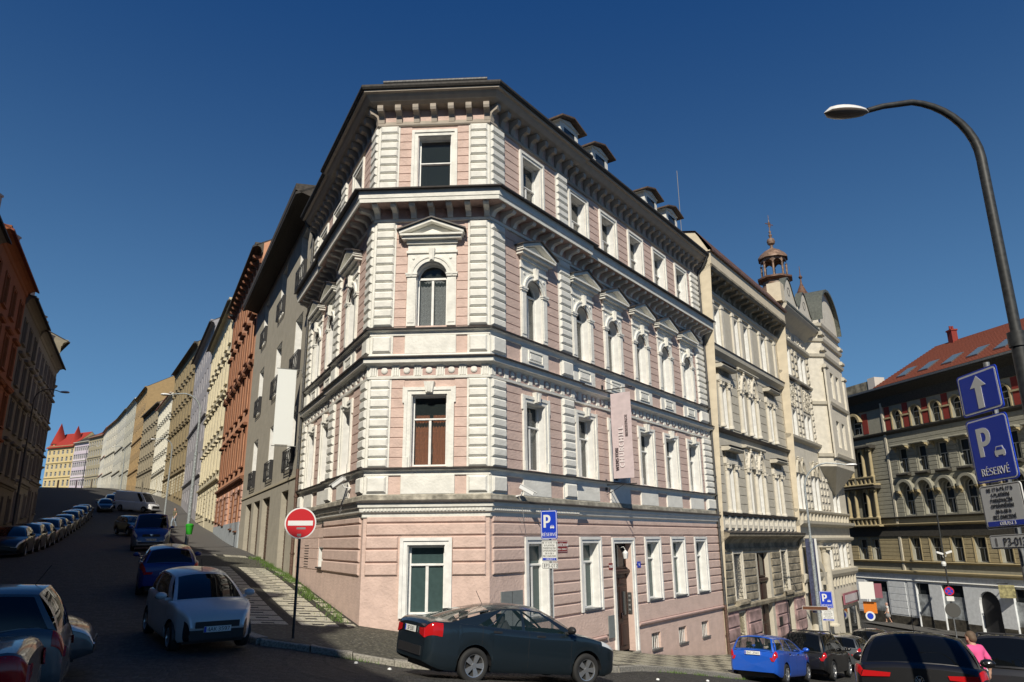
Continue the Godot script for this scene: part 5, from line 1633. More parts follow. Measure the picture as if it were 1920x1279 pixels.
# ---------------------------------------------------------------- big house closing the view on the right
func far_house() -> void:
	var E := Vector2(33.8, 66.0); var dd := Vector2(0.249, -0.9685)
	var P0 := E - dd * 9.0; var P1 := E + dd * 30.0
	var h := thing("tenement", "large grey-green tenement with red tiled roof and red panels between arched top windows", "house", gp(E), "houses terraced along the two streets")
	var F := frame(E, E + dd)
	var st := bump(mat("tenement_grey", Color(0.30, 0.29, 0.23), 0.92, "soft", 0.3), "grain_n", 0.5)
	var yel := bump(mat("tenement_ochre", Color(0.40, 0.33, 0.19), 0.92, "soft", 0.3), "grain_n", 0.5)
	var dkb := mat("tenement_dark", Color(0.06, 0.055, 0.045), 0.9, "fine", 0.6)
	var red := mat("panel_red", Color(0.24, 0.03, 0.02), 0.85, "soft", 0.6)
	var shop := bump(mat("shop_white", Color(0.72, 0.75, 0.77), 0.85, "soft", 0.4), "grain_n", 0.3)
	var shop_dark := mat("shop_base", Color(0.09, 0.08, 0.06), 0.9, "blotch", 0.5)  # dark blotchy band along the foot of shop walls and shutters
	var tile := mat("roof_tiles", Color(0.30, 0.085, 0.045), 0.85, "fine", 0.9)
	var s1 := 30.0; var s0 := -9.0
	var ops := []; var N := 12
	for k in N:
		var c := 1.65 + k * 2.17
		ops.append([c - 0.5, c + 0.5, 9.35, 10.55, "arch"]); ops.append([c - 0.5, c + 0.5, 5.5, 7.6]); ops.append([c - 0.5, c + 0.5, 1.9, 3.95, "arch"]); ops.append([c - 0.5, c + 0.5, -1.85, 0.0])
	# bay on the left
	ops.append([-4.2, -2.9, 9.5, 10.6, "arch"]); ops.append([-4.3, -3.1, 5.4, 8.0]); ops.append([-4.3, -3.1, 1.8, 4.2]); ops.append([-5.3, -4.3, -1.95, -0.1]); ops.append([-3.6, -2.7, -1.95, -0.1]); ops.append([-7.5, -6.6, 5.4, 8.0]); ops.append([-7.5, -6.6, 1.8, 4.2])
	# shops
	var shops := [[-4.9, -2.35, -7.9, -3.75, 0], [0.95, 2.4, -7.9, -3.7, 1], [3.7, 5.85, -7.9, -3.7, 0], [10.2, 12.3, -7.9, -3.7, 0], [14, 16.5, -7.9, -3.7, 0]]
	for q in shops: ops.append([q[0], q[1], q[2], q[3]])
	ops.append([7.15, 9.0, -8.2, -4.9, "arch"])
	var up := []
	var low := []
	for o in ops:
		if o[2] < -3.0: low.append(o)
		else: up.append(o)
	add(h, "wall", wall(s1, -3.0, 13.0, up, 0.32, s0), st, at(F, 0, 0))
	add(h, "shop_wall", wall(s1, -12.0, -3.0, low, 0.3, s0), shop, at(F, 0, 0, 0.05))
	for o in up:
		win(h, F, o[0], o[2], o[1] - o[0], o[3] - o[2], {"rec": 0.32, "arch": o.size() > 4, "fmat": mat("frame_grey", Color(0.5, 0.5, 0.46), 0.6), "tf": 0.55})
	for q in shops:
		var sh := add(h, "roller_shutter", boxm(q[1] - q[0], q[3] - q[2] - 0.9, 0.04), mat("shutter_pale", Color(0.48, 0.52, 0.54), 0.7, "blotch", 0.3), at(F, q[0], q[2], -0.15))
		add(h, "shop_transom", boxm(q[1] - q[0], 0.85, 0.03), M.dark_glass, at(F, q[0], q[3] - 0.88, -0.2))
		loc(sh, "shutter_base", boxm(q[1] - q[0] + 0.0, 1.6, 0.02), shop_dark, mv(0, 0, 0.042))
	add(h, "gateway", boxm(1.85, 4.3, 0.05), M.iron, at(F, 7.15, -8.2, -0.25))
	for q in [[s0, -4.95], [-2.3, 0.9], [2.45, 3.65], [5.9, 7.1], [9.05, 10.15], [12.35, 13.95]]:
		add(h, "dark_base", boxm(q[1] - q[0], 1.7, 0.03), shop_dark, at(F, q[0], -8.2, 0.055))
	for q in [[-6.5, -5.1], [-2.2, -0.2], [0.1, 0.85]]:
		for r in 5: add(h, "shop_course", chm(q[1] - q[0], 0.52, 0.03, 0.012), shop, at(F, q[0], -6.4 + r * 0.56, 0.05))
	# coursed stone between windows
	for fl in [[5.1, 8.9, 11, 0], [1.75, 5.0, 9, 0], [-1.9, 0.1, 6, 1]]:
		var ph: float = (fl[1] - fl[0]) / fl[2]
		for r in int(fl[2]):
			var y: float = fl[0] + r * ph
			var cut := []
			for o in up:
				var top: float = o[3] + (0.5 if o.size() > 4 else 0.0)
				if o[2] - 0.1 < y + ph and top + 0.12 > y: cut.append([o[0] - 0.14, o[1] + 0.14])
			for q in gap(cut, -2.6 if fl[3] == 0 else s0, 16.0):
				if q[1] - q[0] > 0.12: add(h, "stone_course", chm(q[1] - q[0], ph - 0.035, 0.05, 0.02), yel if fl[3] == 1 else st, at(F, q[0], y + 0.018))
	var path := [P0, P1]
	var prof := func(y: float, p: float, t: float) -> Array: return [Vector2(0, y), Vector2(p * 0.5, y + t * 0.2), Vector2(p, y + t * 0.6), Vector2(p + 0.03, y + t), Vector2(0, y + t + 0.06)]
	add(h, "string_course", sweep(path, prof.call(8.95, 0.28, 0.3)), dkb)
	add(h, "string_course", sweep(path, prof.call(0.95, 0.35, 0.2)), yel)
	add(h, "string_course", sweep(path, prof.call(1.6, 0.25, 0.14)), dkb)
	add(h, "string_course", sweep(path, prof.call(-2.1, 0.2, 0.14)), yel)
	add(h, "string_course", sweep(path, prof.call(-3.05, 0.3, 0.3)), yel)
	add(h, "fascia_band", sweep(path, [Vector2(0.05, 0.12), Vector2(0.14, 0.12), Vector2(0.14, 0.92), Vector2(0.05, 0.92)]), dkb)
	add(h, "shop_cornice", sweep(path, prof.call(-3.62, 0.12, 0.1)), M.white_paint)
	add(h, "frieze_band", sweep(path, [Vector2(0.0, 11.5), Vector2(0.1, 11.5), Vector2(0.14, 12.3), Vector2(0.5, 12.6), Vector2(0.85, 12.85), Vector2(0.9, 13.0), Vector2(0, 13.05)]), dkb)
	add(h, "gutter", sweep(path, [Vector2(0.88, 12.98), Vector2(1.0, 12.98), Vector2(1.02, 13.15), Vector2(0.86, 13.18)]), M.zinc)
	# red panels with ochre frames between the arched top windows
	for k in N + 1:
		var c := 0.57 + k * 2.17
		add(h, "red_panel", boxm(0.62, 0.95, 0.03), red, at(F, c - 0.31, 10.5)); add(h, "red_panel", boxm(0.62, 1.0, 0.03), red, at(F, c - 0.31, 9.35))
		add(h, "panel_rail", boxm(1.0, 0.14, 0.1), yel, at(F, c - 0.5, 10.36))
		if k < N:
			var m := c + 1.085
			var b := MB.new(); b.box(-0.62, 0, 0, -0.5, 1.2, 0.1); b.box(0.5, 0, 0, 0.62, 1.2, 0.1)
			if not MC.has("jmb"): MC["jmb"] = b.mesh(); MC["jarc"] = ring_mesh(0.5, 0.64, 0.12)
			var j := add(h, "window_surround", MC.jmb, yel, at(F, m, 9.35)); loc(j, "arch_moulding", MC.jarc, yel, mv(0, 1.2, 0))
			add(h, "window_hood", chm(1.7, 0.16, 0.55, 0.05), st, at(F, m - 0.85, 7.75))
			for q in [-0.72, 0.72]: add(h, "hood_bracket", bracket_mesh(0.2, 0.5, 0.4), yel, at(F, m + q, 7.3))
			add(h, "window_sill", chm(1.5, 0.22, 0.4, 0.08), dkb, at(F, m - 0.75, 5.2))
			if not MC.has("earc"): MC["earc"] = ring_mesh(0.72, 0.95, 0.4)
			add(h, "window_hood", MC.earc, st, at(F, m, 3.95))
			for q in [-0.84, 0.84]: add(h, "hood_bracket", bracket_mesh(0.24, 0.55, 0.36), yel, at(F, m + q, 3.4))
			surround(h, F, m - 0.5, -1.85, 1.0, 1.85, 0.14, {"mat": yel})
	# bay: columns and balcony
	for y in [1.75, 5.4]:
		for s in [-5.5, -4.5, -2.9, -1.9]: column(h, F, s, y, 2.6, 0.16, yel, 0.35)
		add(h, "bay_cornice", chm(4.6, 0.3, 0.75, 0.1), dkb, at(F, -6.0, y + 2.6))
		add(h, "balcony", chm(4.6, 0.16, 0.8, 0.05), yel, at(F, -6.0, y - 0.75))
		for k in 9: add(h, "baluster", boxm(0.14, 0.55, 0.14), yel, at(F, -5.9 + k * 0.55, y - 0.6, 0.6))
		add(h, "balcony_rail", boxm(4.6, 0.12, 0.25), yel, at(F, -6.0, y - 0.06, 0.55))
	for q in [[-5.3, 0.7], [-2.7, 0.7]]: add(h, "red_panel", boxm(q[1], 1.9, 0.03), red, at(F, q[0], 9.4))
	if not MC.has("larc"): MC["larc"] = ring_mesh(0.66, 0.9, 0.4)
	add(h, "window_hood", MC.larc, yel, at(F, -3.55, 10.6))
	var qs := add(h, "corner_strip", chm(0.3, 16.0, 0.12, 0.05), mat("pale_strip", Color(0.52, 0.48, 0.38), 0.9, "soft", 0.5), at(F, -0.15, -3.0))  # paler colour paints in the sunlit edge of the corner pilaster
	var pr := MB.new(); pr.box(s0, 13.05, -0.5, -0.6, 14.1, 0.5)
	add(h, "attic_parapet", pr.mesh(), mat("stained_parapet", Color(0.36, 0.33, 0.25), 0.95, "blotch", 0.35), at(F, 0, 0))
	add(h, "parapet_pier", boxm(0.9, 1.25, 1.1), mat("pier_pale", Color(0.55, 0.52, 0.48), 0.9), at(F, -0.6, 13.05, -0.5))
	# tiled roof, hipped at the left
	var rb := MB.new()
	var a := F * Vector3(0.3, 13.2, 0.95); var b := F * Vector3(s1, 13.2, 0.95); var c := F * Vector3(s1, 17.1, -5.2); var d := F * Vector3(2.0, 17.1, -5.2)
	rb.quad(a, b, c, d)
	rb.tri(F * Vector3(0.3, 13.2, -11.0), a, d)
	rb.quad(d, c, F * Vector3(s1, 13.2, -11), F * Vector3(0.3, 13.2, -11))
	add(h, "roof", rb.mesh(), tile)
	var sl := (c - b).normalized()
	for k in 6:
		var X := Transform3D(Basis(F.basis.x, sl, F.basis.x.cross(sl)), F * Vector3(2.4 + k * 2.5, 13.75, 0.09))
		var sk := add(h, "skylight", boxm(1.1, 1.7, 0.08), M.zinc, X)
		loc(sk, "pane", boxm(0.92, 1.5, 0.012), mat("sky_pane", Color(0.12, 0.17, 0.2), 0.08), mv(0.09, 0.1, 0.08))
	# tiles that can be told apart: rows of raised courses
	var rows := 22
	for r in rows:
		var t := (r + 0.5) / rows
		var X := Transform3D(Basis(F.basis.x, sl, F.basis.x.cross(sl)), a.lerp(d, t))
		add(h, "tile_course", boxm((b - a).length() * 0.62 - 2.0 * t, 0.06, 0.035), tile, X)
	var sw := MB.new()
	sw.quad(F * Vector3(s0, -12, -11), F * Vector3(s0, -12, 0), F * Vector3(s0, 13.2, 0), F * Vector3(s0, 13.2, -11)); sw.quad(F * Vector3(s1, -12, 0), F * Vector3(s1, -12, -11), F * Vector3(s1, 13.2, -11), F * Vector3(s1, 13.2, 0))
	sw.quad(F * Vector3(s1, -12, -11), F * Vector3(s0, -12, -11), F * Vector3(s0, 13.2, -11), F * Vector3(s1, 13.2, -11)); sw.quad(F * Vector3(s0, 13.2, 0.4), F * Vector3(0.3, 13.2, 0.4), F * Vector3(0.3, 13.2, -11), F * Vector3(s0, 13.2, -11))
	add(h, "side_wall", sw.mesh(), st)
	chimney(h, Vector2((F * Vector3(4.2, 0, -5)).x, -(F * Vector3(4.2, 0, -5)).z), 16.5, 17.9, 0.5, red)
	GM["F4"] = F


# ---------------------------------------------------------------- vehicles
# local axes of a vehicle: x forwards (0 at the rear bumper), y up, z to its right
func cv(p: Array, x: float) -> float:
	var n := p.size()
	if x <= p[0].x: return p[0].y
	if x >= p[n - 1].x: return p[n - 1].y
	for i in n - 1:
		if x <= p[i + 1].x:
			var h: float = p[i + 1].x - p[i].x
			var t: float = (x - p[i].x) / h
			var s: float = (p[i + 1].y - p[i].y) / h
			var m0: float = s if i == 0 else ((p[i].y - p[i - 1].y) / (p[i].x - p[i - 1].x) + s) * 0.5
			var m1: float = s if i == n - 2 else ((p[i + 2].y - p[i + 1].y) / (p[i + 2].x - p[i + 1].x) + s) * 0.5
			var t2 := t * t; var t3 := t2 * t
			return (2 * t3 - 3 * t2 + 1) * p[i].y + (t3 - 2 * t2 + t) * h * m0 + (-2 * t3 + 3 * t2) * p[i + 1].y + (t3 - t2) * h * m1
	return p[n - 1].y

class Car:
	var d: Dictionary
	var host: Node
	const SZ := [0.93, 0.985, 1.0, 0.985, 0.99, 0.965, 0.90, 0.70, 0.38, 0.0]
	const SY := [0.0, 0.1, 0.35, 0.62, 0.84, 0.955, 1.0, 1.0, 1.0, 1.0]
	const CR := [0, 0, 0, 0, 0, 0, 0.0, 0.022, 0.04, 0.045]

	func bottom(x: float) -> float:
		var L: float = d.L
		var e := 0.0
		if x < 0.5: e = 0.14 * pow(1.0 - x / 0.5, 2.0)
		if x > L - 0.5: e = 0.08 * pow(1.0 - (L - x) / 0.5, 2.0)
		var y: float = d.gc + e
		for xw in [d.xr, d.xf]:
			var dx: float = x - xw
			var R: float = d.r + 0.06
			if absf(dx) < R: y = maxf(y, d.r + sqrt(R * R - dx * dx))
		return y

	# point of the body shell: k runs from 0 (sill) to 9 (centre line)
	func pt(x: float, k: float) -> Vector3:
		var yb := bottom(x)
		var yt: float = host.cv(d.belt, x)
		var hw: float = host.cv(d.plan, x) * d.W * 0.5
		var i := mini(int(k), 8)
		var f := k - i
		var z: float = lerpf(SZ[i], SZ[i + 1], f)
		if yb > d.gc + 0.2 and k < 1.0: z = lerpf(0.985, SZ[1], k)
		var y: float = lerpf(SY[i], SY[i + 1], f)
		return Vector3(x, lerpf(yb, yt, y) + lerpf(CR[i], CR[i + 1], f), z * hw)

	func patch(b: MB, x0: float, x1: float, k0: float, k1: float, side: int, off: float, nx := 8, nk := 5) -> void:
		var rows := []
		for i in nx + 1:
			var ln := PackedVector3Array()
			for j in nk + 1:
				var x := lerpf(x0, x1, float(i) / nx); var k := lerpf(k0, k1, float(j) / nk)
				var p := pt(x, k)
				var dx := pt(minf(x + 0.02, d.L), k) - pt(maxf(x - 0.02, 0.0), k)
				var dk := pt(x, minf(k + 0.1, 9.0)) - pt(x, maxf(k - 0.1, 0.0))
				var n := dk.cross(dx).normalized()
				if n.z < 0.0 and k < 7.0: n = -n
				if n.y < 0.0 and k >= 7.0: n = -n
				p += n * off
				ln.append(Vector3(p.x, p.y, p.z * side))
			rows.append(ln)
		b.grid(rows, side < 0)

	# glasshouse: u from rear to front along the belt and the roof rail, v from belt to rail
	func low(u: float) -> Vector3:
		var x: float = lerpf(d.xa, d.xd, u)
		return Vector3(x, host.cv(d.belt, x) - 0.012, host.cv(d.plan, x) * d.W * 0.5 * 0.90)

	func rail(u: float) -> Vector3:
		var x: float = lerpf(d.xb, d.xc, u)
		return Vector3(x, d.H - 0.085 - d.drop * pow(absf(2.0 * u - 1.0), 2.2) - d.rake * (1.0 - u), d.hr * d.W * 0.5 * (1.0 - 0.05 * pow(absf(2.0 * u - 1.0), 3.0)))

	func side(u: float, v: float) -> Vector3:
		var p := low(u).lerp(rail(u), v)
		p.z += 0.035 * sin(v * PI)
		return p

	func roof(u: float, w: float) -> Vector3:
		var p := rail(u)
		var q := 1.0 - w * w
		return Vector3(p.x + (0.07 * q * smoothstep(0.7, 1.0, u) - d.rbow * q * (1.0 - smoothstep(0.0, 0.3, u))), p.y + 0.085 * pow(q, 0.75), p.z * w)

	func screen(front: bool, w: float, v: float) -> Vector3:
		var e := 1.0 if front else 0.0
		var a := low(e); var t := roof(e, w)
		var q := 1.0 - w * w
		var lo := Vector3(a.x + (0.16 * q if front else -d.rbow * q), a.y + 0.035 * q, a.z * w)
		var p := lo.lerp(t, v)
		var bow: float = 0.03 * sin(v * PI)
		return p + Vector3(bow if front else -bow, bow, 0)

	static func sheet(f: Callable, us: Array, vs: Array, b: MB, flip := false) -> void:
		var rows := []
		for v in vs:
			var ln := PackedVector3Array()
			for u in us: ln.append(f.call(u, v))
			rows.append(ln)
		b.grid(rows, flip)

func span(a: float, b: float, n: int) -> Array:
	var r := []
	for i in n + 1: r.append(lerpf(a, b, float(i) / n))
	return r

func wheel_meshes(r: float, style: int) -> Array:
	var k := "wh%.3f,%d" % [r, style]
	if MC.has(k): return MC[k]
	var w := 0.2
	var t := MB.new()
	t.lathe([Vector2(r * 0.66, -w / 2), Vector2(r * 0.9, -w / 2), Vector2(r * 0.985, -w * 0.38), Vector2(r, -w * 0.2), Vector2(r, w * 0.2), Vector2(r * 0.985, w * 0.38), Vector2(r * 0.9, w / 2), Vector2(r * 0.66, w / 2), Vector2(r * 0.64, w * 0.2), Vector2(0, w * 0.15)], 28, Vector3.ZERO, false)
	t.moved(Transform3D(Basis(Vector3.RIGHT, PI / 2), Vector3.ZERO))
	var m := MB.new()
	m.lathe([Vector2(r * 0.60, w * 0.3), Vector2(r * 0.62, w * 0.46), Vector2(r * 0.68, w * 0.49), Vector2(r * 0.68, w * 0.44)], 28)
	m.lathe([Vector2(0, w * 0.42), Vector2(r * 0.15, w * 0.42), Vector2(r * 0.19, w * 0.34), Vector2(r * 0.19, w * 0.16)], 14)
	var ns := 5 if style == 0 else 7
	for i in ns:
		var a := TAU * i / ns
		var c := Vector3(cos(a), 0, sin(a)); var s := Vector3(-sin(a), 0, cos(a))
		var y := Vector3(0, w * 0.4, 0); var y2 := Vector3(0, w * 0.44, 0)
		var q0 := c * r * 0.1; var q1 := c * r * 0.63
		var h0 := r * 0.1; var h1 := r * (0.17 if style == 0 else 0.1)
		var A := q0 - s * h0 + y; var B := q0 + s * h0 + y; var C := q1 + s * h1 + y2; var D := q1 - s * h1 + y2
		var dn := Vector3(0, -w * 0.14, 0)
		m.quad(A, B, C, D); m.quad(B, B + dn, C + dn, C); m.quad(D, D + dn, A + dn, A)
	m.moved(Transform3D(Basis(Vector3.RIGHT, PI / 2), Vector3.ZERO))
	MC[k] = [t.mesh(), m.mesh()]
	return MC[k]

func text_mesh(s: String, h: float, depth := 0.004, bold := false) -> TextMesh:
	var k := "tx%s,%.3f,%s" % [s, h, bold]
	if MC.has(k): return MC[k]
	var t := TextMesh.new()
	var f := SystemFont.new()
	f.font_names = PackedStringArray(["Droid Sans"])
	if bold: f.font_weight = 700
	t.font = f
	t.text = s
	t.font_size = 24
	t.pixel_size = h / 24.0 / 0.73
	t.depth = depth
	t.curve_step = 4.0
	MC[k] = t
	return t

func car(nm: String, label: String, s: Dictionary, paint: Material, mid: Vector2, ang: float, group := "", lift := 0.0) -> Node3D:
	# mid: plan point midway between the axles; ang: heading in degrees, 0 to the right, 90 away from the camera
	var d := s.duplicate()
	d.xf = d.L - d.fo; d.xr = d.xf - d.wb
	for k in [["drop", 0.05], ["rake", 0.0], ["rbow", 0.06], ["gc", 0.2], ["style", 0], ["detail", 1]]:
		if not d.has(k[0]): d[k[0]] = k[1]
	var hd := Vector2(cos(deg_to_rad(ang)), sin(deg_to_rad(ang)))
	var Rp: Vector2 = mid - hd * d.wb * 0.5; var Fp: Vector2 = mid + hd * d.wb * 0.5
	var R3 := gp(Rp, lift); var F3 := gp(Fp, lift)
	var X := (F3 - R3).normalized(); var Z := X.cross(Vector3.UP).normalized(); var Y := Z.cross(X)
	var o := thing(nm, label, d.get("cat", "car"), Vector3.ZERO, group)
	o.transform = Transform3D(Basis(X, Y, Z), R3 - X * d.xr)
	# several cars of one kind share their meshes
	var key := "car%s" % d.id
	if not MC.has(key): MC[key] = car_meshes(d)
	var P: Dictionary = MC[key]
	for q in P.parts:
		var m: Material = paint if q[2] == "paint" else M[q[2]]
		var n := loc(o, q[0], q[1], m)
		if q.size() > 3:
			for c in q[3]: loc(n, c[0], c[1], paint if c[2] == "paint" else M[c[2]])
	var wm := wheel_meshes(d.r, d.style)
	for ax in [d.xr, d.xf]:
		for sd in [-1, 1]:
			var w := Node3D.new(); w.name = "wheel"
			o.add_child(w, true)
			var z: float = sd * (cv(d.plan, ax) * d.W * 0.5 - 0.105)
			w.transform = Transform3D(Basis(Vector3.UP, 0.0 if sd > 0 else PI), Vector3(ax, d.r, z))
			loc(w, "tyre", wm[0], M.tyre); loc(w, "rim", wm[1], M.rim if d.get("alloy", true) else M.sign_grey)
	if d.get("plate", ""):
		var rear: bool = d.get("plate_end", "rear") == "rear"
		var px: float = -0.026 if rear else d.L + (0.036 if d.has("nose") else 0.026)
		var B := Basis(Vector3(0, 0, 1), Vector3.UP, Vector3(-1, 0, 0)) if rear else Basis(Vector3(0, 0, -1), Vector3.UP, Vector3(1, 0, 0))
		var pl := loc(o, "number_plate", boxm(0.52, 0.11, 0.012), M.sign_white, Transform3D(B, Vector3(px, d.get("plate_y", 0.75), 0.0) - B.x * 0.26))
		loc(pl, "plate_band", boxm(0.04, 0.1, 0.004), M.sign_blue, mv(0.006, 0.005, 0.0115))
		loc(pl, "lettering", text_mesh(d.plate, 0.075, 0.003), M.sign_black, mv(0.28, 0.055, 0.0135))
	return o

func car_meshes(d: Dictionary) -> Dictionary:
	var c := Car.new()
	c.d = d; c.host = self
	var L: float = d.L
	var parts := []
	# shell
	var xs := [0.0, 0.02, 0.05, 0.1, L - 0.1, L - 0.05, L - 0.02, L]
	for q in ramp(0.16, L - 0.12, 0.11): xs.append(q)
	for xw in [d.xr, d.xf]:
		for a in 13: xs.append(xw - (d.r + 0.06) * cos(PI * a / 12.0))
		xs.append(xw - d.r - 0.0605); xs.append(xw + d.r + 0.0605)
	for q in [d.xa, d.xd]: xs.append(q)
	xs.sort()
	var b := MB.new()
	for sd in [-1, 1]:
		var rows := []
		for x in xs:
			var ln := PackedVector3Array()
			for k in 7:
				var p := c.pt(x, k); ln.append(Vector3(p.x, p.y, p.z * sd))
			rows.append(ln)
		b.grid(rows, sd < 0)
	for part in [[0.0, d.xa + 0.1], [d.xd - 0.1, L]]:
		var rows := []
		for x in [part[0]] + xs.filter(func(q): return q > part[0] + 0.005 and q < part[1] - 0.005) + [part[1]]:
			var ln := PackedVector3Array()
			for k in [6, 7, 8]:
				var p := c.pt(x, k); ln.append(Vector3(p.x, p.y, p.z))
			ln.append(c.pt(x, 9))
			for k in [8, 7, 6]:
				var p := c.pt(x, k); ln.append(Vector3(p.x, p.y, -p.z))
			rows.append(ln)
		b.grid(rows)
	for e in [0.0, L]:
		var ctr := Vector3(e + (0.02 if e > 0 else -0.02), c.bottom(e) * 0.5 + cv(d.belt, e) * 0.5, 0)
		var ring := []
		for k in 10: ring.append(c.pt(e, k))
		for k in range(8, -1, -1):
			var p := c.pt(e, k); ring.append(Vector3(p.x, p.y, -p.z))
		for i in ring.size():
			var u: Vector3 = ring[i]; var v: Vector3 = ring[(i + 1) % ring.size()]
			if e > 0.0: b.tri(ctr, v, u)
			else: b.tri(ctr, u, v)
	# cabin frame: pillars and roof
	var g := MB.new()
	var us := d.wins as Array
	var v0 := 0.05; var v1 := 0.93
	var panes := []
	for sd in [-1, 1]:
		var f := func(u: float, v: float) -> Vector3:
			var p := c.side(u, v); return Vector3(p.x, p.y, p.z * sd)
		Car.sheet(f, span(0, 1, 16), [0.0, v0], g, sd > 0); Car.sheet(f, span(0, 1, 16), [v1, 1.0], g, sd > 0)
		var u := 0.0
		for q in us:
			Car.sheet(f, span(u, q[0], 3), span(v0, v1, 5), g, sd > 0)
			var pn := MB.new()
			Car.sheet(f, span(q[0], q[1], 8), span(v0, v1, 5), pn, sd > 0)
			panes.append(pn.mesh())
			u = q[1]
		Car.sheet(f, span(u, 1, 3), span(v0, v1, 5), g, sd > 0)
	Car.sheet(c.roof, span(0, 1, 14), span(-1, 1, 12), g)
	var scr := []
	for fr in [false, true]:
		var f := func(w: float, v: float) -> Vector3: return c.screen(fr, w, v)
		var m := 0.9
		for e in [[-1.0, -m], [m, 1.0]]: Car.sheet(f, span(e[0], e[1], 2), span(0, 1, 6), g, fr)
		Car.sheet(f, span(-m, m, 10), [0.0, 0.05], g, fr); Car.sheet(f, span(-m, m, 10), [0.92, 1.0], g, fr)
		var pn := MB.new()
		Car.sheet(f, span(-m, m, 10), span(0.05, 0.92, 6), pn, fr)
		scr.append(pn.mesh())
	var gm: String = d.get("glass", "tint_glass")
	# doors: seams and handles
	var seams := MB.new(); var handles := []
	for x in d.get("seams", []):
		for sd in [-1, 1]: c.patch(seams, x - 0.005, x + 0.005, 0.6, 6.0, sd, 0.002, 1, 10)
	for x in d.get("handles", []):
		for sd in [-1, 1]:
			var hb := MB.new()
			var p := c.pt(x, 4.6)
			hb.box(x - 0.09, p.y - 0.018, sd * (p.z + 0.006) - 0.012, x + 0.09, p.y + 0.018, sd * (p.z + 0.006) + 0.014)
			handles.append(hb.mesh())
	var kids := []
	if seams.v.size(): kids.append(["door_seam", seams.mesh(), "trim"])
	for q in handles: kids.append(["door_handle", q, "trim"])
	parts.append(["body", b.mesh(), "paint", kids])
	parts.append(["cabin", g.mesh(), d.get("pillar", "paint")])
	for q in panes: parts.append(["side_window", q, gm])
	parts.append(["rear_window", scr[0], gm]); parts.append(["windscreen", scr[1], gm])
	# lower trim, underbody, wheel arch liners
	var ub := MB.new()
	ub.box(0.25, d.gc - 0.02, -d.W * 0.36, L - 0.25, d.gc + 0.12, d.W * 0.36)
	ub.box(d.xr + d.r + 0.08, d.gc + 0.02, -d.W * 0.46, d.xf - d.r - 0.08, d.gc + 0.3, d.W * 0.46)
	for xw in [d.xr, d.xf]:
		var R: float = d.r + 0.058
		for i in 12:
			var a := PI * i / 12.0; var e := PI * (i + 1) / 12.0
			var A := Vector3(xw + cos(a) * R, d.r + sin(a) * R, 0); var E := Vector3(xw + cos(e) * R, d.r + sin(e) * R, 0)
			for sd in [-1, 1]:
				var z0: float = sd * d.W * 0.30; var z1: float = sd * (cv(d.plan, xw) * d.W * 0.49)
				ub.quad(A + Vector3(0, 0, z0), E + Vector3(0, 0, z0), E + Vector3(0, 0, z1), A + Vector3(0, 0, z1))
				ub.tri(Vector3(xw, d.r, z0), A + Vector3(0, 0, z0), E + Vector3(0, 0, z0))
	parts.append(["underbody", ub.mesh(), "trim"])
	if d.has("nose"):  # dark bumper cover that also paints in the deep shade of the front
		var q := MB.new()
		for sd in [-1, 1]: c.patch(q, L - 0.12, L, 0.0, d.nose, sd, 0.007, 8, 6)
		var y0 := c.bottom(L); var y1 := c.pt(L, d.nose).y; var hwb: float = cv(d.plan, L) * d.W * 0.5
		q.box(L + 0.004, y0, -hwb, L + 0.03, y1, hwb)
		parts.append(["bumper", q.mesh(), "trim"])
	if d.has("bumper"):
		# unpainted lower bumpers
		for e in [[0.0, 0.55], [L - 0.55, L]]:
			var q := MB.new()
			for sd in [-1, 1]: c.patch(q, e[0], e[1], 0.0, d.bumper, sd, 0.006, 10, 4)
			var x: float = -0.026 if e[0] == 0.0 else L + 0.026
			var hwb: float = cv(d.plan, 0.0 if e[0] == 0.0 else L) * d.W * 0.5
			var y0 := c.bottom(0.0 if e[0] == 0.0 else L)
			var y1 := c.pt(0.0 if e[0] == 0.0 else L, d.bumper).y
			q.box(minf(x, x * 0.98), y0, -hwb * 0.97, maxf(x, x * 0.98) + 0.004, y1, hwb * 0.97)
			parts.append(["bumper", q.mesh(), d.get("bumper_mat", "trim")])
	# lamps
	for q in d.get("lamps", []):      # [name, material, rear?, side length, k0, k1, inner fraction, y0, y1]
		for sd in [-1, 1]:
			var m := MB.new()
			var x0: float = 0.0 if q[2] else L - q[3]
			var x1: float = q[3] if q[2] else L
			c.patch(m, x0, x1, q[4], q[5], sd, 0.006, 8, 4)
			var e: float = 0.0 if q[2] else L
			var a := c.pt(e, q[4]); var z := c.pt(e, q[5])
			var px: float = -0.024 if q[2] else L + 0.024
			var p0 := Vector3(px, a.y, sd * a.z); var p1 := Vector3(px, z.y, sd * z.z); var p2 := Vector3(px, z.y - (z.y - a.y) * q[7], sd * z.z * q[6]); var p3_ := Vector3(px, a.y + (z.y - a.y) * q[8], sd * a.z * q[6])
			m.quad(p0, p1, p2, p3_)
			m.quad(p0, Vector3(e, a.y, sd * (a.z + 0.006)), Vector3(e, z.y, sd * (z.z + 0.006)), p1)
			parts.append([q[0], m.mesh(), q[1]])
	for q in d.get("boxes", []):      # [name, material, x0,y0,z0, x1,y1,z1]
		parts.append([q[0], boxed(q[2], q[3], q[4], q[5], q[6], q[7]), q[1]])
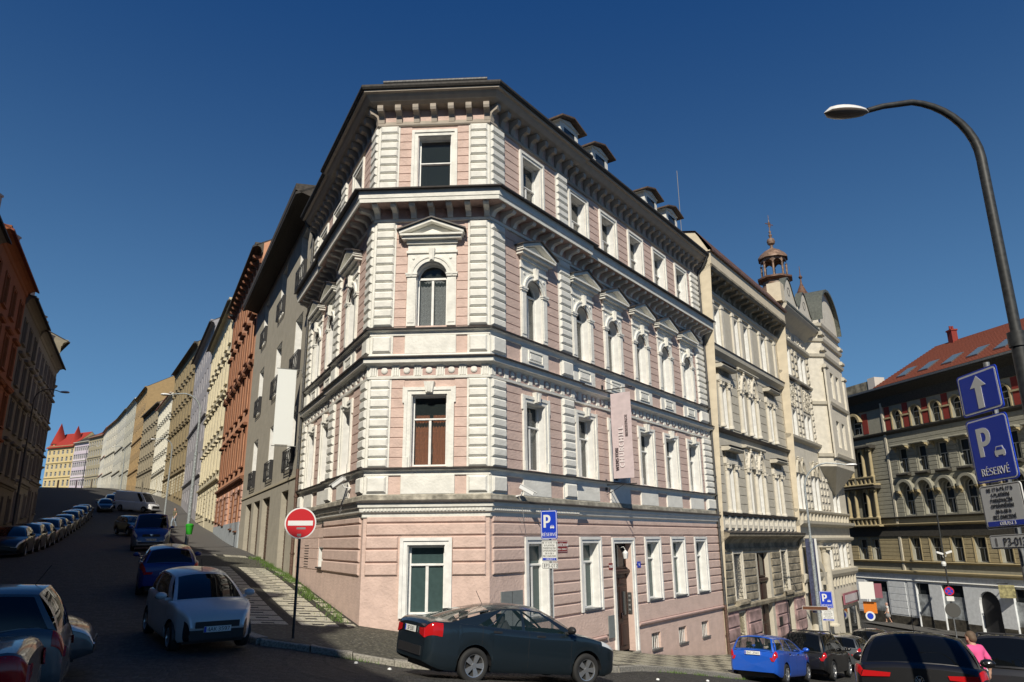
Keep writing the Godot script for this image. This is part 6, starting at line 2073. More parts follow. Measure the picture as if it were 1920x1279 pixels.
	# mirrors
	for sd in [-1, 1]:
		var m := MB.new()
		var x: float = d.xd - d.get("mir", 0.28)
		var p := c.low(clampf((x - d.xa) / (d.xd - d.xa), 0, 1))
		var ctr := Vector3(x, p.y + 0.1, sd * (p.z + 0.17))
		var rows := []
		for i in 7:
			var t := PI * i / 6.0
			var ln := PackedVector3Array()
			for j in 11:
				var w := TAU * j / 10.0
				ln.append(ctr + Vector3(-cos(t) * 0.07, sin(t) * sin(w) * 0.075, sin(t) * cos(w) * 0.12))
			rows.append(ln)
		m.grid(rows)
		m.box(x - 0.03, p.y + 0.01, minf(sd * (p.z - 0.02), sd * (p.z + 0.1)), x + 0.03, p.y + 0.06, maxf(sd * (p.z - 0.02), sd * (p.z + 0.1)))
		parts.append(["mirror", m.mesh(), d.get("mirror_mat", "paint")])
	# inside
	if gm == "car_glass":
		var fl := MB.new(); fl.box(d.xa, d.gc + 0.1, -d.W * 0.4, d.xd, d.gc + 0.16, d.W * 0.4)
		fl.box(d.xd - 0.5, d.gc + 0.3, -d.W * 0.4, d.xd + 0.1, cv(d.belt, d.xd) - 0.06, d.W * 0.4)
		fl.box(maxf(d.xa - 0.2, 0.06), d.gc + 0.3, -d.W * 0.38, d.xa + 0.35, cv(d.belt, d.xa + 0.2) - 0.05, d.W * 0.38)
		parts.append(["cabin_floor", fl.mesh(), "seat"])
		for q in [[d.xd - 1.45, -0.36], [d.xd - 1.45, 0.36], [d.xd - 2.3, -0.38], [d.xd - 2.3, 0.38]]:
			var st := MB.new()
			st.tube([Vector3(q[0] + 0.35, 0.62, q[1]), Vector3(q[0], 0.6, q[1])], 0.2, 8)
			st.tube([Vector3(q[0] + 0.02, 0.6, q[1]), Vector3(q[0] - 0.1, 0.9, q[1]), Vector3(q[0] - 0.17, 1.08, q[1])], [0.2, 0.2, 0.13], 8)
			st.tube([Vector3(q[0] - 0.18, 1.08, q[1]), Vector3(q[0] - 0.2, 1.24, q[1])], [0.09, 0.1], 8)
			parts.append(["seat", st.mesh(), "seat"])
		var sw := MB.new()
		var ring := []
		for i in 17: ring.append(Vector3(d.xd - 0.75 + sin(TAU * i / 16.0) * 0.06, 0.98 + sin(TAU * i / 16.0) * 0.16, -0.36 + cos(TAU * i / 16.0) * 0.18))
		sw.tube(ring, 0.016, 6, false)
		parts.append(["steering_wheel", sw.mesh(), "seat"])
	if d.get("rails", false):
		for sd in [-1, 1]:
			var q := MB.new()
			var pts := []
			for i in 9: pts.append(c.roof(0.06 + 0.88 * i / 8.0, sd * 0.9) + Vector3(0, 0.06 if i > 0 and i < 8 else 0.0, 0))
			q.tube(pts, 0.02, 6)
			parts.append(["roof_rail", q.mesh(), "trim"])
		for u in [0.3, 0.75]:
			var q := MB.new(); q.tube([c.roof(u, -0.9) + Vector3(0, 0.07, 0), c.roof(u, 0.9) + Vector3(0, 0.07, 0)], 0.022, 6)
			parts.append(["roof_bar", q.mesh(), "trim"])
	if d.get("aerial", true):
		var q := MB.new()
		var u: float = d.get("aerial_u", 0.08)
		var p := c.roof(u, 0.0)
		q.tube([p, p + Vector3(-0.16, 0.24, 0)], 0.006, 5)
		parts.append(["aerial", q.mesh(), "trim"])
	return {"parts": parts}

func boxed(x0: float, y0: float, z0: float, x1: float, y1: float, z1: float) -> ArrayMesh:
	var b := MB.new(); b.box(x0, y0, z0, x1, y1, z1); return b.mesh()

func V(a: Array) -> Array:
	var r := []
	for i in range(0, a.size(), 2): r.append(Vector2(a[i], a[i + 1]))
	return r

func vehicles() -> void:
	var tail := ["tail_light", "red_lens", true, 0.32, 4.0, 5.6, 0.62, 0.25, 0.2]
	var head := ["headlight", "clear_lens", false, 0.5, 4.3, 6.0, 0.55, 0.1, 0.35]
	# notch-like liftback
	var lift := {"id": "lift", "L": 4.48, "W": 1.71, "H": 1.46, "wb": 2.6, "fo": 0.88, "r": 0.31, "hr": 0.66,
		"belt": V([0, 0.93, 0.05, 1.0, 0.3, 1.035, 0.8, 1.03, 1.6, 0.985, 2.6, 0.955, 3.3, 0.955, 3.85, 0.885, 4.25, 0.78, 4.42, 0.66, 4.48, 0.5]),
		"plan": V([0, 0.80, 0.06, 0.88, 0.3, 0.95, 0.9, 1.0, 2.2, 1.0, 3.4, 0.99, 4.0, 0.93, 4.35, 0.80, 4.48, 0.62]),
		"xa": 0.42, "xb": 1.45, "xc": 2.55, "xd": 3.38, "rake": 0.03, "drop": 0.045, "rbow": 0.04,
		"wins": [[0.20, 0.275], [0.29, 0.54], [0.57, 0.90]], "seams": [1.12, 2.17, 3.18], "handles": [1.45, 2.45], "glass": "car_glass", "plate": "SF 530", "plate_y": 0.8,
		"lamps": [["tail_light", "red_lens", true, 0.30, 3.3, 5.3, 0.66, 0.05, 0.3], head], "boxes": [["boot_trim", "trim", -0.024, 0.42, -0.55, 0.0, 0.58, 0.55]], "aerial_u": 0.05, "mirror_mat": "trim"}
	car("liftback_car", "dark slate-blue liftback seen from its side in front of the pink house", lift, car_paint("slate_blue", Color(0.022, 0.036, 0.048), 0.6), Vector2(-0.09, 16.2), 29.6)
	# little three-door with the shade on its nose painted black
	var mini_ := {"id": "mini", "L": 3.4, "W": 1.62, "H": 1.47, "wb": 2.34, "fo": 0.62, "r": 0.28, "hr": 0.70,
		"belt": V([0, 0.78, 0.05, 0.86, 0.3, 0.97, 0.9, 0.98, 1.6, 0.94, 2.4, 0.93, 2.75, 0.93, 3.05, 0.86, 3.28, 0.76, 3.37, 0.64, 3.4, 0.52]),
		"plan": V([0, 0.78, 0.08, 0.88, 0.4, 0.97, 1.0, 1.0, 2.2, 1.0, 2.8, 0.96, 3.15, 0.86, 3.4, 0.64]),
		"xa": 0.18, "xb": 0.38, "xc": 1.75, "xd": 2.62, "wins": [[0.06, 0.28], [0.34, 0.86]], "seams": [1.15, 2.45], "handles": [1.4], "plate": "4AK 3597", "plate_end": "front", "plate_y": 0.42,
		"lamps": [["headlight", "clear_lens", false, 0.42, 4.4, 6.0, 0.66, 0.1, 0.2], ["tail_light", "red_lens", true, 0.2, 3.6, 5.8, 0.8, 0.0, 0.0]], "aerial_u": 0.95,
		"nose": 3.6, "boxes": [["grille", "iron", 3.42, 0.5, -0.42, 3.445, 0.62, 0.42]]}
	car("small_hatchback", "small white hatchback with shaded nose painted black parked facing the viewer by the kerb", mini_, car_paint("white_car", Color(0.50, 0.52, 0.54)), Vector2(-7.0, 16.95), -54.0)
	# ordinary hatchback
	var hatch := {"id": "hatch", "L": 4.1, "W": 1.74, "H": 1.47, "wb": 2.55, "fo": 0.84, "r": 0.3, "hr": 0.68,
		"belt": V([0, 0.75, 0.04, 0.88, 0.2, 1.0, 0.8, 1.0, 1.7, 0.97, 2.6, 0.95, 3.0, 0.95, 3.5, 0.86, 3.9, 0.74, 4.06, 0.6, 4.1, 0.5]),
		"plan": V([0, 0.80, 0.08, 0.9, 0.4, 0.97, 1.0, 1.0, 2.6, 1.0, 3.3, 0.97, 3.8, 0.86, 4.1, 0.64]),
		"xa": 0.12, "xb": 0.42, "xc": 2.15, "xd": 3.05, "wins": [[0.04, 0.16], [0.19, 0.47], [0.50, 0.88]], "seams": [0.95, 1.85, 2.85], "handles": [1.2, 2.1],
		"lamps": [["tail_light", "red_lens", true, 0.25, 3.9, 5.8, 0.7, 0.1, 0.1], head], "boxes": [["grille", "trim", 4.09, 0.32, -0.45, 4.112, 0.5, 0.45]], "plate": "2AZ 6184", "plate_y": 0.62}
	car("hatchback", "dark blue hatchback parked behind the small white car", hatch, car_paint("royal_blue", Color(0.01, 0.02, 0.16)), Vector2(-11.5, 25.2), 116.4)
	# van with a sloping nose
	var van := {"id": "van", "L": 4.85, "W": 1.9, "H": 1.95, "wb": 3.0, "fo": 0.9, "r": 0.33, "hr": 0.80,
		"belt": V([0, 1.0, 0.05, 1.08, 0.3, 1.1, 2.0, 1.1, 3.6, 1.1, 4.1, 1.12, 4.5, 1.0, 4.75, 0.82, 4.83, 0.66, 4.85, 0.5]),
		"plan": V([0, 0.92, 0.1, 0.97, 0.5, 1.0, 3.8, 1.0, 4.3, 0.96, 4.65, 0.88, 4.85, 0.72]),
		"xa": 0.05, "xb": 0.14, "xc": 3.35, "xd": 4.15, "drop": 0.02, "wins": [[0.03, 0.28], [0.31, 0.58], [0.66, 0.92]], "seams": [1.6, 2.8, 3.7], "handles": [3.0], "cat": "van",
		"lamps": [["headlight", "clear_lens", false, 0.45, 4.0, 5.7, 0.66, 0.1, 0.2], tail], "bumper": 3.3, "bumper_mat": "sign_grey", "plate": "6AD 9078", "plate_end": "front", "plate_y": 0.5, "aerial": false,
		"boxes": [["grille", "trim", 4.845, 0.72, -0.42, 4.868, 0.84, 0.42], ["bumper_intake", "trim", 4.86, 0.36, -0.6, 4.885, 0.44, 0.6]]}
	var t5 := car("blue_van", "blue van with grey bumper facing the viewer beside the lamp post", van, car_paint("van_blue", Color(0.012, 0.03, 0.20)), up_left(26.0, 5.1), -63.6)
	var em := MB.new(); em.lathe([Vector2(0.09, 0), Vector2(0.085, 0.012), Vector2(0, 0.014)], 3); em.moved(Transform3D(Basis(Vector3(0, 0, 1), -PI / 2), Vector3.ZERO))
	loc(t5, "badge", em.mesh(), M.chrome, mv(4.87, 0.79, 0))
	# panel van
	var big := {"id": "big", "L": 5.6, "W": 2.0, "H": 2.4, "wb": 3.4, "fo": 0.95, "r": 0.34, "hr": 0.88, "cat": "van",
		"belt": V([0, 1.1, 0.05, 1.2, 0.3, 1.2, 3.0, 1.2, 4.2, 1.2, 4.7, 1.2, 5.1, 1.1, 5.45, 0.9, 5.57, 0.7, 5.6, 0.5]),
		"plan": V([0, 0.96, 0.1, 0.99, 0.5, 1.0, 4.4, 1.0, 5.0, 0.96, 5.4, 0.86, 5.6, 0.72]),
		"xa": 0.02, "xb": 0.08, "xc": 3.75, "xd": 4.75, "drop": 0.02, "wins": [[0.84, 0.95]], "seams": [3.3, 4.4], "lamps": [head, tail], "bumper": 2.0, "aerial": false,
		"boxes": [["grille", "trim", 5.6, 0.55, -0.6, 5.625, 0.85, 0.6]]}
	car("panel_van", "white panel van standing across the street halfway up the hill", big, car_paint("van_white", Color(0.75, 0.76, 0.77)), Vector2(-46.5, 92.0), -14.0)
	# estate / MPV with upright tail
	var est := {"id": "est", "L": 4.45, "W": 1.76, "H": 1.56, "wb": 2.65, "fo": 0.88, "r": 0.31, "hr": 0.72,
		"belt": V([0, 0.8, 0.04, 0.92, 0.2, 1.02, 0.8, 1.02, 1.7, 0.99, 2.7, 0.98, 3.25, 0.98, 3.75, 0.9, 4.2, 0.76, 4.41, 0.6, 4.45, 0.5]),
		"plan": V([0, 0.84, 0.08, 0.92, 0.4, 0.98, 1.0, 1.0, 2.8, 1.0, 3.6, 0.97, 4.1, 0.86, 4.45, 0.64]),
		"xa": 0.08, "xb": 0.34, "xc": 2.35, "xd": 3.3, "wins": [[0.03, 0.24], [0.27, 0.52], [0.55, 0.89]], "seams": [1.1, 2.05, 3.05], "handles": [1.35, 2.3],
		"lamps": [["tail_light", "red_lens", true, 0.13, 3.6, 5.9, 0.88, 0.0, 0.0], head], "boxes": [["grille", "trim", 4.44, 0.34, -0.5, 4.462, 0.54, 0.5]], "rails": false}
	var est_c := est.duplicate(); est_c["id"] = "est_c"; est_c["glass"] = "car_glass"; est_c["plate"] = "8A1 2941"; est_c["plate_y"] = 0.86; est_c["H"] = 1.5; est_c["W"] = 1.7
	car("compact_car", "bright blue compact car seen from behind at the right kerb", est_c, car_paint("bright_blue", Color(0.012, 0.10, 0.55), 0.2), Vector2(9.25, 28.2), 54.4)
	var suv := est.duplicate(); suv["id"] = "suv"; suv["H"] = 1.72; suv["r"] = 0.35; suv["gc"] = 0.26; suv["rails"] = true; suv["W"] = 1.82
	car("estate_car", "black estate car with roof bars parked ahead of the bright blue car", suv, car_paint("black_car", Color(0.008, 0.008, 0.009)), down_right(16.2, 4.3), 54.4)
	car("hatchback", "silver-grey hatchback third in line downhill from the bright blue car", hatch, car_paint("grey_car", Color(0.10, 0.11, 0.12), 0.4), down_right(21.9, 4.3), 54.4)
	car("estate_car", "dark grey estate fourth in line downhill from the bright blue car", est, car_paint("charcoal_car", Color(0.025, 0.026, 0.03), 0.3), down_right(27.6, 4.3), 54.4)
	# black hatchback in the right foreground
	var golf := hatch.duplicate(); golf["id"] = "golf"; golf["L"] = 4.25; golf["W"] = 1.8; golf["H"] = 1.46; golf["wins"] = [[0.06, 0.16], [0.19, 0.47], [0.50, 0.88]]
	golf["belt"] = V([0, 0.90, 0.03, 0.95, 0.1, 0.975, 0.25, 0.985, 0.8, 0.99, 1.7, 0.97, 2.7, 0.95, 3.1, 0.95, 3.6, 0.86, 4.05, 0.74, 4.21, 0.6, 4.25, 0.5])
	golf["plan"] = V([0, 0.84, 0.06, 0.9, 0.4, 0.97, 1.0, 1.0, 2.7, 1.0, 3.4, 0.97, 3.95, 0.86, 4.25, 0.64])
	golf["xd"] = 3.1; golf["xc"] = 2.2; golf["plate"] = "3AB 7716"; golf["plate_y"] = 0.42
	golf["lamps"] = [["tail_light", "red_lens", true, 0.26, 3.9, 5.3, 0.5, 0.15, 0.2], head]
	var gv := car("hatchback", "black hatchback with lit red tail lamps in the right foreground", golf, M.black_car, Vector2(6.68, 12.98), 61.5)
	var bd := MB.new(); bd.lathe([Vector2(0.06, 0), Vector2(0.06, 0.012), Vector2(0.05, 0.012), Vector2(0.05, 0.0)], 20); bd.moved(Transform3D(Basis(Vector3(0, 0, 1), PI / 2), Vector3.ZERO))
	var bdg := loc(gv, "badge", bd.mesh(), M.chrome, mv(-0.024, 0.79, 0))
	var vw := MB.new()
	for q in [[-0.03, 0.04, -0.012, -0.002], [-0.012, -0.002, 0.0, 0.02], [0.0, 0.02, 0.012, -0.002], [0.012, -0.002, 0.03, 0.04], [-0.045, 0.01, -0.022, -0.042], [-0.022, -0.042, 0.0, 0.0], [0.0, 0.0, 0.022, -0.042], [0.022, -0.042, 0.045, 0.01]]:
		vw.tube([Vector3(-0.01, q[1], q[0]), Vector3(-0.01, q[3], q[2])], 0.005, 5)
	loc(bdg, "emblem", vw.mesh(), M.chrome)
	car("off_roader", "black off-roader at the right edge beyond the black hatchback", suv, M.charcoal_car, Vector2(12.1, 19.1), 55.0)
	# parked across the left foreground, in the shade
	var left := 206.4
	var place := func(nm: String, lb: String, sp: Dictionary, pm: Material, rear: Vector2, ang: float) -> void:
		var hd := Vector2(cos(deg_to_rad(ang)), sin(deg_to_rad(ang)))
		car(nm, lb, sp, pm, rear + hd * (sp.L - sp.fo - sp.wb * 0.5), ang)
	place.call("saloon_car", "pale silver car cut off by the lower left corner", lift.duplicate().merged({"id": "lift_t", "glass": "tint_glass", "plate": ""}, true), car_paint("silver_car", Color(0.10, 0.105, 0.11), 0.3), Vector2(-4.7, 7.75), left)
	place.call("estate_car", "silver-grey estate, second of the shaded cars in the left foreground", est, M.silver_car, Vector2(-5.9, 10.35), left)
	var suv2 := suv.duplicate(); suv2["id"] = "suv2"; suv2["rails"] = false
	var hd3 := Vector2(cos(deg_to_rad(26.4)), sin(deg_to_rad(26.4)))
	car("off_roader", "grey off-roader with dark grille, furthest of the three shaded foreground cars", suv2, car_paint("titan_car", Color(0.08, 0.083, 0.088), 0.4), Vector2(-7.05, 13.1) - hd3 * (suv2.fo + suv2.wb * 0.5), 26.4)
	# nose-to-tail along the shaded side, and the two behind the blue van
	var paints := [M.black_car, M.charcoal_car, M.black_car, M.titan_car, car_paint("navy_car", Color(0.012, 0.02, 0.05)), M.grey_car]
	var row := ["first", "second", "third", "fourth", "fifth", "sixth", "seventh", "eighth", "ninth", "tenth"]
	var kinds := [hatch, est, hatch, est, lift.duplicate().merged({"id": "lift_t", "glass": "tint_glass", "plate": ""}, true)]
	for i in 10:
		car("parked_car", "%s dark car from the viewer in the shaded line along the left kerb" % row[i], kinds[i % 5], paints[i % 6], up_left(24.0 + i * 5.3, 11.4), -63.6, "cars parked along the shaded left kerb")
	car("hatchback", "dark blue hatchback right behind the blue van", hatch, M.navy_car, up_left(32.5, 5.2), -63.6)
	car("estate_car", "bottle-green estate between the white panel van and the blue van", est_c.duplicate().merged({"id": "est_g", "plate": ""}, true), car_paint("bottle_green", Color(0.01, 0.03, 0.022)), up_left(46.0, 6.2), -45.0)
	for i in 4:
		car("parked_car", ["dark car nearest the crest, beside the white panel van", "second dark car towards the crest of the hill", "third dark car on the crest of the hill", "furthest dark car on the crest of the hill"][i], kinds[i % 3], paints[(i + 2) % 6], up_left(82.0 + i * 7.0, 9.8 - i * 0.4), -60.0, "cars parked at the crest")
	if true:
		car("parked_car", "dark red small car at the far right below the tenement", hatch, car_paint("dark_red", Color(0.16, 0.008, 0.01)), Vector2(31.0, 43.0), 104.0)


# ---------------------------------------------------------------- street furniture
func rounded(w: float, h: float, r: float) -> PackedVector2Array:
	var p := PackedVector2Array()
	for c in [[w / 2 - r, -h / 2 + r, -PI / 2], [w / 2 - r, h / 2 - r, 0.0], [-w / 2 + r, h / 2 - r, PI / 2], [-w / 2 + r, -h / 2 + r, PI]]:
		for k in 5:
			var a: float = c[2] + PI / 2 * k / 4.0
			p.append(Vector2(c[0] + cos(a) * r, c[1] + sin(a) * r))
	return p

func plate(w: float, h: float, r: float, z0: float, z1: float) -> ArrayMesh:
	var b := MB.new(); b.prism(rounded(w, h, r), z0, z1); return b.mesh()

# board with a border; children lie on its face. X: face centre, looking along +z
func board(parent: Node, nm: String, X: Transform3D, w: float, h: float, rim: Material, face: Material, r := 0.05, edge := 0.025, rim2: Material = null) -> MeshInstance3D:
	var b := add(parent, nm, plate(w, h, r, -0.012, 0.0), rim2 if rim2 else rim, X)
	if rim2: loc(b, "border", plate(w - edge * 1.2, h - edge * 1.2, r, 0.0, 0.002), rim)
	var e := edge * (2.0 if not rim2 else 2.6)
	loc(b, "face", plate(w - e, h - e, maxf(r - edge, 0.01), 0.002, 0.004), face)
	return b

func words(parent: Node, s: String, h: float, m: Material, x: float, y: float, z := 0.0062, bold := false) -> void:
	loc(parent, "lettering", text_mesh(s, h, 0.003, bold), m, mv(x, y, z))

func car_icon(parent: Node, x: float, y: float, k: float, m: Material) -> void:
	var b := MB.new()
	b.prism(PackedVector2Array([Vector2(-0.5, 0), Vector2(0.5, 0), Vector2(0.5, 0.28), Vector2(0.42, 0.36), Vector2(0.3, 0.62), Vector2(-0.3, 0.62), Vector2(-0.42, 0.36), Vector2(-0.5, 0.28)]), 0, 0.003 / k)
	b.box(-0.42, -0.1, 0, -0.26, 0, 0.003 / k); b.box(0.26, -0.1, 0, 0.42, 0, 0.003 / k)
	b.moved(Transform3D(Basis().scaled(Vector3.ONE * k), Vector3.ZERO))
	var n := loc(parent, "pictogram", b.mesh(), m, mv(x, y, 0.0045))
	var w := MB.new(); w.prism(PackedVector2Array([Vector2(-0.33, 0.36), Vector2(0.33, 0.36), Vector2(0.24, 0.55), Vector2(-0.24, 0.55)]), 0, 0.001 / k)
	w.moved(Transform3D(Basis().scaled(Vector3.ONE * k), Vector3.ZERO))
	loc(n, "pictogram_window", w.mesh(), M.sign_blue, mv(0, 0, 0.0032))

func post(parent: Node, nm: String, base: Vector3, top: float, r: float, m: Material) -> MeshInstance3D:
	var b := MB.new()
	b.tube([Vector3(base.x, base.y - 0.3, base.z), Vector3(base.x, top, base.z)], r, 10)
	return add(parent, nm, b.mesh(), m)

func parking_board(t: Node, F: Transform3D, y: float, w: float, h: float) -> void:
	var b := board(t, "parking_sign", at(F, 0, y), w, h, M.sign_white, M.sign_blue, 0.05, 0.022, M.sign_blue)
	words(b, "P", h * 0.46, M.sign_white, -w * 0.13, h * 0.12, 0.0045, true)
	car_icon(b, w * 0.2, -h * 0.12, w * 0.24, M.sign_white)
	words(b, "RÉSERVÉ", h * 0.115, M.sign_white, 0.0, -h * 0.34)

func info_board(t: Node, F: Transform3D, y: float, w: float, h: float) -> void:
	var b := board(t, "info_sign", at(F, 0, y), w, h, M.sign_black, M.sign_white, 0.04, 0.016, M.sign_white)
	var lines := ["NE 17 h-PÁ 17 h", "S PLATNÝM", "PARKOVACÍM", "OPRÁVNĚNÍM", "06 h-08 h", "BEZ OMEZENÍ"]
	for i in 6: words(b, lines[i], h * 0.085, M.sign_black, 0.0, h * (0.385 - i * 0.125))
	loc(b, "blue_band", boxm(w * 0.86, h * 0.11, 0.002), M.sign_blue, mv(-w * 0.43, -h * 0.44, 0.0042))
	words(b, "OBLAST 3", h * 0.085, M.sign_white, w * 0.05, -h * 0.385, 0.0078)

func code_board(t: Node, F: Transform3D, y: float, w: float, h: float, s: String) -> void:
	var b := board(t, "code_sign", at(F, 0, y), w, h, M.sign_black, M.sign_white, 0.03, 0.012, M.sign_white)
	words(b, s, h * 0.55, M.sign_black, w * 0.12, 0.0)
	loc(b, "meter_symbol", plate(h * 0.22, h * 0.6, h * 0.1, 0.004, 0.006), M.sign_grey, mv(-w * 0.33, 0, 0))

func street_lamp(label: String, base: Vector3, height: float, toward: Vector3, reach: float, m: Material, r := 0.075) -> Node3D:
	var t := thing("street_lamp", label, "street lamp", base, "street lamps")
	var b := MB.new()
	var split := height * 0.6
	b.tube([base - Vector3(0, 0.3, 0), base + Vector3(0, split, 0)], [r * 1.25, r], 12)
	add(t, "mast", b.mesh(), m)
	var col := MB.new(); col.tube([base + Vector3(0, split - 0.12, 0), base + Vector3(0, split + 0.06, 0)], r * 1.22, 12)
	add(t, "collar", col.mesh(), m)
	var a := MB.new()
	var pts := []
	pts.append(base + Vector3(0, split, 0))
	var R := minf(reach * 0.62, height - split - 0.3)
	pts.append(base + Vector3(0, height - R, 0))
	for k in range(1, 10):
		var w := PI / 2 * k / 9.0 * 0.94
		pts.append(base + Vector3(0, height - R + sin(w) * R, 0) + toward * (1.0 - cos(w)) * R)
	pts.append(base + Vector3(0, height - 0.06, 0) + toward * (reach * 0.85))
	pts.append(base + Vector3(0, height - 0.12, 0) + toward * reach)
	var rr := []
	for i in pts.size(): rr.append(lerpf(r * 0.75, r * 0.42, float(i) / (pts.size() - 1)))
	a.tube(pts, rr, 10)
	add(t, "arm", a.mesh(), m)
	# head: a flattened shell, bowl below
	var sidev := toward.cross(Vector3.UP).normalized()
	var O: Vector3 = pts[-1] + toward * 0.28 + Vector3(0, -0.03, 0)
	var hd := Transform3D(Basis(toward, Vector3.UP, sidev), O).rotated_local(Vector3(0, 0, 1), 0.0)
	var sh := MB.new(); var bo := MB.new()
	for up in [true, false]:
		var rows := []
		for i in 9:
			var u := -1.0 + 2.0 * i / 8.0
			var wd := sqrt(maxf(0.0, 1.0 - u * u)) * (0.85 + 0.15 * u)
			var ln := PackedVector3Array()
			for j in 9:
				var q := PI * j / 8.0
				ln.append(Vector3(u * 0.3, (sin(q) * 0.11 if up else -sin(q) * 0.07) * wd, cos(q) * 0.15 * wd))
			rows.append(ln)
		if up: sh.grid(rows)
		else: bo.grid(rows)
	var hn := add(t, "lamp_head", sh.mesh(), M.lamp_white, hd)
	loc(hn, "lamp_bowl", bo.mesh(), mat("bowl", Color(0.2, 0.17, 0.15), 0.2))
	return t

func furniture() -> void:
	var pav := 0.135
	# no-entry sign
	var q := Vector2(-4.98, 17.5)
	var base := gp(q, pav)
	var t := thing("no_entry_sign", "red round no-entry sign on a dark post at the corner of the pavement", "road sign", base)
	post(t, "post", base, 0.8, 0.032, M.pole_dark)
	var dir := Vector2(0.25, -0.97).normalized()
	var F := Transform3D(Basis(Vector3(dir.y, 0, dir.x) * -1.0, Vector3.UP, Vector3(dir.x, 0, -dir.y)), Vector3(base.x, 0, base.z) + Vector3(dir.x, 0, -dir.y) * 0.06)
	var dsk := MB.new(); dsk.lathe([Vector2(0.355, 0), Vector2(0.355, 0.014), Vector2(0.335, 0.016), Vector2(0, 0.016)], 40); dsk.moved(Transform3D(Basis(Vector3.RIGHT, PI / 2), Vector3.ZERO))
	var d := add(t, "disc", dsk.mesh(), M.sign_white, at(F, 0, 0.46))
	var rd := MB.new(); rd.lathe([Vector2(0.325, 0.0), Vector2(0.325, 0.003), Vector2(0, 0.003)], 40); rd.moved(Transform3D(Basis(Vector3.RIGHT, PI / 2), Vector3.ZERO))
	loc(d, "red_face", rd.mesh(), M.sign_red, mv(0, 0, 0.0165))
	loc(d, "white_bar", boxm(0.56, 0.11, 0.003), M.sign_white, mv(-0.28, -0.055, 0.0205))
	loc(d, "sticker", boxm(0.2, 0.045, 0.002), M.sign_grey, mv(-0.08, -0.14, 0.021)); loc(d, "sticker", boxm(0.09, 0.06, 0.002), M.sign_grey, mv(-0.06, -0.3, 0.021))
	# parking sign set in front of the pink house
	q = Vector2(0.93, 19.35); base = gp(q, pav)
	t = thing("parking_sign_post", "grey post with blue parking sign and info plates in front of the pink house", "road sign", base)
	post(t, "post", base, 0.82, 0.033, M.steel)
	F = Transform3D(Basis(Vector3.UP, deg_to_rad(-32.0)), Vector3(base.x, 0, base.z)); F.origin += F.basis.z * 0.05
	parking_board(t, F, 0.41, 0.48, 0.72); info_board(t, F, -0.24, 0.46, 0.52); code_board(t, F, -0.6, 0.46, 0.15, "P3-017")
	# big signs at the right edge
	q = Vector2(5.5, 8.22); base = gp(q)
	t = thing("parking_sign_post", "grey post at the right edge with one-way arrow, parking and info signs", "road sign", base)
	post(t, "post", base, 1.95, 0.034, M.steel)
	var a := deg_to_rad(-85.0)
	F = Transform3D(Basis(Vector3(cos(a), 0, -sin(a)), Vector3.UP, Vector3(-0.996, 0, -0.087) * -1.0), Vector3(5.42, 0, -8.22))
	F.basis.z = F.basis.x.cross(Vector3.UP).normalized()
	F.basis = F.basis.rotated(F.basis.z, deg_to_rad(2.0))
	F.origin += F.basis.x * -0.03
	var ar := board(t, "one_way_sign", at(F, 0, 1.625), 0.66, 0.5, M.sign_white, M.sign_blue, 0.04, 0.03, M.sign_blue)
	var am := MB.new(); am.prism(PackedVector2Array([Vector2(-0.05, -0.19), Vector2(0.05, -0.19), Vector2(0.05, 0.06), Vector2(0.13, 0.06), Vector2(0, 0.19), Vector2(-0.13, 0.06), Vector2(-0.05, 0.06)]), 0.004, 0.007)
	loc(ar, "arrow", am.mesh(), M.sign_white)
	parking_board(t, F, 0.965, 0.66, 0.73); info_board(t, F, 0.33, 0.64, 0.48); code_board(t, F, -0.05, 0.62, 0.15, "P3-013")
	# lamps
	base = gp(Vector2(6.05, 8.4))
	street_lamp("tall dark lamp post curving over the right foreground", base, 5.52 - base.y, Vector3(-1, 0, 0.0), 1.36, M.pole_dark, 0.085)
	base = gp(down_right(22.3, 3.0), pav)
	var sl := street_lamp("slim pale grey lamp post on the pavement of the right-hand street", base, 9.3, Vector3(0.95, 0, 0.3).normalized(), 2.0, mat("lamp_grey", Color(0.42, 0.46, 0.47), 0.4, "fine", 1.0, 0.2), 0.075)
	base = gp(up_left(26.2, 3.2), pav)
	street_lamp("pale lamp post beside the blue van with a green litter bin on it", base, 8.9, Vector3(-0.9, 0, 0.43).normalized(), 1.7, M.lamp_grey, 0.085)
	base = gp(up_left(76, 3.3), pav)
	street_lamp("pale lamp post in front of the off-white house uphill", base, 9.0, Vector3(-0.9, 0, 0.43).normalized(), 1.9, M.lamp_grey, 0.085)
	base = gp(Vector2(-76, 143))
	street_lamp("furthest pale lamp post up the hill", base, 9.0, Vector3(-0.9, 0, 0.43).normalized(), 1.9, M.lamp_grey, 0.09)
	base = gp(up_left(32.3, 12.5), pav)
	street_lamp("dark lamp post on the shaded left pavement, its head against the sky", base, 9.6, Vector3(0.9, 0, -0.4).normalized(), 1.3, M.pole_dark, 0.06)
	base = gp(Vector2(-111, 190))
	street_lamp("thin dark lamp post in front of the yellow house uphill", base, 11.0, Vector3(0.9, 0, -0.4).normalized(), 2.0, M.pole_dark, 0.1)
	# litter bin on the lamp post
	base = gp(up_left(25.7, 3.15), pav)
	var bin := thing("litter_bin", "green plastic litter bin hung on the lamp post", "litter bin", base)
	var gb := mat("bin_green", Color(0.02, 0.30, 0.015), 0.5)
	var bm := MB.new(); bm.lathe([Vector2(0.0, 0.72), Vector2(0.16, 0.72), Vector2(0.21, 1.2), Vector2(0.19, 1.2), Vector2(0.15, 0.78)], 14, base)
	add(bin, "bucket", bm.mesh(), gb)
	bm = MB.new(); bm.lathe([Vector2(0.22, 1.18), Vector2(0.225, 1.25), Vector2(0.15, 1.32), Vector2(0.14, 1.3), Vector2(0.2, 1.22)], 14, base)
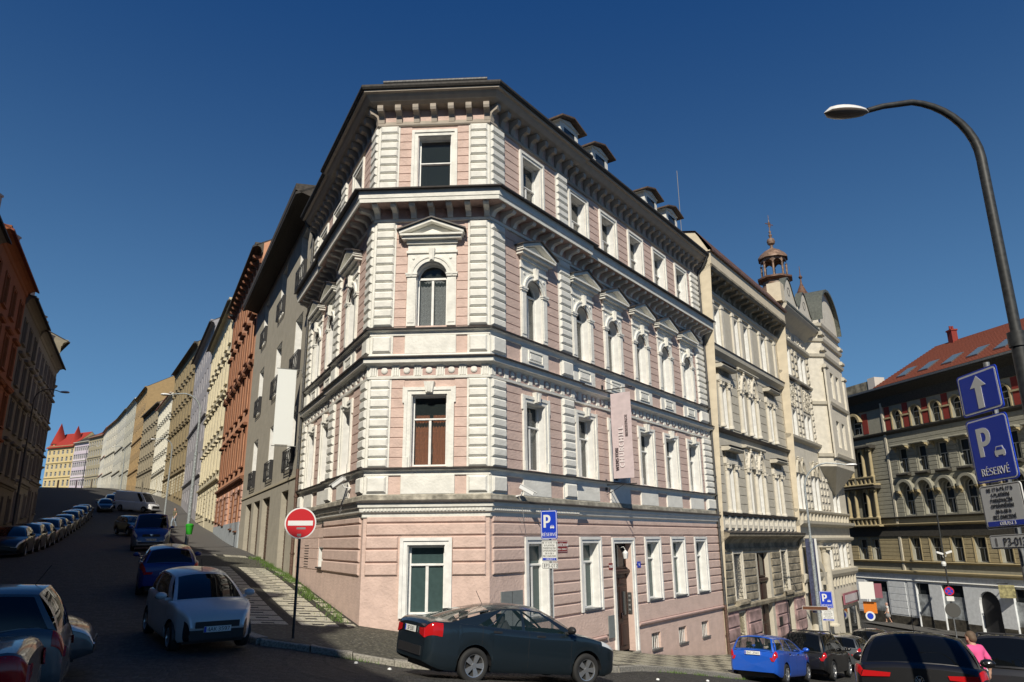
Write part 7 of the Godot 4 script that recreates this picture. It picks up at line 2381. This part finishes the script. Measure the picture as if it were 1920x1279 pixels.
	add(bin, "hood", bm.mesh(), gb)
	# banner of the residence, square to the right-hand front
	var X := at(GM.FR2, 7.1, 0, 0)
	t = thing("hotel_banner", "pale pink vertical banner with dark lettering on the right-hand front of the pink house", "banner", X * Vector3(0, 2.1, 0))
	var cl := MB.new()
	var rows := []
	for i in 13:
		var ln := PackedVector3Array()
		for j in 5: ln.append(Vector3(0.012 * sin(i * 0.9 + j), 2.16 + 3.12 * i / 12.0, 1.16 - 0.82 * j / 4.0))
		rows.append(ln)
	cl.grid(rows)
	add(t, "cloth", cl.mesh(), mat("banner_pink", Color(0.60, 0.50, 0.51), 0.8, "soft", 0.6), X)
	# the side towards the corner looks along -s; letters run upwards
	var FB := Transform3D(Basis(X.basis.y, -X.basis.z, -X.basis.x), X * Vector3(-0.028, 3.7, 0.75))
	# x of the lettering = up, y of the lettering = towards the wall
	var tx := func(s: String, hgt: float, m: Material, up: float, out: float) -> void:
		var n := add(t, "lettering", text_mesh(s, hgt, 0.003, true), m, Transform3D(Basis(X.basis.y, -X.basis.z, -X.basis.x), X * Vector3(-0.028, up, out)))
	tx.call("WINSTON", 0.13, mat("print_dark", Color(0.06, 0.04, 0.045), 0.8), 2.85, 0.52)
	tx.call("CHURCHILL", 0.2, mat("print_pale", Color(0.72, 0.66, 0.66), 0.8), 3.3, 0.72)
	tx.call("RESIDENCE", 0.11, M.print_dark, 4.05, 0.95)
	for y in [1.95, 5.45]:
		var b := MB.new(); b.tube([Vector3(0, y, 0.0), Vector3(0, y, 1.25)], 0.02, 6); b.box(-0.05, y - 0.2, 0.0, 0.05, y + 0.2, 0.04)
		b.tube([Vector3(0, y + (0.4 if y > 3 else -0.35), 0.02), Vector3(0, y, 0.75)], 0.01, 5)
		add(t, "banner_arm", b.mesh(), M.iron, X)
	# plates on the pink house
	var red := mat("plate_red", Color(0.22, 0.02, 0.02), 0.5)
	t = thing("street_name_plate", "dark red street name plate on the pink house behind the parking sign", "sign", at(GM.FR, 3.66, -0.17, 0.07).origin)
	var bp := add(t, "plate", plate(0.72, 0.36, 0.02, 0, 0.015), red, at(GM.FR, 3.66, -0.17, 0.062))
	loc(bp, "border", plate(0.68, 0.32, 0.02, 0.015, 0.016), M.sign_white); loc(bp, "field", plate(0.66, 0.30, 0.02, 0.016, 0.018), red)
	loc(bp, "lettering", text_mesh("ONDŘÍČKOVA", 0.09, 0.003, true), M.sign_white, mv(0, 0.05, 0.0195)); loc(bp, "lettering", text_mesh("ŽIŽKOV - PRAHA 3", 0.055, 0.003), M.sign_white, mv(0, -0.08, 0.0195))
	for k in [["house_number_plate", "small red house number plate left of the dark front door", red, 7.08, "1969"], ["house_number_plate", "small blue house number plate right of the dark front door", M.sign_blue, 9.3, "9"]]:
		t = thing(k[0], k[1], "sign", at(GM.FR2, k[3], -0.88, 0.07).origin)
		var b := add(t, "plate", plate(0.28, 0.22, 0.02, 0, 0.012), k[2], at(GM.FR2, k[3], -0.88, 0.062))
		loc(b, "lettering", text_mesh(k[4], 0.11, 0.003, true), M.sign_white, mv(0, 0, 0.0135))
	# security cameras
	var cam_at := func(Fw: Transform3D, s: float, y: float, lb: String, yaw: float) -> void:
		var c := thing("security_camera", lb, "camera", at(Fw, s, y, 0.1).origin)
		var b := MB.new(); b.tube([Vector3(0, -0.12, -0.1), Vector3(0, -0.1, 0.12), Vector3(0, 0.02, 0.18)], 0.025, 6); b.lathe([Vector2(0.07, 0), Vector2(0.07, 0.03)], 8, Vector3(0, -0.14, -0.06))
		add(c, "arm", b.mesh(), M.lamp_white, at(Fw, s, y, 0.1))
		var h := MB.new(); h.box(-0.07, -0.06, -0.12, 0.07, 0.06, 0.34); h.box(-0.09, 0.06, -0.14, 0.09, 0.075, 0.42)
		var B := Fw.basis.rotated(Vector3.UP, yaw)
		B = B.rotated(B.x, 0.5)
		var n := add(c, "housing", h.mesh(), M.lamp_white, Transform3D(B, Fw * Vector3(s, y + 0.1, 0.3)))
		var g := MB.new(); g.lathe([Vector2(0.045, 0), Vector2(0.045, 0.01), Vector2(0, 0.01)], 12); g.moved(Transform3D(Basis(Vector3.RIGHT, PI / 2), Vector3.ZERO))
		loc(n, "lens", g.mesh(), M.trim, mv(0, 0, 0.34))
		var w := MB.new(); w.tube([Vector3(0.02, -0.1, 0.0), Vector3(0.06, -0.5, 0.12), Vector3(0.02, -0.85, 0.22), Vector3(-0.1, -0.9, 0.2), Vector3(-0.12, -0.75, 0.1)], 0.008, 5)
		add(c, "cable", w.mesh(), M.sign_grey, at(Fw, s, y, 0.1))
	cam_at.call(GM.FR, 1.25, 1.42, "white security camera above the ground floor on the right-hand front", 0.7)
	cam_at.call(GM.FL, GM.LL - 1.6, 1.75, "white security camera on the left-hand front of the pink house", -0.9)
	# signs further down the right-hand street
	q = down_right(24.0, 3.0); base = gp(q, pav)
	t = thing("parking_sign_post", "blue parking sign on a post by the slim lamp of the right-hand street", "road sign", base)
	post(t, "post", base, base.y + 3.15, 0.033, M.steel)
	F = Transform3D(Basis(Vector3.UP, deg_to_rad(-28.0)), Vector3(base.x, base.y, base.z)); F.origin += F.basis.z * 0.05
	parking_board(t, F, 2.75, 0.6, 0.8); info_board(t, F, 2.02, 0.58, 0.58)
	t = thing("direction_sign", "narrow brown direction sign on the slim lamp post", "road sign", gp(down_right(22.3, 3.0), 2.4))
	F = Transform3D(Basis(Vector3.UP, deg_to_rad(-25.0)), gp(down_right(22.3, 3.0), 2.5)); F.origin += F.basis.z * 0.1
	board(t, "panel", at(F, -0.15, 0.0), 1.15, 0.18, M.sign_white, mat("sign_brown", Color(0.12, 0.045, 0.02), 0.5), 0.02, 0.012)
	# shop signs at the corner of the pale house
	var S3 := frame(down_right(31.2, 0), down_right(46, 0))
	t = thing("shop_sign", "white notice sign with red border hung out from the ornate houses", "sign", S3 * Vector3(0.6, -3.4, 0.6))
	var ss := add(t, "panel", boxm(0.03, 0.95, 1.0), M.sign_white, at(S3, 0.6, -4.2, 0.25)); loc(ss, "border", boxm(0.02, 1.05, 1.1), mat("border_red", Color(0.3, 0.03, 0.05), 0.5), mv(0.008, -0.05, -0.05))
	t = thing("shop_banner", "tall narrow dark blue banner at the portal of the pale corner house", "banner", S3 * Vector3(0.1, -2.4, 0.5))
	add(t, "cloth", boxm(0.03, 4.3, 0.55), mat("navy_cloth", Color(0.06, 0.07, 0.14), 0.7, "fine", 0.6), at(S3, 0.25, -4.3, 0.35)); add(t, "banner_edge", boxm(0.05, 4.3, 0.12), M.lamp_white, at(S3, 0.23, -4.3, 0.9))
	t = thing("shop_sign", "orange hanging sign with round blue badge by the pale corner house", "sign", S3 * Vector3(14.4, -5.2, 0.9))
	add(t, "panel", boxm(0.04, 0.8, 0.9), mat("sign_orange", Color(0.62, 0.18, 0.02), 0.5), at(S3, 13.3, -5.3, 0.6))
	var rb := MB.new(); rb.lathe([Vector2(0.33, 0), Vector2(0.33, 0.04), Vector2(0, 0.04)], 20); rb.moved(Transform3D(Basis(Vector3(0, 0, 1), PI / 2), Vector3.ZERO))
	var rr := add(t, "badge", rb.mesh(), M.sign_white, at(S3, 13.28, -5.5, 1.0))
	var r2 := MB.new(); r2.lathe([Vector2(0.22, 0), Vector2(0.22, 0.045), Vector2(0, 0.045)], 20); r2.moved(Transform3D(Basis(Vector3(0, 0, 1), PI / 2), Vector3.ZERO))
	loc(rr, "badge_centre", r2.mesh(), M.sign_blue)
	t = thing("shop_sign", "white sign board standing out above the shop of the pale corner house", "sign", S3 * Vector3(14.2, -4.1, 0.9))
	add(t, "panel", boxm(0.04, 1.2, 1.0), M.sign_white, at(S3, 12.9, -4.3, 0.55)); add(t, "side_panel", boxm(0.04, 1.0, 0.5), M.fascia_plum, at(S3, 12.9, -4.2, 1.56))
	# by the tenement
	q = Vector2(22.9, 40.5); base = gp(q)
	t = thing("road_sign", "round road sign seen from its grey back, below the tenement", "road sign", base)
	post(t, "post", base, base.y + 3.0, 0.035, M.steel)
	var bd := MB.new(); bd.lathe([Vector2(0.36, 0), Vector2(0.36, 0.02), Vector2(0, 0.02)], 28); bd.moved(Transform3D(Basis(Vector3.RIGHT, PI / 2), Vector3.ZERO))
	add(t, "disc", bd.mesh(), mat("sign_back", Color(0.07, 0.07, 0.065), 0.6), Transform3D(Basis(Vector3.UP, deg_to_rad(-30)), base + Vector3(0, 2.65, 0.05)))
	var F4: Transform3D = GM.F4
	var mb: Vector3 = F4 * Vector3(6.7, 0, 2.2)
	base = gp(Vector2(mb.x, -mb.z), pav)
	t = thing("camera_mast", "thin dark mast with white surveillance cameras and round no-stopping sign before the tenement", "mast", base)
	post(t, "mast", base, base.y + 10.2, 0.06, M.pole_dark)
	var nb := MB.new(); nb.lathe([Vector2(0.33, 0), Vector2(0.33, 0.02), Vector2(0, 0.02)], 24); nb.moved(Transform3D(Basis(Vector3.RIGHT, PI / 2), Vector3.ZERO))
	var NX := Transform3D(Basis(Vector3.UP, deg_to_rad(-32)), base + Vector3(0, 3.1, 0)); NX.origin += NX.basis.z * 0.1
	var ns := add(t, "no_stopping_sign", nb.mesh(), M.sign_red, NX)
	var nb2 := MB.new(); nb2.lathe([Vector2(0.26, 0), Vector2(0.26, 0.025), Vector2(0, 0.025)], 24); nb2.moved(Transform3D(Basis(Vector3.RIGHT, PI / 2), Vector3.ZERO))
	loc(ns, "blue_field", nb2.mesh(), M.sign_blue)
	for k in [0.785, -0.785]: loc(ns, "cross_bar", boxm(0.52, 0.06, 0.004), M.sign_red, Transform3D(Basis(Vector3(0, 0, 1), k), Basis(Vector3(0, 0, 1), k) * Vector3(-0.26, -0.03, 0) + Vector3(0, 0, 0.026)))
	add(t, "supplementary_plate", plate(0.5, 0.35, 0.03, 0, 0.015), M.sign_white, NX.translated_local(Vector3(0, -0.55, 0)))
	for k in [[-0.35, 5.9], [0.35, 5.95]]:
		var b := MB.new(); b.box(-0.25, -0.07, -0.09, 0.25, 0.07, 0.09); b.tube([Vector3(0.2 * -sign(k[0]), -0.05, 0), Vector3(-k[0], -0.25, 0)], 0.02, 5)
		add(t, "camera_housing", b.mesh(), M.lamp_white, Transform3D(Basis(Vector3(0, 0, 1), 0.3 * sign(k[0])), base + Vector3(k[0], k[1], 0.1)))
	var db := MB.new(); db.lathe([Vector2(0, -0.2), Vector2(0.14, -0.15), Vector2(0.18, 0.0), Vector2(0.16, 0.15), Vector2(0, 0.2)], 12)
	add(t, "dome_camera", db.mesh(), M.lamp_white, Transform3D(Basis(), base + Vector3(-0.2, 5.1, 0.2)))
	var tk := at(F4, 9.9, -4.3, 0.9)
	t = thing("shop_sign", "square yellowish hanging sign on the tenement right of its gateway", "sign", tk.origin)
	add(t, "panel", boxm(1.0, 0.9, 0.05), mat("sign_yellow", Color(0.42, 0.38, 0.18), 0.6, "blotch", 0.8), Transform3D(Basis(Vector3.UP, deg_to_rad(-30)), tk.origin))
	add(t, "bracket", boxm(0.05, 0.05, 1.0), M.iron, at(F4, 9.9, -3.35, 0.0))
	# litter on the road by the kerb
	for k in [[-3.35, 16.55, "crumpled white paper on the road left of the dark liftback"], [-2.6, 16.3, "crumpled white paper on the road nearest the rear bumper of the liftback"], [3.4, 18.9, "crumpled white paper on the road just ahead of the liftback"], [5.0, 20.6, "crumpled white paper on the road between liftback and bright blue car"]]:
		var b := MB.new()
		var c := gp(Vector2(k[0], k[1]), 0.012)
		b.lathe([Vector2(0, 0.03), Vector2(0.035, 0.02), Vector2(0.05, -0.01)], 5, c)
		tag(add(self, "paper_scrap", b.mesh(), M.sign_white), k[2], "litter", "paper scraps by the kerb")


# ---------------------------------------------------------------- grass at the foot of the walls
func grass() -> void:
	var b := MB.new()
	var r := RandomNumberGenerator.new(); r.seed = 6
	for i in 5200:
		var u := r.randf()
		var t := 0.2 + 19.0 * u
		var clump := 0.5 + 0.5 * sin(t * 2.3) * sin(t * 0.9 + 1.0)
		if r.randf() > clump * (1.0 if t > 2.0 else 0.5): continue
		var w := absf(r.randfn(0.0, 0.22)) + 0.02 + (0.28 if t < 6.0 else 0.12) * clump
		var p := gp(up_left(t, w), 0.13)
		var a := r.randf() * TAU
		var h := r.randf_range(0.05, 0.17) * (0.6 + clump * 0.7)
		var s := Vector3(cos(a), 0, sin(a)) * r.randf_range(0.006, 0.012)
		var l := Vector3(r.randfn(0, 0.05), h, r.randfn(0, 0.05))
		b.tri(p - s, p + s, p + l)
	var g := add(self, "grass", b.mesh(), M.grass)
	tag(g, "green weeds growing along the foot of the wall up the left pavement", "grass")
	g.set_meta("kind", "stuff")
	var c := MB.new()
	for i in 900:
		var t := r.randf_range(0.0, 1.0)
		var q := Vector2(-4.4, 16.95).lerp(Vector2(-2.0, 17.5), t) if i % 3 == 0 else down_right(r.randf_range(3.0, 12.0), 3.3 + 0.18)
		var clump := maxf(0.0, sin(q.x * 3.1) * sin(q.y * 2.3))
		if r.randf() > clump + 0.05: continue
		var p := gp(q + Vector2(r.randfn(0, 0.04), r.randfn(0, 0.04) - 0.12), 0.0)
		var s := Vector3(r.randfn(0, 1), 0, r.randfn(0, 1)).normalized() * 0.008
		c.tri(p - s, p + s, p + Vector3(r.randfn(0, 0.03), r.randf_range(0.04, 0.1), r.randfn(0, 0.03)))
	var g2 := add(self, "weeds", c.mesh(), M.grass)
	tag(g2, "small weeds in the joint along the kerb stones", "weeds")
	g2.set_meta("kind", "stuff")


# ---------------------------------------------------------------- people
func body(bones: Array, cell: float, smooth := 0.035) -> MB:
	# surface nets over smoothly joined tapered capsules: [a, b, ra, rb]
	var lo := Vector3.ONE * 1e9; var hi := -lo
	for k in bones:
		for e in [[k[0], k[2]], [k[1], k[3]]]:
			lo = lo.min(e[0] - Vector3.ONE * (e[1] + 0.05)); hi = hi.max(e[0] + Vector3.ONE * (e[1] + 0.05))
	var n := Vector3i(((hi - lo) / cell).ceil()) + Vector3i.ONE
	var D := PackedFloat32Array(); D.resize(n.x * n.y * n.z)
	D.fill(1.0)
	for k in bones:
		var a: Vector3 = k[0]; var bb: Vector3 = k[1]
		var rm := maxf(k[2], k[3]) + 0.06
		var l0 := Vector3i(((a.min(bb) - Vector3.ONE * rm - lo) / cell).floor()).max(Vector3i.ZERO); var h0 := Vector3i(((a.max(bb) + Vector3.ONE * rm - lo) / cell).ceil()).min(n - Vector3i.ONE)
		var ab := bb - a
		var ll := maxf(ab.length_squared(), 1e-9)
		for z in range(l0.z, h0.z + 1):
			for y in range(l0.y, h0.y + 1):
				for x in range(l0.x, h0.x + 1):
					var p := lo + Vector3(x, y, z) * cell
					var t := clampf((p - a).dot(ab) / ll, 0.0, 1.0)
					var dd := (p - a - ab * t).length() - lerpf(k[2], k[3], t)
					var i := (z * n.y + y) * n.x + x
					var o := D[i]
					var h := maxf(smooth - absf(dd - o), 0.0) / smooth
					D[i] = minf(dd, o) - h * h * smooth * 0.25
	var vid := {}
	var P := PackedVector3Array()
	for z in n.z - 1:
		for y in n.y - 1:
			for x in n.x - 1:
				var s := Vector3.ZERO; var c := 0
				var base := (z * n.y + y) * n.x + x
				var v := [D[base], D[base + 1], D[base + n.x], D[base + n.x + 1], D[base + n.x * n.y], D[base + n.x * n.y + 1], D[base + n.x * n.y + n.x], D[base + n.x * n.y + n.x + 1]]
				var neg := 0
				for q in v: neg += 1 if q < 0.0 else 0
				if neg == 0 or neg == 8: continue
				for e in [[0, 1], [2, 3], [4, 5], [6, 7], [0, 2], [1, 3], [4, 6], [5, 7], [0, 4], [1, 5], [2, 6], [3, 7]]:
					var va: float = v[e[0]]; var vb: float = v[e[1]]
					if (va < 0.0) != (vb < 0.0):
						var t := va / (va - vb)
						s += Vector3(e[0] & 1, (e[0] >> 1) & 1, e[0] >> 2).lerp(Vector3(e[1] & 1, (e[1] >> 1) & 1, e[1] >> 2), t); c += 1
				vid[base] = P.size()
				P.append(lo + (Vector3(x, y, z) + s / c) * cell)
	var N := PackedVector3Array(); N.resize(P.size())
	var tris := []
	var st := [1, n.x, n.x * n.y]
	for b0 in vid:
		for ax in 3:
			var i1: int = st[(ax + 1) % 3]; var i2: int = st[(ax + 2) % 3]
			var da := D[b0]; var db := D[b0 + st[ax]]
			if (da < 0.0) == (db < 0.0): continue
			if not (vid.has(b0 - i1) and vid.has(b0 - i2) and vid.has(b0 - i1 - i2)): continue
			var q := [vid[b0], vid[b0 - i1], vid[b0 - i1 - i2], vid[b0 - i2]]
			if da < 0.0: q = [q[0], q[3], q[2], q[1]]
			q.reverse()
			tris.append([q[0], q[1], q[2]]); tris.append([q[0], q[2], q[3]])
	for t in tris:
		var m := (P[t[1]] - P[t[0]]).cross(P[t[2]] - P[t[0]])
		for k in t: N[k] += m
	var b := MB.new()
	for t in tris:
		b.trin(P[t[0]], P[t[1]], P[t[2]], N[t[0]].normalized(), N[t[1]].normalized(), N[t[2]].normalized())
	return b

func hand_bones(w: Vector3, dir: Vector3, out: Vector3) -> Array:
	var r := []
	var side := dir.cross(out).normalized()
	var palm := w + dir * 0.08
	r.append([w, palm, 0.03, 0.034])
	for k in 4:
		var root := palm + side * (k - 1.5) * 0.02
		var l := [0.07, 0.08, 0.076, 0.06][k] as float
		var m := root + dir * l * 0.55 + out * 0.008
		r.append([root, m, 0.0105, 0.0095]); r.append([m, m + dir * l * 0.4 + out * 0.03, 0.0095, 0.008])
	var th := w + dir * 0.03 - side * 0.03
	r.append([th, th + dir * 0.04 - side * 0.025, 0.013, 0.0105]); r.append([th + dir * 0.04 - side * 0.025, th + dir * 0.075 - side * 0.02 + out * 0.012, 0.0105, 0.009])
	return r

# figure looking along -z of X, colours per region are separate children over one continuous body
func person(label: String, X: Transform3D, hgt: float, top: Color, legs: Color, hair: Color, skirt := false, lean := 0.0, bare := false) -> void:
	var t := thing("person", label, "person", X.origin)
	var k := hgt / 1.75
	var up := Basis(Vector3.RIGHT, -lean)
	var hip := Vector3(0, 0.93, 0)
	var f := func(x: float, y: float, z: float) -> Vector3: return hip + up * (Vector3(x, y, z) - hip)
	var sk := []
	var sh := 0.19
	var chest: Vector3 = f.call(0.0, 1.32, 0.0); var neck: Vector3 = f.call(0.0, 1.47, 0.0); var head: Vector3 = f.call(0, 1.6, -0.02)
	sk.append([hip, chest, 0.125, 0.135]); sk.append([f.call(-0.09, 1.36, 0), f.call(0.09, 1.36, 0), 0.11, 0.11]); sk.append([chest, neck, 0.1, 0.06]); sk.append([neck, head, 0.055, 0.06])
	sk.append([head + Vector3(0, 0.03, 0.0), head + Vector3(0, -0.03, -0.015), 0.098, 0.08]); sk.append([head + Vector3(0, -0.06, -0.05), head + Vector3(0, -0.08, -0.06), 0.045, 0.035])
	sk.append([head + Vector3(0, -0.01, -0.1), head + Vector3(0, -0.035, -0.115), 0.013, 0.017])
	for s in [-1, 1]: sk.append([head + Vector3(s * 0.088, 0.0, 0.0), head + Vector3(s * 0.096, -0.03, 0.0), 0.016, 0.014])
	for s in [-1, 1]:
		var st: float = 0.12 * s
		var hp := Vector3(s * 0.095, 0.92, 0); var kn := Vector3(s * 0.1, 0.5, -0.06 - st * 0.9); var an := Vector3(s * 0.1, 0.09, 0.02 - st * 1.6)
		sk.append([hp, kn, 0.088, 0.06]); sk.append([kn, an, 0.058, 0.04]); sk.append([an, an + Vector3(0, -0.045, -0.15), 0.045, 0.035]); sk.append([an, an + Vector3(0, -0.04, 0.04), 0.04, 0.04])
		var so: Vector3 = f.call(s * sh, 1.4, 0.0); var el: Vector3 = f.call(s * 0.26, 1.13, 0.03 + st * 0.6); var wr: Vector3 = f.call(s * 0.25, 0.92, -0.08 + st * 0.9)
		sk.append([so, el, 0.055, 0.043]); sk.append([el, wr, 0.042, 0.028])
		sk += hand_bones(wr, (wr - el).normalized(), Vector3(0, 0, -1))
	var S := Basis().scaled(Vector3.ONE * k)
	var put := func(nm: String, b: MB, m: Material) -> void:
		b.moved(Transform3D(S, Vector3.ZERO)); loc(t, nm, b.mesh(), m)
	t.transform = X
	put.call("body", body(sk, 0.02), mat("skin", Color(0.46, 0.27, 0.19), 0.6))
	var shirt := []
	shirt.append([f.call(0, 0.96, 0), chest, 0.145, 0.15]); shirt.append([f.call(-0.1, 1.36, 0), f.call(0.1, 1.36, 0), 0.122, 0.122])
	for s in [-1, 1]:
		var so: Vector3 = f.call(s * sh, 1.4, 0.0); var el: Vector3 = f.call(s * 0.26, 1.13, 0.03 + 0.072 * s)
		shirt.append([so, so.lerp(el, 0.35 if bare else 0.75), 0.07, 0.062])
	put.call("top", body(shirt, 0.022), mat("top%s" % top.to_html(), top, 0.85))
	var tr_ := []
	if skirt:
		tr_.append([Vector3(0, 0.98, 0), Vector3(0, 0.62, 0), 0.14, 0.22])
	else:
		for s in [-1, 1]:
			var st: float = 0.12 * s
			var hp := Vector3(s * 0.09, 0.93, 0); var kn := Vector3(s * 0.1, 0.5, -0.06 - st * 0.9); var an := Vector3(s * 0.1, 0.11, 0.02 - st * 1.6)
			tr_.append([hp, kn, 0.108, 0.076]); tr_.append([kn, an, 0.076, 0.065])
		tr_.append([Vector3(-0.05, 0.96, 0), Vector3(0.05, 0.96, 0), 0.13, 0.13])
	put.call("skirt" if skirt else "trousers", body(tr_, 0.022), mat("legs%s" % legs.to_html(), legs, 0.85))
	put.call("hair", body([[head + Vector3(0, 0.05, 0.02), head + Vector3(0, 0.0, 0.05), 0.1, 0.085]], 0.018), mat("hair%s" % hair.to_html(), hair, 0.7))
	for s in [-1, 1]:
		var st: float = 0.12 * s
		var an := Vector3(s * 0.1, 0.07, 0.02 - st * 1.6)
		put.call("shoe", body([[an, an + Vector3(0, -0.02, -0.15), 0.055, 0.045], [an, an + Vector3(0, -0.015, 0.05), 0.05, 0.05]], 0.02), mat("shoe", Color(0.12, 0.1, 0.09), 0.7))
	for s in [-1, 1]:
		var e := MB.new(); e.lathe([Vector2(0.0, -0.012), Vector2(0.011, 0), Vector2(0, 0.012)], 8, head + Vector3(s * 0.034, 0.012, -0.094))
		put.call("eye", e, M.sign_black)

func people() -> void:
	var p := gp(Vector2(-32.0, 70.5), 0.13)
	person("man in khaki shirt and pale jeans walking down the left pavement", Transform3D(Basis(Vector3.UP, deg_to_rad(155.0)), p), 1.78, Color(0.12, 0.11, 0.07), Color(0.25, 0.3, 0.36), Color(0.1, 0.06, 0.04), false, 0.0, true)
	var F4: Transform3D = GM.F4
	var q := F4 * Vector3(-1.5, 0, 1.1)
	person("woman in white top and grey skirt walking past the shop fronts", Transform3D(Basis(Vector3.UP, deg_to_rad(70.0)), gp(Vector2(q.x, -q.z), 0.13)), 1.68, Color(0.6, 0.58, 0.55), Color(0.22, 0.22, 0.22), Color(0.45, 0.28, 0.24), true, 0.0, true)
	person("person in bright pink top and white trousers behind the black hatchback", Transform3D(Basis(Vector3.UP, deg_to_rad(20.0)), gp(Vector2(9.1, 15.5))), 1.66, Color(0.75, 0.10, 0.28), Color(0.7, 0.72, 0.75), Color(0.12, 0.08, 0.05), false, 0.1)


func _ready() -> void:
	rng.seed = 1
	camera_and_light()
	make_materials()
	build_ground()
	build_pavements()
	corner_house()
	row_houses()
	ornate_houses()
	far_house()
	vehicles()
	furniture()
	people()
	grass()

func camera_and_light() -> void:
	var cam := Camera3D.new()
	cam.name = "camera"
	add_child(cam)
	cam.fov = rad_to_deg(2.0 * atan(639.5 / 1364.34))
	cam.rotation = Vector3(deg_to_rad(15.4095), 0, deg_to_rad(-0.5642))
	cam.near = 0.05; cam.far = 2000.0
	cam.current = true
	var we := WorldEnvironment.new()
	we.name = "world"
	var e := Environment.new()
	e.background_mode = Environment.BG_SKY
	var sk := Sky.new()
	var pm := ProceduralSkyMaterial.new()
	pm.sky_top_color = Color(0.048, 0.227, 0.447)
	pm.sky_horizon_color = Color(0.485, 0.70, 0.88)
	pm.sky_curve = 0.2
	pm.ground_bottom_color = Color(0.10, 0.09, 0.08); pm.ground_horizon_color = Color(0.25, 0.27, 0.28)
	pm.sun_angle_max = 1.0
	sk.sky_material = pm
	e.sky = sk
	e.tonemap_mode = Environment.TONE_MAPPER_LINEAR
	e.tonemap_exposure = 1.0
	e.sdfgi_enabled = true; e.ssao_enabled = true; e.ssil_enabled = true
	we.environment = e
	add_child(we)
	var sun := DirectionalLight3D.new()
	sun.name = "sun"
	sun.light_energy = 1.6
	sun.light_color = Color(1.0, 0.965, 0.90)
	sun.light_angular_distance = 0.53
	sun.shadow_enabled = true
	add_child(sun)
	var el := deg_to_rad(38.5); var az := deg_to_rad(-174.5)   # azimuth from straight ahead, clockwise
	var to := Vector3(sin(az) * cos(el), sin(el), -cos(az) * cos(el))
	sun.look_at_from_position(to * 50.0, Vector3.ZERO, Vector3.UP)
